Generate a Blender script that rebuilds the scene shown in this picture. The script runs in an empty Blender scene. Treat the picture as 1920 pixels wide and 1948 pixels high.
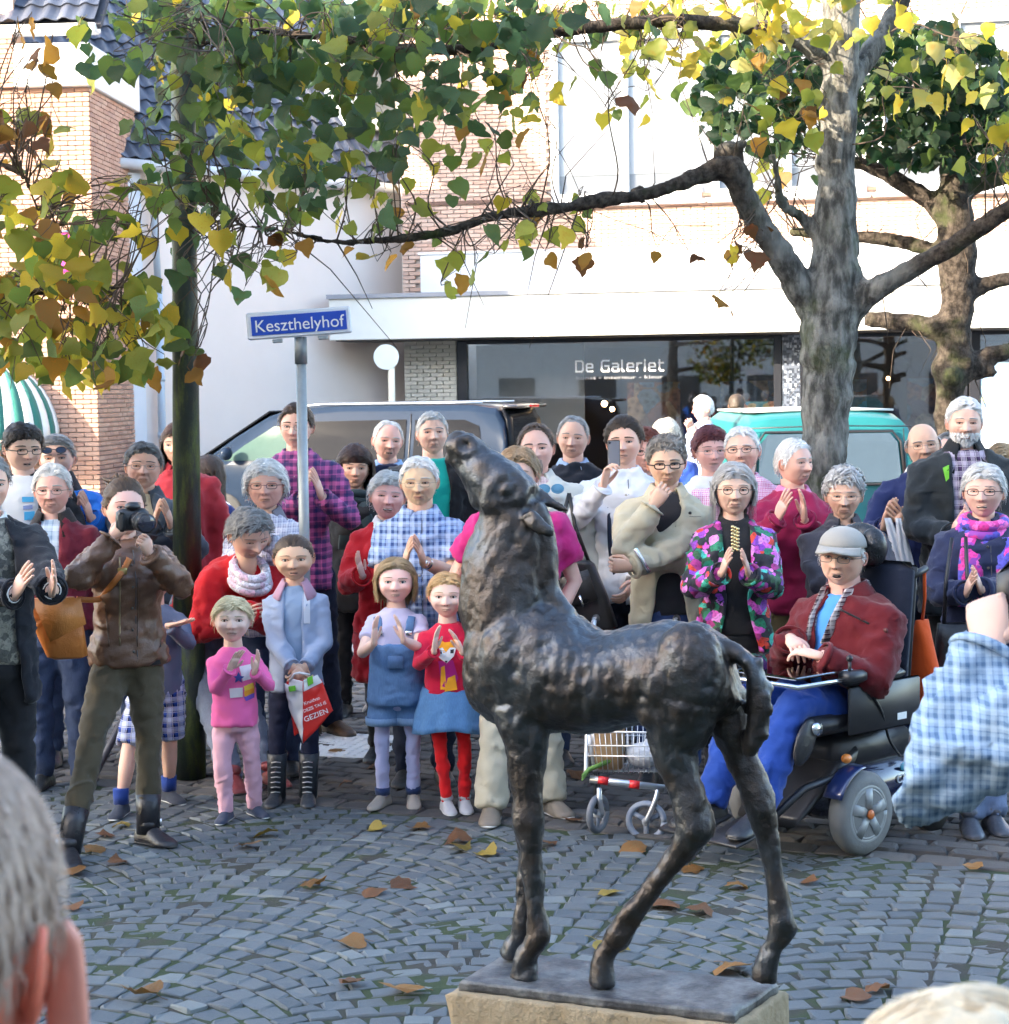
import bpy, math, random
import numpy as np
from mathutils import Vector, Matrix
from mathutils.bvhtree import BVHTree

random.seed(11); RNG = np.random.default_rng(7)
scn = bpy.context.scene
COL = scn.collection
rad = math.radians

# ------------------------------------------------------------------ camera
W0, H0, FPX = 1920.0, 1948.0, 3500.0
CAM = np.array([0.0, 0.0, 1.92]); PITCH = math.atan(234.0 / FPX); ROLL = rad(0.8)
_f = np.array([0, math.cos(PITCH), -math.sin(PITCH)]); _r0 = np.array([1.0, 0, 0]); _u0 = np.array([0, math.sin(PITCH), math.cos(PITCH)])
_r = _r0 * math.cos(ROLL) - _u0 * math.sin(ROLL); _u = _r0 * math.sin(ROLL) + _u0 * math.cos(ROLL)
cam = bpy.data.cameras.new('camera'); cam.sensor_fit = 'HORIZONTAL'; cam.sensor_width = 36.0
cam.lens = 36.0 * FPX / W0; cam.clip_end = 2000.0; cam.clip_start = 0.05
camo = bpy.data.objects.new('camera', cam); COL.objects.link(camo)
camo.matrix_world = Matrix(((_r[0], _u[0], -_f[0], CAM[0]), (_r[1], _u[1], -_f[1], CAM[1]), (_r[2], _u[2], -_f[2], CAM[2]), (0, 0, 0, 1)))
cam.dof.use_dof = True; cam.dof.focus_distance = 7.0; cam.dof.aperture_fstop = 14.0
scn.camera = camo

# ------------------------------------------------------------------ sky, sun, exposure
SUN_AZ, SUN_EL = rad(58), rad(19)      # the light travels towards +Y and +X
wd = bpy.data.worlds.new('World'); scn.world = wd; wd.use_nodes = True
_n = wd.node_tree; _bg = _n.nodes['Background']; _sky = _n.nodes.new('ShaderNodeTexSky')
_sky.sky_type = 'NISHITA'; _sky.sun_disc = False; _sky.sun_elevation = SUN_EL; _sky.sun_rotation = rad(180) + SUN_AZ
_sky.air_density = 1.0; _sky.dust_density = 2.0; _sky.ozone_density = 1.0
_n.links.new(_sky.outputs[0], _bg.inputs[0]); _bg.inputs[1].default_value = 0.15
sl = bpy.data.lights.new('sun', 'SUN'); sl.energy = 2.5; sl.angle = rad(0.53); sl.color = (1.0, 0.87, 0.70)
slo = bpy.data.objects.new('sun', sl); COL.objects.link(slo)
SUND = Vector((math.sin(SUN_AZ) * math.cos(SUN_EL), math.cos(SUN_AZ) * math.cos(SUN_EL), -math.sin(SUN_EL)))
slo.rotation_euler = SUND.to_track_quat('-Z', 'Y').to_euler(); slo.location = (-20, -20, 20)
vs = scn.view_settings; vs.view_transform = 'Standard'; vs.look = 'None'; vs.exposure = 3.08; vs.gamma = 1.0; vs.use_curve_mapping = False
try:
    scn.cycles.use_denoising = True; scn.cycles.max_bounces = 6; scn.cycles.transparent_max_bounces = 8; scn.cycles.use_adaptive_sampling = True; scn.cycles.adaptive_threshold = .03
    scn.cycles.sample_clamp_indirect = 6.0; scn.cycles.caustics_reflective = False; scn.cycles.caustics_refractive = False
except Exception: pass

# ------------------------------------------------------------------ photo pixel <-> place
def ray(px, py): return _f + _r * ((px - 960.0) / FPX) + _u * ((974.0 - py) / FPX)
def at(px, py, Y):
    d = ray(px, py); return CAM + d * ((Y - CAM[1]) / d[1])
def ground(px, py, z=0.0):
    d = ray(px, py); return CAM + d * ((z - CAM[2]) / d[2])
def pix(p):
    q = np.asarray(p, float) - CAM; w = q @ _f
    return 960 + FPX * (q @ _r) / w, 974 - FPX * (q @ _u) / w, w

# ------------------------------------------------------------------ mesh helpers
def nrm(v):
    v = np.asarray(v, float); return v / (np.linalg.norm(v) + 1e-12)
def rotz(a): c, s = math.cos(a), math.sin(a); return np.array([[c, -s, 0], [s, c, 0], [0, 0, 1.0]])
def rotx(a): c, s = math.cos(a), math.sin(a); return np.array([[1.0, 0, 0], [0, c, -s], [0, s, c]])
def roty(a): c, s = math.cos(a), math.sin(a); return np.array([[c, 0, s], [0, 1.0, 0], [-s, 0, c]])
def sstep(a, b, x):
    t = np.clip((np.asarray(x, float) - a) / (b - a), 0, 1); return t * t * (3 - 2 * t)
def snoise(P, freq, seed=0, octaves=3):
    """cheap smooth noise: sums of sines in turned directions, about -1..1"""
    r = np.random.default_rng(seed); P = np.asarray(P, float); out = np.zeros(len(P)); amp = 1.0; tot = 0
    for o in range(octaves):
        acc = np.zeros(len(P))
        for k in range(5):
            d = r.normal(size=3); d /= np.linalg.norm(d); ph = r.uniform(0, 6.28, 2); d2 = r.normal(size=3)
            acc += np.sin(P @ d * freq * 6.28 + ph[0] + 1.3 * np.sin(P @ d2 * freq * 3.1 + ph[1]))
        out += amp * acc / 2.6; tot += amp; amp *= 0.55; freq *= 2.1
    return out / tot

class MB:
    def __init__(s): s.V = []; s.F = []; s.M = []; s.n = 0; s.C = []
    def add(s, V, F, mi=0, col=None):
        V = np.asarray(V, float).reshape(-1, 3); o = s.n
        s.V.append(V); s.n += len(V)
        for f in F: s.F.append([int(i) + o for i in f])
        s.M += [mi] * len(F)
        s.C.append(np.tile(np.array([1.0, 1, 1]) if col is None else np.asarray(col, float), (len(V), 1)) if col is None or np.ndim(col) == 1 else np.asarray(col, float))
        return s
    def grid(s, R, mi=0, closed=True, caps=True, col=None):
        R = np.asarray(R, float); k, n = R.shape[:2]; F = []
        for i in range(k - 1):
            for j in range(n if closed else n - 1):
                a = i * n + j; b = i * n + (j + 1) % n; F.append((a, b, b + n, a + n))
        if caps and closed:
            F.append(tuple(range(n - 1, -1, -1))); F.append(tuple((k - 1) * n + j for j in range(n)))
        return s.add(R.reshape(-1, 3), F, mi, col)
    def tube(s, P, r, n=10, caps=True, mi=0, ref=None, col=None, dome=False):
        P = [np.asarray(p, float) for p in P]; k = len(P)
        if np.ndim(r) == 0: r = [r] * k
        elif isinstance(r, tuple) and len(r) == 2 and np.ndim(r[0]) == 0: r = [r] * k
        rr = [(q, q) if np.ndim(q) == 0 else tuple(q) for q in r]
        if dome:
            d0 = nrm(P[0] - P[1]); d1 = nrm(P[-1] - P[-2]); a0 = rr[0]; a1 = rr[-1]
            P = [P[0] + d0 * a0[0] * .85, P[0] + d0 * a0[0] * .5] + P + [P[-1] + d1 * a1[0] * .5, P[-1] + d1 * a1[0] * .85]
            rr = [(a0[0] * .4, a0[1] * .4), (a0[0] * .82, a0[1] * .82)] + rr + [(a1[0] * .82, a1[1] * .82), (a1[0] * .4, a1[1] * .4)]; k = len(P)
        T = [nrm((P[min(i + 1, k - 1)] - P[max(i - 1, 0)])) for i in range(k)]
        ref = np.array([0, -1.0, 0]) if ref is None else np.asarray(ref, float)
        if abs(T[0] @ nrm(ref)) > .95: ref = np.array([1.0, 0, 0])
        b = nrm(ref - T[0] * (ref @ T[0])); rings = []
        for i in range(k):
            b = nrm(b - T[i] * (b @ T[i])); a = np.cross(b, T[i])
            t = np.arange(n) * 2 * math.pi / n
            rings.append(P[i] + np.outer(np.cos(t) * rr[i][0], a) + np.outer(np.sin(t) * rr[i][1], b))
        return s.grid(rings, mi, True, caps, col)
    def ell(s, c, r, n=14, m=9, R=None, mi=0, col=None):
        r = np.array([r] * 3 if np.ndim(r) == 0 else r, float); V = []; F = []
        for i in range(m + 1):
            th = math.pi * i / m
            for j in range(n):
                ph = 2 * math.pi * j / n; V.append((math.sin(th) * math.cos(ph), math.sin(th) * math.sin(ph), math.cos(th)))
        V = np.array(V) * r
        if R is not None: V = V @ np.asarray(R).T
        for i in range(m):
            for j in range(n):
                a = i * n + j; b = i * n + (j + 1) % n; F.append((a, a + n, b + n, b))
        return s.add(V + np.asarray(c, float), F, mi, col)
    def box(s, c, d, R=None, mi=0, bev=0.0, col=None):
        d = np.asarray(d, float) / 2
        if bev > 0:
            V = []; b = min(bev, d.min() * .9)
            for z, k in ((-d[2], 1), (-d[2] + b, 0), (d[2] - b, 0), (d[2], 1)):
                x, y = d[0] - k * b, d[1] - k * b
                V += [(-x + b, -y, z), (x - b, -y, z), (x, -y + b, z), (x, y - b, z), (x - b, y, z), (-x + b, y, z), (-x, y - b, z), (-x, -y + b, z)]
            V = np.array(V).reshape(4, 8, 3)
            if R is not None: V = V @ np.asarray(R).T
            return s.grid(V + np.asarray(c, float), mi, True, True, col)
        V = np.array([(x, y, z) for z in (-1, 1) for x, y in ((-1, -1), (1, -1), (1, 1), (-1, 1))]) * d
        if R is not None: V = V @ np.asarray(R).T
        return s.add(V + np.asarray(c, float), [(3, 2, 1, 0), (4, 5, 6, 7), (0, 1, 5, 4), (1, 2, 6, 5), (2, 3, 7, 6), (3, 0, 4, 7)], mi, col)
    def b2(s, lo, hi, mi=0, bev=0.0, R=None):
        lo = np.asarray(lo, float); hi = np.asarray(hi, float); return s.box((lo + hi) / 2, np.abs(hi - lo), R, mi, bev)
    def prism(s, poly, d, mi=0, ax='y', o=0.0):
        """polygon (a,b) pairs pushed along an axis from o to o+d"""
        n = len(poly); V = []
        for t in (o, o + d):
            for a, b in poly: V.append({'y': (a, t, b), 'x': (t, a, b), 'z': (a, b, t)}[ax])
        F = [tuple(range(n)), tuple(range(2 * n - 1, n - 1, -1))] + [(i, (i + 1) % n, n + (i + 1) % n, n + i) for i in range(n)]
        return s.add(V, F, mi)
    def arr(s): return np.vstack(s.V)
    def xf(s, R=None, t=None):
        for i, v in enumerate(s.V):
            if R is not None: v = v @ np.asarray(R).T
            if t is not None: v = v + np.asarray(t, float)
            s.V[i] = v
        return s
    def mesh(s, name, mats, smooth=True, cols=False):
        me = bpy.data.meshes.new(name); me.from_pydata(np.vstack(s.V).tolist(), [], s.F)
        for m in (mats if isinstance(mats, (list, tuple)) else [mats]): me.materials.append(m)
        me.polygons.foreach_set('material_index', s.M); me.polygons.foreach_set('use_smooth', [bool(smooth)] * len(s.F))
        if cols:
            ca = me.color_attributes.new('Col', 'FLOAT_COLOR', 'POINT'); c = np.ones((s.n, 4)); c[:, :3] = np.vstack(s.C); ca.data.foreach_set('color', c.ravel())
        me.update(); return me
    def build(s, name, mats, parent=None, smooth=True, cols=False, loc=None, rz=0.0):
        return link(name, s.mesh(name, mats, smooth, cols), parent, loc, rz)

def link(name, me, parent=None, loc=None, rz=0.0):
    o = bpy.data.objects.new(name, me); COL.objects.link(o)
    if parent is not None: o.parent = parent
    if loc is not None: o.location = [float(q) for q in loc]
    if rz: o.rotation_euler = (0, 0, rz)
    return o
def tag(o, label=None, cat=None, group=None, kind=None):
    for k, v in (('label', label), ('category', cat), ('group', group), ('kind', kind)):
        if v: o[k] = v
    return o
def empty(name, loc=(0, 0, 0), rz=0.0, label=None, cat=None, group=None, kind=None):
    o = bpy.data.objects.new(name, None); COL.objects.link(o); o.location = [float(q) for q in loc]; o.rotation_euler = (0, 0, rz); o.empty_display_size = .1
    return tag(o, label, cat, group, kind)
TMP = bpy.data.scenes.new('tmp')     # a bare scene to evaluate unions in; removed at the end
def remesh(mb, voxel, smooth=4, fac=0.5):
    """union of overlapping shells as one skin -> (V, F)"""
    me = mb.mesh('tmp', []); o = bpy.data.objects.new('tmp', me); TMP.collection.objects.link(o)
    m = o.modifiers.new('r', 'REMESH'); m.mode = 'VOXEL'; m.voxel_size = voxel; m.adaptivity = 0.0
    if smooth:
        q = o.modifiers.new('s', 'SMOOTH'); q.factor = fac; q.iterations = smooth
    vl = TMP.view_layers[0]; vl.update(); dg = vl.depsgraph; e = o.evaluated_get(dg); em = e.to_mesh()
    V = np.empty(len(em.vertices) * 3); em.vertices.foreach_get('co', V); V = V.reshape(-1, 3)
    F = np.empty(len(em.loops), int); em.loops.foreach_get('vertex_index', F); F = F.reshape(-1, 4)
    e.to_mesh_clear(); bpy.data.objects.remove(o); bpy.data.meshes.remove(me)
    return V, F
def vnormals(V, F):
    F = np.asarray(F); a = V[F[:, 2]] - V[F[:, 0]]; b = V[F[:, 3]] - V[F[:, 1]]; n = np.cross(a, b); N = np.zeros_like(V)
    for k in range(4): np.add.at(N, F[:, k], n)
    return N / (np.linalg.norm(N, axis=1, keepdims=True) + 1e-12)
def vfmesh(name, V, F, mats, smooth=True, mi=None):
    me = bpy.data.meshes.new(name); F = np.asarray(F); k = F.shape[1]
    me.vertices.add(len(V)); me.vertices.foreach_set('co', np.asarray(V, float).ravel())
    me.loops.add(F.size); me.loops.foreach_set('vertex_index', F.ravel().astype(np.int32))
    me.polygons.add(len(F)); me.polygons.foreach_set('loop_start', np.arange(0, F.size, k, dtype=np.int32))
    for m in (mats if isinstance(mats, (list, tuple)) else [mats]): me.materials.append(m)
    if mi is not None: me.polygons.foreach_set('material_index', np.asarray(mi, np.int32))
    me.update(calc_edges=True); me.polygons.foreach_set('use_smooth', [smooth] * len(F)); me.validate(); return me
def pieces(parent, name, protos, items, limit=300, stuff_name=None, inview=True):
    """items: (proto index, 4x4 matrix in the parent's space). The ones that show largest become parts, the rest one part of kind stuff."""
    PM = np.array(parent.matrix_basis) if parent is not None else np.eye(4)
    key = []
    for i, (k, M) in enumerate(items):
        p = (PM @ M)[:3, 3]; x, y, w = pix(p); vis = (-60 < x < 1980) and (-60 < y < 2010) and w > 0
        key.append((0 if vis else 1, w, i))
    key.sort(); first = [q[2] for q in key[:limit]] if limit else []; fs = set(first)
    for i in first:
        k, M = items[i]; o = bpy.data.objects.new(name, protos[k]); COL.objects.link(o); o.parent = parent; o.matrix_basis = Matrix(M.tolist())
    rest = [i for i in range(len(items)) if i not in fs]
    if rest:
        mats = []; V = []; F = []; MI = []; SM = []; n = 0; cache = {}
        for k, me in enumerate(protos):
            v = np.empty(len(me.vertices) * 3); me.vertices.foreach_get('co', v); fs_ = [list(p.vertices) for p in me.polygons]
            for m in me.materials:
                if m not in mats: mats.append(m)
            cache[k] = (v.reshape(-1, 3), fs_, [mats.index(me.materials[p.material_index]) for p in me.polygons], me.polygons[0].use_smooth)
        for i in rest:
            k, M = items[i]; v, fs_, mi, sm = cache[k]; V.append(v @ M[:3, :3].T + M[:3, 3])
            for f in fs_: F.append([q + n for q in f])
            MI += mi; n += len(v)
        me = bpy.data.meshes.new(stuff_name or name + '_mass'); me.from_pydata(np.vstack(V).tolist(), [], F)
        for m in mats: me.materials.append(m)
        me.polygons.foreach_set('material_index', MI); me.polygons.foreach_set('use_smooth', [cache[0][3]] * len(F)); me.update()
        o = link(stuff_name or name + '_mass', me, parent); o['kind'] = 'stuff'
def mat4(R=None, t=(0, 0, 0), s=(1, 1, 1)):
    M = np.eye(4); M[:3, :3] = (np.eye(3) if R is None else R) @ np.diag(s); M[:3, 3] = t; return M

# ------------------------------------------------------------------ materials
_MC = {}
def srgb(h):
    h = h.lstrip('#'); c = [int(h[i:i + 2], 16) / 255 for i in (0, 2, 4)]
    return tuple(q / 12.92 if q <= .04045 else ((q + .055) / 1.055) ** 2.4 for q in c)
class NT:
    def __init__(s, name):
        s.m = bpy.data.materials.new(name); s.m.use_nodes = True; s.t = s.m.node_tree; s.b = s.t.nodes['Principled BSDF']; s.out = s.t.nodes['Material Output']
    def n(s, typ, ins=None, **kw):
        q = s.t.nodes.new('ShaderNode' + typ)
        for k, v in kw.items(): setattr(q, k, v)
        for k, v in (ins or {}).items(): s.set(q.inputs[k], v)
        return q
    def set(s, sock, v):
        if hasattr(v, 'links') or hasattr(v, 'is_linked'): s.t.links.new(v, sock)
        elif isinstance(v, (tuple, list)) and len(v) == 3 and sock.type == 'RGBA': sock.default_value = (*v, 1)
        else: sock.default_value = v
    def bs(s, **kw):
        for k, v in kw.items(): s.set(s.b.inputs[k.replace('_', ' ')], v)
        return s
    def math(s, op, a, b=0.0, c=None):
        q = s.n('Math', operation=op); s.set(q.inputs[0], a); s.set(q.inputs[1], b)
        if c is not None: s.set(q.inputs[2], c)
        return q.outputs[0]
    def mix(s, f, a, b, blend='MIX'):
        q = s.n('Mix', data_type='RGBA', blend_type=blend); s.set(q.inputs[0], f); s.set(q.inputs[6], a); s.set(q.inputs[7], b); return q.outputs[2]
    def ramp(s, f, stops, interp='LINEAR'):
        q = s.n('ValToRGB'); s.set(q.inputs[0], f); e = q.color_ramp.elements; q.color_ramp.interpolation = interp
        while len(e) < len(stops): e.new(0.5)
        for el, (p, c) in zip(e, stops): el.position = p; el.color = (*c, 1) if len(c) == 3 else c
        return q.outputs[0]
    def co(s, kind='Object', scale=None, rot=None):
        q = s.n('TexCoord').outputs[kind]
        if scale is not None or rot is not None:
            mp = s.n('Mapping'); s.t.links.new(q, mp.inputs[0])
            if scale is not None: mp.inputs['Scale'].default_value = scale if np.ndim(scale) else (scale,) * 3
            if rot is not None: mp.inputs['Rotation'].default_value = rot
            q = mp.outputs[0]
        return q
    def noise(s, scale, detail=4.0, rough=.6, vec=None, out=0):
        q = s.n('TexNoise', {'Scale': scale, 'Detail': detail, 'Roughness': rough}); s.t.links.new(vec if vec is not None else s.co(), q.inputs['Vector']); return q.outputs[out]
    def bump(s, h, strength=.3, dist=.01):
        q = s.n('Bump', {'Strength': strength, 'Distance': dist}); s.t.links.new(h, q.inputs['Height']); s.t.links.new(q.outputs[0], s.b.inputs['Normal']); return q.outputs[0]
def cached(f):
    def g(*a, **k):
        key = (f.__name__, a, tuple(sorted(k.items())))
        if key not in _MC: _MC[key] = f(*a, **k)
        return _MC[key]
    return g
def dk(c, f): return tuple(min(1.0, q * f) for q in c)
@cached
def M_plain(c, rough=.6, metal=0.0, var=.12, scale=8.0, bump=.0, spec=.5, coat=0.0):
    t = NT('plain'); nz = t.noise(scale, 5)
    t.bs(Base_Color=t.mix(nz, dk(c, 1 - var), dk(c, 1 + var)), Roughness=rough, Metallic=metal, Coat_Weight=coat)
    t.b.inputs['Specular IOR Level'].default_value = spec
    if bump: t.bump(t.noise(scale * 5, 6), bump, .01)
    return t.m
def creases(t, fold):
    d = t.n('TexNoise', {'Scale': 4.0, 'Detail': 2.0}); t.t.links.new(t.co(), d.inputs['Vector']); a = t.n('VectorMath', operation='MULTIPLY_ADD'); t.t.links.new(d.outputs['Color'], a.inputs[0]); a.inputs[1].default_value = (.30, .30, .30); t.t.links.new(t.co(), a.inputs[2])
    m = t.n('Mapping'); t.t.links.new(a.outputs[0], m.inputs[0]); m.inputs['Rotation'].default_value = (.5, .6, .3); m.inputs['Scale'].default_value = (1.0, 1.0, 2.2)
    r = t.n('TexNoise', {'Scale': 7.0, 'Detail': 3.0, 'Roughness': .45}, noise_type='RIDGED_MULTIFRACTAL'); t.t.links.new(m.outputs[0], r.inputs['Vector']); return t.math('MULTIPLY', sstep_node(t, r.outputs[0], .1, 1.3), 1.25 * fold)
@cached
def M_cloth(c, rough=.85, weave=220.0, fold=.5, sheen=.15, var=.10):
    t = NT('cloth'); nz = t.noise(3.5, 3); big = t.noise(9.0, 2.0, .5)
    t.bs(Base_Color=t.mix(nz, dk(c, 1 - var), dk(c, 1 + var)), Roughness=rough, Sheen_Weight=sheen)
    t.b.inputs['Specular IOR Level'].default_value = .25
    w = t.noise(weave, 2); h = t.math('ADD', t.math('ADD', t.math('MULTIPLY', big, fold * .6), creases(t, fold)), t.math('MULTIPLY', w, .05)); t.bump(h, .8, .03); return t.m
def _wave(t, v, axis, scale, ph=0.0):
    q = t.n('TexWave', {'Scale': scale, 'Distortion': 0.6, 'Detail': 1.0, 'Detail Scale': 1.5, 'Phase Offset': ph}, bands_direction=axis); t.t.links.new(v, q.inputs['Vector']); return q.outputs['Fac']
@cached
def M_plaid(base, c1, c2, c3=None, scale=9.0, rot=0.0, thin=True, rough=.85):
    """woven check: broad bands of c1, a second set of c2, thin lines of c3"""
    t = NT('plaid'); v = t.co(rot=(0, 0, rot)); col = base
    bx = t.math('GREATER_THAN', _wave(t, v, 'X', scale), .5); bz = t.math('GREATER_THAN', _wave(t, v, 'Z', scale), .5)
    s = t.math('MULTIPLY', t.math('ADD', bx, bz), .5)
    col = t.mix(s, base, c1)
    b2 = t.math('GREATER_THAN', _wave(t, v, 'Z', scale * .5, 1.0), .72); b3 = t.math('GREATER_THAN', _wave(t, v, 'X', scale * .5, .6), .72)
    col = t.mix(t.math('MULTIPLY', t.math('ADD', b2, b3), .42), col, c2)
    if c3 is not None:
        l1 = t.math('GREATER_THAN', _wave(t, v, 'X', scale, .9), .965); l2 = t.math('GREATER_THAN', _wave(t, v, 'Z', scale, 2.1), .965)
        col = t.mix(t.math('MULTIPLY', t.math('MAXIMUM', l1, l2), .55), col, c3)
    t.bs(Base_Color=col, Roughness=rough, Sheen_Weight=.1); t.b.inputs['Specular IOR Level'].default_value = .25
    t.bump(t.math('ADD', creases(t, .7), t.math('ADD', t.math('MULTIPLY', t.noise(9.0, 2), .5), t.math('MULTIPLY', t.noise(240, 2), .05))), .75, .03); return t.m
@cached
def M_floral(bg, cols, scale=16.0):
    t = NT('floral'); d = t.n('VectorMath', operation='ADD'); nz = t.n('TexNoise', {'Scale': 14.0, 'Detail': 3.0}); t.t.links.new(t.co(), nz.inputs['Vector'])
    m = t.n('VectorMath', operation='SCALE'); t.t.links.new(nz.outputs['Color'], m.inputs[0]); m.inputs['Scale'].default_value = .05
    t.t.links.new(t.co(), d.inputs[0]); t.t.links.new(m.outputs[0], d.inputs[1])
    v = t.n('TexVoronoi', {'Scale': scale}); t.t.links.new(d.outputs[0], v.inputs['Vector'])
    sp = t.n('SeparateColor'); t.t.links.new(v.outputs['Color'], sp.inputs[0]); st = [(i / len(cols), c) for i, c in enumerate(cols)]
    c = t.ramp(sp.outputs[0], st, 'CONSTANT'); v2 = t.n('TexVoronoi', {'Scale': scale * 3.2}); t.t.links.new(d.outputs[0], v2.inputs['Vector'])
    c = t.mix(1.0, c, t.ramp(v2.outputs['Distance'], [(0, (.35, .35, .4)), (.5, (1, 1, 1)), (1, (1.3, 1.2, 1.3))]), 'MULTIPLY')
    msk = t.math('LESS_THAN', t.math('ADD', v.outputs['Distance'], t.math('MULTIPLY', t.noise(60, 2), .25)), .80)
    t.bs(Base_Color=t.mix(msk, bg, c), Roughness=.7, Sheen_Weight=.1); t.bump(t.math('ADD', creases(t, .6), t.noise(10.0, 2)), .5, .03); return t.m
@cached
def M_denim(c):
    t = NT('denim'); a = t.noise(260, 2, .5, t.co(scale=(1, 1, .15))); b = t.noise(6, 4)
    col = t.mix(t.math('MULTIPLY', a, .6), dk(c, .72), dk(c, 1.5)); col = t.mix(t.math('MULTIPLY', sstep_node(t, b, .55, .75), .35), col, dk(c, 1.9))
    t.bs(Base_Color=col, Roughness=.9); t.b.inputs['Specular IOR Level'].default_value = .2; t.bump(t.math('ADD', creases(t, .7), t.math('ADD', t.math('MULTIPLY', t.noise(11, 2), .5), t.math('MULTIPLY', a, .05))), .75, .03); return t.m
def sstep_node(t, v, a, b):
    q = t.n('MapRange', {'From Min': a, 'From Max': b}, interpolation_type='SMOOTHSTEP'); t.t.links.new(v, q.inputs['Value']); return q.outputs[0]
@cached
def M_leather(c, rough=.42):
    t = NT('leather'); a = t.noise(4, 4); q = t.n('TexVoronoi', {'Scale': 240.0}); t.t.links.new(t.co(), q.inputs['Vector'])
    t.bs(Base_Color=t.mix(a, dk(c, .75), dk(c, 1.3)), Roughness=t.math('ADD', t.math('MULTIPLY', t.noise(20, 3), .25), rough - .12))
    t.bump(t.math('ADD', t.math('ADD', creases(t, 1.0), t.math('MULTIPLY', t.noise(12, 3, .6), .5)), t.math('MULTIPLY', q.outputs['Distance'], .05)), .5, .03); return t.m
@cached
def M_skin(c):
    t = NT('skin'); a = t.noise(22, 4); q = t.noise(120, 3); red = (c[0] * .98, c[1] * .72, c[2] * .66)
    at_ = t.n('Attribute', attribute_name='Col'); col = t.mix(t.math('MULTIPLY', a, .45), c, red); col = t.mix(1.0, col, at_.outputs['Color'], 'MULTIPLY')
    t.bs(Base_Color=col, Roughness=.5, Subsurface_Weight=.12, Subsurface_Scale=.01); t.b.inputs['Subsurface Radius'].default_value = (1, .35, .2)
    t.b.inputs['Specular IOR Level'].default_value = .4; t.bump(t.math('ADD', q, t.math('MULTIPLY', a, .6)), .18, .004); return t.m
@cached
def M_hair(c):
    t = NT('hair'); at_ = t.n('Attribute', attribute_name='Col'); a = t.noise(60, 4)
    col = t.mix(1.0, t.mix(a, dk(c, .7), dk(c, 1.25)), at_.outputs['Color'], 'MULTIPLY')
    t.bs(Base_Color=col, Roughness=.45); t.b.inputs['Specular IOR Level'].default_value = .4; t.bump(t.noise(180, 3), .4, .006); return t.m
@cached
def M_glass(tint=(1, 1, 1), f=.12, rough=.02):
    t = NT('glass'); gl = t.n('BsdfGlossy', {'Roughness': rough}); tr = t.n('BsdfTransparent', {'Color': tint})
    lw = t.n('LayerWeight', {'Blend': .25}); fa = t.math('ADD', t.math('MULTIPLY', lw.outputs['Fresnel'], .8), f); mx = t.n('MixShader')
    t.t.links.new(fa, mx.inputs[0]); t.t.links.new(tr.outputs[0], mx.inputs[1]); t.t.links.new(gl.outputs[0], mx.inputs[2]); t.t.links.new(mx.outputs[0], t.out.inputs[0]); return t.m
@cached
def M_emit(c, e):
    t = NT('lamp_glow'); t.bs(Base_Color=c, Emission_Color=c, Emission_Strength=e); return t.m
@cached
def M_brick(stops, scale=3.0):
    t = NT('brick'); oi = t.n('ObjectInfo').outputs['Random']; gi = t.n('NewGeometry').outputs['Random Per Island']; r = t.math('FRACT', t.math('ADD', oi, gi))
    col = t.ramp(r, list(stops)); col = t.mix(t.math('MULTIPLY', t.noise(40, 5, .7), .5), col, t.mix(.5, col, (.9, .85, .8), 'MULTIPLY'))
    t.bs(Base_Color=t.mix(t.math('MULTIPLY', t.noise(4, 3), .4), col, dk(stops[0][1], .7)), Roughness=.85); t.bump(t.noise(70, 5, .7), .5, .006); return t.m
WHITE = M_plain((.78, .78, .77), .55, var=.05); BLACK = M_plain((.018, .018, .02), .45); CHROME = M_plain((.72, .73, .75), .22, 1.0, var=.04)
BLKPL = M_plain((.022, .022, .025), .38, var=.2); RUBBER = M_plain((.03, .03, .03), .75, var=.2, bump=.2); GREYPL = M_plain((.35, .36, .38), .5)
ALU = M_plain((.6, .61, .63), .35, .9, var=.05)
# ================================================================== the setting: ground and paving
def poly_sheet(name, pts, z, mat, label=None):
    mb = MB(); mb.add([(p[0], p[1], z) for p in pts], [tuple(range(len(pts)))]); o = mb.build(name, mat, smooth=False); return tag(o, label, None, None, 'structure')
t = NT('asphalt'); t.bs(Base_Color=t.mix(t.noise(60, 5), (.05, .05, .052), (.11, .11, .11)), Roughness=.9); t.bump(t.noise(200, 3), .4, .01); M_asph = t.m
poly_sheet('ground', [(-300, -300), (300, -300), (300, 300), (-300, 300)], -.05, M_asph, 'dark asphalt ground under the whole square')
KA = ground(330, 1502)[:2]; KB = ground(1930, 1652)[:2]; KD = nrm(np.array([KB[0] - KA[0], KB[1] - KA[1]])); KN = np.array([-KD[1], KD[0]])
KANG = math.atan2(KD[1], KD[0])
def kpt(u, v): return KA + KD * u + KN * v
t = NT('mossy_joints'); m = sstep_node(t, t.noise(3.2, 4), .38, .56)
t.bs(Base_Color=t.mix(m, t.mix(t.noise(60, 3), (.03, .028, .024), (.06, .055, .045)), t.mix(t.noise(90, 3), (.024, .038, .014), (.05, .072, .026))), Roughness=1.0); t.bump(t.noise(220, 3), .8, .01); M_joint = t.m
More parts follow.
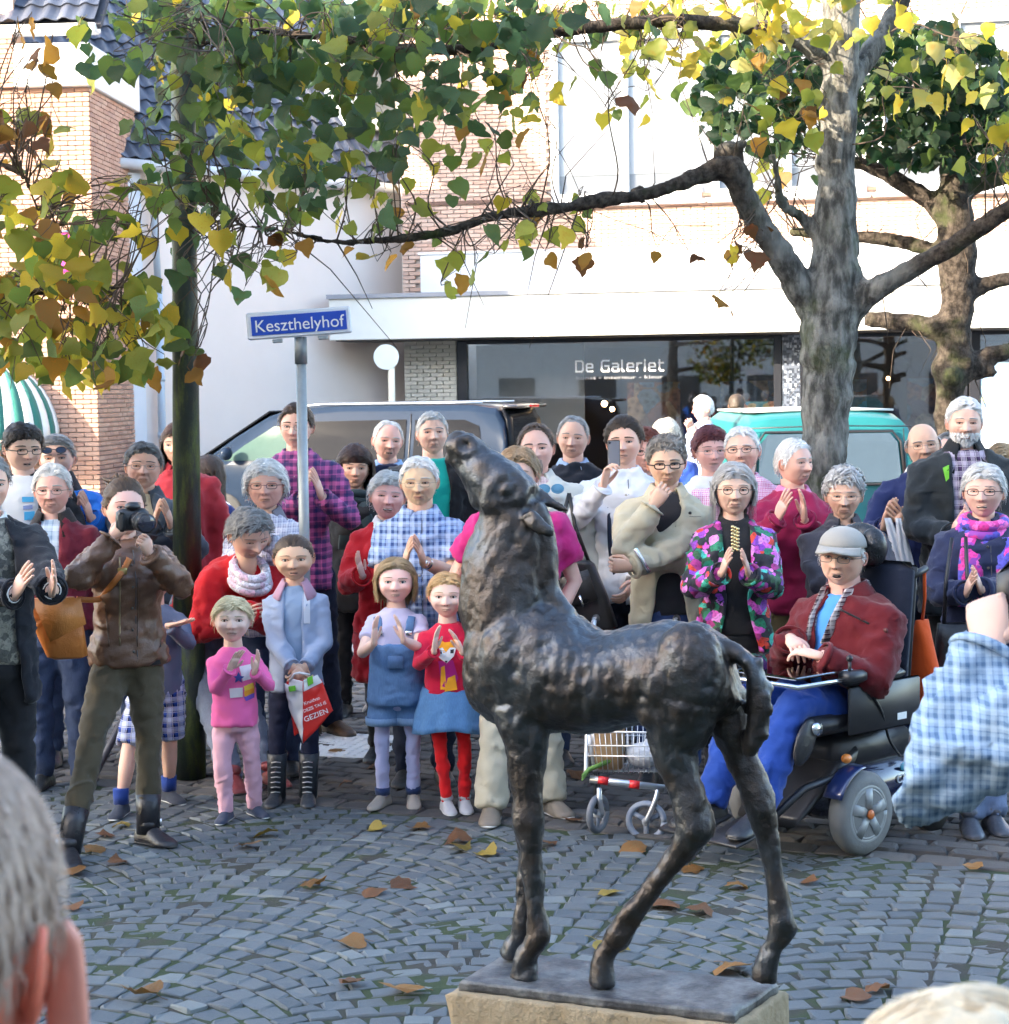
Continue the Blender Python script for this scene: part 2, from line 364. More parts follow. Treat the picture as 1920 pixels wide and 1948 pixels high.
# joints: earth and moss between the stones, standing a little proud where moss grows
nx, ny = 250, 180; us = np.linspace(-2.6, 7.6, nx); vv = np.linspace(-7.2, -.02, ny); U, Vv = np.meshgrid(us, vv)
P = np.zeros((ny * nx, 3)); P[:, :2] = KA + np.outer(U.ravel(), KD) + np.outer(Vv.ravel(), KN)
P[:, 2] = -.0065 + .010 * np.clip(snoise(P, .9, 3) * 1.1, 0, 1) * (0.5 + .5 * snoise(P, 14, 5, 2))
idx = np.arange(ny * nx).reshape(ny, nx); F = np.stack([idx[:-1, :-1], idx[:-1, 1:], idx[1:, 1:], idx[1:, :-1]], -1).reshape(-1, 4)
cob = link('cobble_paving', vfmesh('cobble_paving', P, F, M_joint)); tag(cob, 'mossy joints of the grey cobbled square', None, None, 'structure')
M_cob = M_brick(((0.0, (.082, .096, .106)), (.3, (.10, .114, .124)), (.6, (.112, .126, .134)), (.9, (.13, .145, .15)), (1.0, (.20, .22, .215))))
M_cob.node_tree.nodes['Principled BSDF'].inputs['Roughness'].default_value = .58
def stone_mesh(name, d, mat, seed, bev=.012, irr=.006):
    mb = MB(); d = np.array(d); b = bev; x, y, z = d / 2; r = np.random.default_rng(seed)
    R = []
    for zz, k in ((-z, 0.0), (z - .010 * (1 if d[0] > .9 and d[2] < .5 else 0) - b * .2, 0.0), (z - .003, .7), (z, 2.2)):
        xx, yy = x - k * b, y - k * b; R.append([(-xx, -yy * .8, zz), (-xx * .82, -yy, zz), (xx * .82, -yy, zz), (xx, -yy * .8, zz), (xx, yy * .8, zz), (xx * .82, yy, zz), (-xx * .82, yy, zz), (-xx, yy * .8, zz)])
    R = np.array(R); j = r.normal(size=(1, 8, 3)) * irr; j[..., 2] = 0; R = R + j; R[3, :, 2] += r.normal(size=8) * .002; R[3, :, :2] *= 1 + r.normal() * .02
    mb.grid(R); return mb.mesh(name, mat, False)
CS = [stone_mesh('cobble', (1, 1, .06), M_cob, k, .035, .045) for k in range(5)]
for me in CS:
    pass
items = []; Wd = 1.28; Rr = .90; pitch = .100; ang = KANG + rad(6)
th_max = math.asin(Wd / 2 / Rr); nst = int(2 * th_max * Rr / .104); cd = np.array([math.cos(ang), math.sin(ang)]); cn = np.array([-cd[1], cd[0]])
for k in range(-4, 7):
    for j in range(-70, 12):
        for q in range(nst):
            th = -th_max + (q + .5) / nst * 2 * th_max; u = k * Wd + Rr * math.sin(th); v = j * pitch + (.05 if k % 2 else 0) + Rr * math.cos(th) - Rr
            p = KA + cd * u + cn * v; w = (p - KA) @ KN
            if w > -.06 or w < -7.0 or p[1] < 3.4: continue
            x, y, d = pix((p[0], p[1], 0))
            if not (-200 < x < 2120 and y < 2150): continue
            g = random.uniform(.003, .008); sx = Rr * 2 * th_max / nst - g; sy = pitch * math.cos(th) - g * .9
            R = rotz(ang - th + random.gauss(0, .05)) @ rotx(random.gauss(0, .025)) @ roty(random.gauss(0, .025))
            items.append((random.randrange(5), mat4(R, (p[0], p[1], -.030 + random.gauss(0, .002)), (sx * random.uniform(.93, 1.04), sy * random.uniform(.95, 1.04), 1.0))))
pieces(cob, 'cobble', CS, items, 300, 'cobble_field')
# pavement of small dark brick pavers beyond the joint line
M_pav = M_brick(((0.0, (.055, .052, .052)), (.4, (.085, .078, .074)), (.75, (.11, .098, .09)), (1.0, (.15, .14, .13))))
o = poly_sheet('brick_pavement', [kpt(-6, .0), kpt(10, .0), kpt(10, 3.6), kpt(-6, 3.6)], -.016, M_plain((.035, .032, .028), .95), 'dark brick pavement behind the cobbled square')
PS = [stone_mesh('paver', (1, 1, .05), M_pav, 20 + k, .05, .02) for k in range(3)]; items = []
for j in range(0, 33):
    wv = .105 if j else .16
    for i in range(-24, 45):
        u = i * .205 + (.1 if j % 2 else 0) - .4; v = .02 + j * .106 + (.055 if j else .0); p = kpt(u, v)
        x, y, d = pix((p[0], p[1], 0))
        if not (-120 < x < 2040): continue
        items.append((random.randrange(3), mat4(rotz(KANG + random.gauss(0, .012)), (p[0], p[1], -.022 + random.gauss(0, .0022)), (.197, wv - .008, 1))))
pieces(o, 'paver', PS, items, 300, 'paver_field')
M_conc = M_plain((.30, .295, .285), .9, var=.18, scale=3, bump=.3)
poly_sheet('pavement', [kpt(-30, 3.58), kpt(40, 3.58), kpt(40, 9.6), kpt(-30, 9.6)], -.012, M_conc, 'light grey concrete pavement along the street')
poly_sheet('street', [kpt(-60, 9.55), kpt(70, 9.55), kpt(70, 17.5), kpt(-60, 17.5)], -.020, M_plain((.16, .14, .125), .9, var=.2), 'brown paved street where the vans are parked')
mb = MB(); c = kpt(20, 9.5); mb.box((c[0], c[1], .04), (90, .12, .14), rotz(KANG), bev=.015); tag(mb.build('kerb', M_plain((.33, .32, .31), .9, bump=.3), smooth=False), 'grey kerb along the street', None, None, 'structure')
# white tactile slab with studs, between the feet of the crowd
TS = empty('tactile_slab', (*ground(655, 1418)[:2], 0.0), KANG + rad(8), 'white studded tactile paving slab behind the girl with the shopping bag', 'paving slab')
M_tac = M_plain((.72, .72, .72), .7, var=.06, bump=.2)
mb = MB(); mb.box((0, 0, -.004), (.62, .62, .02), bev=.004); mb.build('slab', M_tac, TS, False)
mb = MB()
for i in range(11):
    for j in range(11): mb.ell((-.28 + i * .056, -.28 + j * .056, .006), (.012, .012, .006), 8, 4)
q = mb.build('stud', M_tac, TS); q['kind'] = 'stuff'

# ================================================================== buildings
class Fr:
    """a facade plane: local x along it, local y into the building, z up"""
    def __init__(s, o, a): s.o = np.array([o[0], o[1], 0.0]); s.a = a; s.R = rotz(a)
    def uz(s, px, py, w=0.0):
        d = s.R.T @ ray(px, py); c = s.R.T @ (CAM - s.o); p = c + d * ((w - c[1]) / d[1]); return float(p[0]), float(p[2])
    def empty(s, name, *a): return empty(name, s.o, s.a, *a)
def bricks(parent, name, u0, u1, z0, z1, y, mats, holes=(), L=.21, Hh=.0625, depth=.05, limit=300, joint=.01, ret=None, sname=None):
    pr = [stone_mesh(name, (1, 1, 1), mats, 50 + k, .02, .006) for k in range(3)]
    items = []; j = 0; z = z0
    R0 = np.eye(3) if ret is None else ret[0]; T0 = np.zeros(3) if ret is None else np.asarray(ret[1])
    # brick proto stands with its top face (+z) looking out of the wall (-y)
    turn = rotx(rad(90))
    while z < z1 - .02:
        u = u0 - (L / 2 if j % 2 else 0)
        while u < u1:
            a, b = max(u, u0), min(u + L, u1); u += L
            if b - a < .04: continue
            cx, cz = (a + b) / 2, z + Hh / 2
            if any(h[0] < cx < h[1] and h[2] < cz < h[3] for h in holes): continue
            p = np.array([cx, y + depth / 2 - random.uniform(0, .006), cz]); S = np.diag((b - a - joint, Hh - joint, depth)); M = np.eye(4); M[:3, :3] = R0 @ turn @ S; M[:3, 3] = R0 @ p + T0
            items.append((random.randrange(3), M))
        z += Hh; j += 1
    pieces(parent, name, pr, items, limit, sname or 'brick_field')

def font(txt, size, mat, parent, loc, name='lettering', rx=90, ext=.002, rz=0.0, align='LEFT', bold=0.0):
    cu = bpy.data.curves.new(name, 'FONT'); cu.body = txt; cu.size = size; cu.extrude = ext; cu.align_x = align; cu.offset = bold
    o = bpy.data.objects.new(name, cu); COL.objects.link(o); dg = bpy.context.evaluated_depsgraph_get(); me = bpy.data.meshes.new_from_object(o.evaluated_get(dg)); bpy.data.objects.remove(o)
    me.materials.clear(); me.materials.append(mat); q = link(name, me, parent, loc); q.rotation_euler = (rad(rx), 0, rz); return q
# ---- gallery with its shop window -------------------------------------------------
GA = rad(-11); gp = at(770, 760, 29.0); G = Fr(gp, GA)
gal = G.empty('gallery_building', 'pink brick gallery with white canopy and wide lettered shop window behind the vans', 'building')
M_gbrick = M_brick(((0.0, (.62, .40, .30)), (.4, (.68, .47, .36)), (.8, (.74, .54, .42)), (1.0, (.58, .36, .27))))
M_mort = M_plain((.55, .50, .44), .95, var=.1, bump=.2); M_wbrick = M_brick(((0.0, (.62, .58, .48)), (.5, (.70, .66, .56)), (1.0, (.76, .72, .62))))
M_can = M_plain((.78, .77, .70), .55, var=.03); M_dkfr = M_plain((.016, .017, .022), .35); M_grey = M_plain((.30, .31, .34), .5, .3)
UR = 19.0; zc1 = G.uz(800, 645)[1]                                # canopy underside
zct = G.uz(800, 562)[1]; zw1 = G.uz(1000, 481)[1]; zb0 = zct
def uu(px, py=640, w=0.0): return G.uz(px, py, w)[0]
def zz(px, py, w=0.0): return G.uz(px, py, w)[1]
mb = MB(); mb.b2((-.02, .06, zct), (UR, .5, 9.5)); mb.b2((0.01, .5, 0), (.25, 9, 9.4)); mb.b2((.01, 9, 0), (UR, 9.3, 9.5)); mb.build('wall', M_mort, gal, False)
wl = (uu(1048, 200), uu(1330, 200), zz(1150, 385), zz(1150, 60))
bricks(gal, 'brick', 0, UR, zct, 8.6, .0, M_gbrick, [(wl[0], wl[1] + 5.5, wl[2], wl[3]), (.3, UR, zct, zw1)], limit=300)
mb = MB(); mb.b2((.33, -.18, zct + .01), (UR, .1, zw1), bev=.01); mb.b2((.30, -.20, zw1), (UR, .1, zw1 + .035)); mb.build('white_band', WHITE, gal, False)
# upper windows: white frames, blinds, panes
for k in range(3):
    a = wl[0] + k * 2.45; win = empty('window', (a, 0, wl[2])); win.parent = gal
    w_, h_ = 2.3, wl[3] - wl[2]; mb = MB()
    for bx in ((0, .12, 0, h_), (w_ - .12, w_, 0, h_), (.12, w_ - .12, 0, .14), (.12, w_ - .12, h_ - .14, h_), (1.1, 1.2, .14, h_ - .14)): mb.b2((bx[0], -.05, bx[2]), (bx[1], .08, bx[3]), bev=.01)
    mb.build('frame', WHITE, win, False)
    mb = MB(); mb.b2((.12, .040, .42), (w_ - .12, .046, h_ - .14)); mb.build('blind', M_plain((.8, .8, .78), .8, var=.03), win, False)
    for x0, x1 in ((.12, 1.1), (1.2, w_ - .12)):
        mb = MB(); mb.b2((x0, .02, .14), (x1, .026, h_ - .14)); mb.build('pane', M_glass((.98, .99, 1), .02), win, False)
    mb = MB(); mb.b2((-.06, -.16, -.06), (w_ + .06, .02, -.002), bev=.01); mb.build('sill', WHITE, win, False)
mb = MB(); mb.b2((0, .055, wl[2]), (UR, .06, wl[3])); mb.build('window_backing', M_plain((.5, .5, .5), .8), gal, False)
mb = MB(); mb.b2((.1, -.03, zz(1300, 374)), (UR, .02, zz(1300, 374) + .05)); mb.build('brown_ledge', M_plain((.18, .10, .07), .7), gal, False)
# canopy
cl = uu(626, 600, -.9); mb = MB(); mb.b2((cl, -.9, zc1 - .02), (UR, .05, zct - .07), bev=.008); mb.build('canopy', M_can, gal, False)
mb = MB(); mb.b2((cl - .03, -.94, zct - .07), (UR, .05, zct - .005)); mb.build('canopy_edge', M_grey, gal, False)
mb = MB()
for sx in (uu(1028, 600, -.9), uu(1330, 600, -.9), uu(1700, 600, -.9)): mb.b2((sx, -.9025, zc1 - .018), (sx + .012, -.8995, zct - .075))
mb.build('canopy_seam', M_plain((.45, .44, .40), .7), gal, False)
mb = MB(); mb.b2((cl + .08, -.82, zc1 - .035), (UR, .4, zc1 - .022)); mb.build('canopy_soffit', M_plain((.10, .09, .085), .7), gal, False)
# left pier of white brick, shop window, mosaic pillar, second window
up = uu(868); uw1 = uu(1487); um = uu(1524); uw2 = uu(1640); uw3 = uu(1842)
mb = MB(); mb.b2((0.0, .06, 0), (up, .5, zc1 - .03)); mb.build('pier_core', M_mort, gal, False)
bricks(gal, 'white_brick', 0, up, 0, zc1 - .04, .0, M_wbrick, limit=200, sname='white_brick_field')
mb = MB(); mb.b2((-.003, .5, 0), (.01, 3, zct)); mb.build('side_wall', M_mort, gal, False)
sill = .45
def shopwin(name, a, b, glassmat):
    wn = empty(name, (a, .10, 0)); wn.parent = gal; w_ = b - a; mb = MB(); top = zc1 - .04; hb = zc1 - zz(1200, 650)
    for q in ((0, .16, sill, top), (w_ - .12, w_, sill, top), (.16, w_ - .12, top - hb * .55, top), (.16, w_ - .12, sill, sill + .08)): mb.b2((q[0], -.08, q[2]), (q[1], .06, q[3]), bev=.008)
    mb.build('frame', M_dkfr, wn, False); mb = MB(); mb.b2((.16, -.02, sill + .08), (w_ - .12, -.012, top - hb * .55)); mb.build('pane', glassmat, wn, False)
    mb = MB(); mb.b2((0, -.06, 0), (w_, .2, sill)); mb.build('plinth', M_wbrick, wn, False); return wn
w1 = shopwin('shop_window', up, uw1, M_glass((.85, .85, .84), .12)); w2 = shopwin('shop_window', um, uw3, M_glass((.8, .77, .75), .12)); w3 = shopwin('shop_window', uw3 + .02, UR, M_glass((.75, .78, .8), .2))
t = NT('mosaic'); v = t.n('TexVoronoi', {'Scale': 26.0, 'Randomness': 0.1}); t.t.links.new(t.co(), v.inputs['Vector']); sp = t.n('SeparateColor'); t.t.links.new(v.outputs['Color'], sp.inputs[0])
t.bs(Base_Color=t.ramp(sp.outputs[0], [(0, (.05, .06, .08)), (.5, (.12, .14, .18)), (.85, (.3, .34, .4)), (1, (.5, .55, .6))], 'CONSTANT'), Roughness=.25)
mb = MB(); mb.b2((uw1 + .01, .02, .9), (um - .01, .4, zc1 - .04)); mb.build('mosaic_pillar', t.m, gal, False)
mb = MB(); mb.b2((uw1 + .012, .03, 0), (um - .012, .4, .9)); mb.build('pillar_base', WHITE, gal, False)
# room behind the glass
mb = MB(); mb.b2((up, .3, -.01), (UR, 6.5, .02)); mb.b2((up, 6.4, 0), (UR, 6.5, 3.2)); mb.b2((up, .3, zc1 - .05), (UR, 6.5, zc1)); mb.b2((uw1 + .1, 2.0, 0), (uw1 + .2, 6.4, zc1)); mb.build('showroom', M_plain((.20, .15, .12), .9, var=.3, scale=1.5), gal, False)
mb = MB(); mb.b2((up + .16, .75, 1.05), (up + 1.9, .8, 2.62)); mb.build('display_board', M_plain((.55, .55, .55), .9), gal, False)
for k in range(7):
    a = up + 2.3 + k * 1.55; c = [(.35, .25, .15), (.12, .16, .28), (.4, .3, .22), (.2, .1, .08), (.3, .33, .2), (.5, .42, .3), (.15, .2, .25)][k]
    mb = MB(); mb.b2((a, 3.0 + .3 * (k % 3), 1.2), (a + .9, 3.05 + .3 * (k % 3), 2.0)); mb.build('painting', M_floral(c, ((.4, .2, .1), (.2, .3, .4), (.6, .5, .3)), 3.0 + k * .1), gal, False)
mb = MB(); a = uu(1450, 770); mb.b2((a - .3, .5, zz(1450, 790)), (a + .3, .53, zz(1450, 764))); mb.build('small_painting', M_floral((.2, .5, .6), ((.8, .45, .3), (.3, .6, .7), (.8, .7, .4)), 7.0), gal, False)
for px, py, r in ((1357, 636, .06), (1430, 634, .045), (1150, 768, .05), (1165, 778, .04), (1690, 720, .03)):
    a, z = G.uz(px, py, 2.2); mb = MB(); mb.ell((a, 2.2, z), (r, r, r)); lp = mb.build('showroom_lamp', M_emit((1.0, .62, .28), 9.0), gal)
# lettering built from strokes, like the squared face on the glass
STK = {'D': [[(0, 0), (0, 7), (4.3, 7), (5.4, 5.9), (5.4, 1.1), (4.3, 0), (0, 0)]], 'G': [[(5.4, 7), (1, 7), (0, 6), (0, 1), (1, 0), (5.4, 0), (5.4, 3.5), (2.6, 3.5)]],
       'e': [[(4.6, 0), (.8, 0), (0, .8), (0, 4.2), (.8, 5), (3.8, 5), (4.6, 4.2), (4.6, 2.5), (0, 2.5)]], 'a': [[(.3, 5), (3.8, 5), (4.6, 4.2), (4.6, 0), (.8, 0), (0, .8), (0, 2), (.6, 2.8), (4.6, 2.8)]],
       'l': [[(0, 7), (0, .8), (.8, 0), (1.4, 0)]], 'r': [[(0, 0), (0, 5)], [(0, 3.6), (1.4, 5), (3.4, 5)]], 'i': [[(0, 0), (0, 5)], [(0, 6.4), (0, 7.1)]], 't': [[(.6, 7), (.6, .8), (1.4, 0), (3.4, 0)], [(0, 5), (3.4, 5)]],
       'k': [[(0, 0), (0, 7)], [(4, 5), (1.2, 2.6), (0, 2.6)], [(1.2, 2.6), (4.2, 0)]], 'u': [[(0, 5), (0, .8), (.8, 0), (4.4, 0)], [(4.4, 5), (4.4, 0)]], 'n': [[(0, 0), (0, 5), (3.6, 5), (4.4, 4.2), (4.4, 0)]],
       's': [[(4.4, 5), (.8, 5), (0, 4.2), (.3, 2.8), (3.9, 2.3), (4.4, 1.6), (4.2, .4), (3.6, 0), (0, 0)]], '-': [[(.6, 2.5), (3, 2.5)]], ' ': []}
ADV = {'D': 8.2, 'G': 8.2, 'l': 4.2, 'r': 6.0, 'i': 3.2, 't': 6.2, ' ': 4.4, '-': 5.0}
def strokes(txt, w, h7, sw, mat, parent, loc, name='lettering', yaw=0.0):
    x = 0; segs = []
    for ch in txt:
        for pl in STK[ch]: segs += [(p[0] + x, p[1], q[0] + x, q[1]) for p, q in zip(pl[:-1], pl[1:])]
        x += ADV.get(ch, 7.4)
    k = w / max(max(s[0], s[2]) for s in segs); kz = h7 / 7.0; mb = MB()
    for i, (a, b, c, d) in enumerate(segs):
        p = np.array([a * k, b * kz]); q = np.array([c * k, d * kz]); v = q - p; L = np.linalg.norm(v); v /= L; R = roty(-math.atan2(v[1], v[0])); m = (p + q) / 2
        mb.box((m[0], -.0003 * (i % 7), m[1]), (L + sw * .9, .004, sw), R)
    return mb.build(name, mat, parent, False, loc=loc)
M_let = M_plain((.85, .85, .86), .6, var=.02)
def on_w1(px, py): a, z = G.uz(px, py, .07); return a, z
a0, z0 = on_w1(1096, 707); a1, _ = on_w1(1262, 706); hh7 = on_w1(1096, 687)[1] - z0
strokes('De Galeriet', a1 - a0, hh7, .026, M_let, gal, (a0, .0765, z0))
b0, y0 = on_w1(1096, 722); q = font('kunst - interieur - kleur', .078, M_plain((.34, .34, .36), .6), gal, (b0, .0765, y0)); q.scale = ((a1 - a0) / max(.01, max(v.co.x for v in q.data.vertices)), 1, 1)
c0, z1_ = on_w1(1822, 709); strokes('De Galeriet', a1 - a0, hh7, .026, M_let, gal, (c0 - .15, .0765, z1_)); q = font('kunst - interieur - kleur', .078, M_plain((.34, .34, .36), .6), gal, (c0 - .15, .0765, z1_ - .125)); q.scale = ((a1 - a0) / max(.01, max(v.co.x for v in q.data.vertices)), 1, 1)
# exhibition poster in the right-hand window
pa, pz0 = G.uz(1852, 775, .04); _, pz1 = G.uz(1852, 690, .04); mb = MB(); mb.b2((pa, .045, pz1 - (pz1 - pz0) * 2.4), (pa + 1.5, .055, pz0)); q = mb.build('poster_lower', M_plain((.7, .78, .8), .6), gal, False)
mb = MB(); mb.b2((pa, .045, pz0 + .002), (pa + 1.5, .055, pz1)); mb.build('poster_upper', M_plain((.16, .25, .38), .6), gal, False)
font('Henk Helmantel', .145, M_plain((.75, .75, .35), .6), gal, (pa + .04, .042, pz0 + .07)); font('te Dolder', .07, M_plain((.75, .75, .5), .6), gal, (pa + .40, .042, pz0 - .08)); font('ONEX', .08, M_plain((.4, .5, .3), .6), gal, (pa + .02, .042, pz0 + .27))

# ---- pale grey rendered house with a tiled roof, set at an angle ------------------
HA = rad(46); hp = at(236, 760, 26.0); Hs = Fr(hp, HA)
hou = Hs.empty('rendered_house', 'pale grey rendered house wall with slate blue tiled roof behind the street sign', 'building')
M_rend = M_plain((.80, .69, .62), .9, var=.05, scale=2.0, bump=.15); ze = Hs.uz(276, 318)[1]; Ue = Hs.uz(790, 500)[0] + .8
mb = MB(); mb.b2((0, .0, 0), (Ue, .3, ze)); mb.b2((0, .3, 0), (.3, 6, ze)); mb.build('wall', M_rend, hou, False)
mb = MB(); mb.b2((0.0, -.05, 0), (.34, -.003, ze - .1)); mb.build('corner_strip', M_plain((.66, .67, .70), .7, var=.03), hou, False)
mb = MB(); mb.tube([(.55, -.12, .1), (.55, -.12, 3.4)], .055, 12); mb.tube([(.55, -.12, 3.35), (.50, -.12, ze - .5), (.48, -.18, ze - .05)], .05, 12)
for z in (1.3, 2.1, 3.38): mb.tube([(.55, -.12, z), (.55, -.12, z + .07)], .066, 12)
mb.build('drainpipe', M_plain((.42, .50, .58), .45, var=.06), hou)
mb = MB(); mb.tube([(-.3, -.22, ze), (Ue, -.22, ze)], (.075, .075), 10); mb.build('gutter', M_plain((.68, .68, .68), .6), hou)
pit = rad(52); M_tile = M_brick(((0.0, (.055, .065, .09)), (.5, (.08, .092, .125)), (1.0, (.115, .125, .16))))
M_tile.node_tree.nodes['Principled BSDF'].inputs['Roughness'].default_value = .5
def tile_mesh(name, w, l, mat):
    mb = MB(); xs = np.linspace(0, 1, 7); prof = .10 * np.array([0, .55, 1.0, .8, .25, 0, .02]); R = []
    for yv, dz in ((0, .0), (1.0, .0)):
        R.append([((x - .5) * w * 1.06, yv * l, p * w * 1.9 + dz + (.03 if yv == 0 else 0)) for x, p in zip(xs, prof)])
    top = np.array(R); bot = top.copy(); bot[..., 2] -= .014; mb.grid(np.stack([top[0], top[1], bot[1], bot[0]]), closed=False, caps=False); mb.grid(np.stack([bot[0], top[0]]), closed=False, caps=False); return mb.mesh(name, mat, True)
def tiled(parent, o, R, W_, L_, tm, w=.24, l=.30, limit=300, keep=None, name='roof_tile', sname='roof_tile_field'):
    """tiles on a slope: o = eave corner, R columns = along, up the slope, out"""
    its = []
    for j in range(int(L_ / l)):
        for i in range(int(W_ / w)):
            p = np.array([(i + .5) * w, j * l, .02 + random.uniform(0, .004)])
            if keep is not None and not keep(p): continue
            its.append((0, mat4(R, R @ p + o)))
    pieces(parent, name, [tm], its, limit, sname)
TM = tile_mesh('roof_tile', .24, .34, M_tile)
Rr_ = np.stack([np.array([1.0, 0, 0]), np.array([0, math.cos(pit), math.sin(pit)]), np.array([0, -math.sin(pit), math.cos(pit)])], 1); oE = np.array([-2.6, -.2, ze + .05])
tiled(hou, oE, Rr_, Ue + 2.6, 6.4, TM)
mb = MB(); L_ = 6.4; mb.box(oE + Rr_ @ np.array([(Ue + 2.6) / 2, L_ / 2, -.06]), (Ue + 2.6, L_, .08), Rr_); mb.build('roof_deck', M_plain((.05, .05, .06), .9), hou, False)
# white dormer on the slope
dx = Hs.uz(700, 250, .9)[0]; dz0 = ze + 1.0; dm = empty('dormer', (dx - .9, .35, dz0)); dm.parent = hou
mb = MB(); mb.b2((0, 0, 0), (2.2, 2.5, 1.35)); mb.b2((-.12, -.15, 1.35), (2.32, 2.6, 1.5)); mb.build('dormer_wall', WHITE, dm, False)
for k in range(2):
    mb = MB(); mb.b2((.2 + k * 1.0, -.02, .25), (1.0 + k * 1.0, -.004, 1.15)); mb.build('pane', M_plain((.10, .13, .16), .08, spec=.8), dm, False)

# ---- brick house on the left with a striped awning --------------------------------
LA = rad(-4); lp_ = at(186, 760, 24.3); Lf = Fr(lp_, LA)
lho = Lf.empty('brick_house', 'orange brick corner house with white stone block and tiled roof at left', 'building')
M_lbrick = M_brick(((0.0, (.44, .25, .18)), (.35, (.52, .31, .22)), (.7, (.58, .37, .27)), (1.0, (.38, .22, .17))))
lz = Lf.uz(150, 165)[1]; lz2 = Lf.uz(150, 84)[1]; lu = -7.0
mb = MB(); mb.b2((lu, .06, 0), (-.06, .5, lz)); mb.b2((-.5, .5, 0), (-.06, 2.2, lz)); mb.b2((lu, 2.2, 0), (-.06, 2.4, lz)); mb.build('wall', M_mort, lho, False)
aw0 = Lf.uz(60, 690)[1]
bricks(lho, 'brick', lu + 4.6, 0, 0.3, lz, .0, M_lbrick, limit=240)
bricks(lho, 'side_brick', 0, 2.2, 0.3, lz, .0, M_lbrick, limit=120, ret=(rotz(rad(90)), (0, .01, 0)), sname='side_brick_field')
mb = MB(); mb.b2((-.95, -.14, lz), (.06, 2.3, lz2), bev=.012); mb.build('stone_block', M_plain((.74, .73, .70), .8, var=.05), lho, False)
mb = MB(); mb.b2((-3.5, -.10, lz2 + .14), (.14, .15, lz2 + .26), bev=.02); mb.build('fascia', WHITE, lho, False)
mb = MB(); mb.b2((lu, -.02, lz), (-.97, .4, lz2 + 1.2)); mb.build('gable', M_plain((.50, .32, .22), .9, bump=.3), lho, False)
bricks(lho, 'gable_brick', -2.2, -.97, lz, lz2 + .12, -.075, M_lbrick, limit=60, sname='gable_brick_field')
R2 = np.stack([np.array([1.0, 0, 0]), np.array([0, math.cos(rad(48)), math.sin(rad(48))]), np.array([0, -math.sin(rad(48)), math.cos(rad(48))])], 1)
tiled(lho, np.array([-1.55, -.1, lz2 + .26]), R2, 1.75, 2.6, TM, limit=70); mb = MB(); mb.box(np.array([-.7, -.1, lz2 + .26]) + R2 @ np.array([0, 1.3, -.07]), (1.8, 2.6, .08), R2); mb.build('roof_deck', M_plain((.05, .05, .06), .9), lho, False)
# awning: a rounded hood of alternating canvas strips on a frame
ua, za = Lf.uz(115, 836); zt = Lf.uz(20, 686)[1]; aw = empty('awning', (*(Lf.o + Lf.R @ np.array([ua, 0, 0]))[:2], za), LA, 'green and white striped rounded shop awning on the brick house', 'awning')
M_awg = M_cloth(srgb('#2f6d62'), weave=400); M_aww = M_cloth((.72, .72, .68), weave=400); hh = zt - za; wid = 2.6; nS = 22
def awp(sx, v):   # sx: stripe parameter 0..1 round the right-hand dome and along the front, v: 0 at the wall top .. 1 at the edge
    a = v * math.pi / 2
    if sx < .45:
        ph = (sx / .45) * math.pi / 2; e = np.array([math.cos(ph), -math.sin(ph)]); r = .86 * math.sin(a); return np.array([-.86 + e[0] * r, e[1] * r * 1.0, hh * (math.cos(a) * .98)])
    return np.array([-.86 - (sx - .45) / .55 * wid, -.86 * math.sin(a), hh * math.cos(a) * .98])
for k in range(nS):
    R = [[awp((k + j / 2) / nS, v / 9) for j in range(3)] for v in range(10)]; mb = MB(); mb.grid(np.array(R), closed=False, caps=False); o = mb.build('canvas_strip', M_awg if k % 2 else M_aww, aw); so = o.modifiers.new('s', 'SOLIDIFY'); so.thickness = .008
    e0 = R[-1]; mb = MB(); mb.grid(np.array([e0, [p - np.array([0, 0, .12 - .03 * abs(j - 1)]) for j, p in enumerate(e0)]]), closed=False, caps=False); mb.build('valance', M_awg if k % 2 else M_aww, aw)
mb = MB(); mb.tube([awp(i / 30, 1.0) for i in range(31)], .018, 8); mb.tube([awp(.45, v / 8) for v in range(9)], .016, 8); mb.tube([(0, -.02, 0), (-.86, -.02, hh)], .016, 8); mb.build('frame', M_plain((.6, .45, .3), .6), aw)
pu, pz = Lf.uz(82, 520, -.35); pu2, pz2 = Lf.uz(134, 440, -.35); bn = empty('pink_banner', (*(Lf.o + Lf.R @ np.array([(pu + pu2) / 2, -.35, 0]))[:2], pz), LA, 'bright pink banner hanging on the brick house behind yellow leaves', 'banner')
mb = MB(); ww = abs(pu2 - pu) / 2; mb.grid([[(x, .02 * math.sin(x * 9), z) for x in np.linspace(-ww, ww, 7)] for z in np.linspace(0, pz2 - pz, 6)], closed=False, caps=False); o = mb.build('cloth', M_cloth(srgb('#e8499a')), bn); o.modifiers.new('s', 'SOLIDIFY').thickness = .006
mb = MB(); mb.tube([(-ww - .05, 0, pz2 - pz), (ww + .05, 0, pz2 - pz)], .015, 8); mb.tube([(0, 0, pz2 - pz), (0, .36, pz2 - pz + .1)], .012, 8); mb.build('rod', ALU, bn)

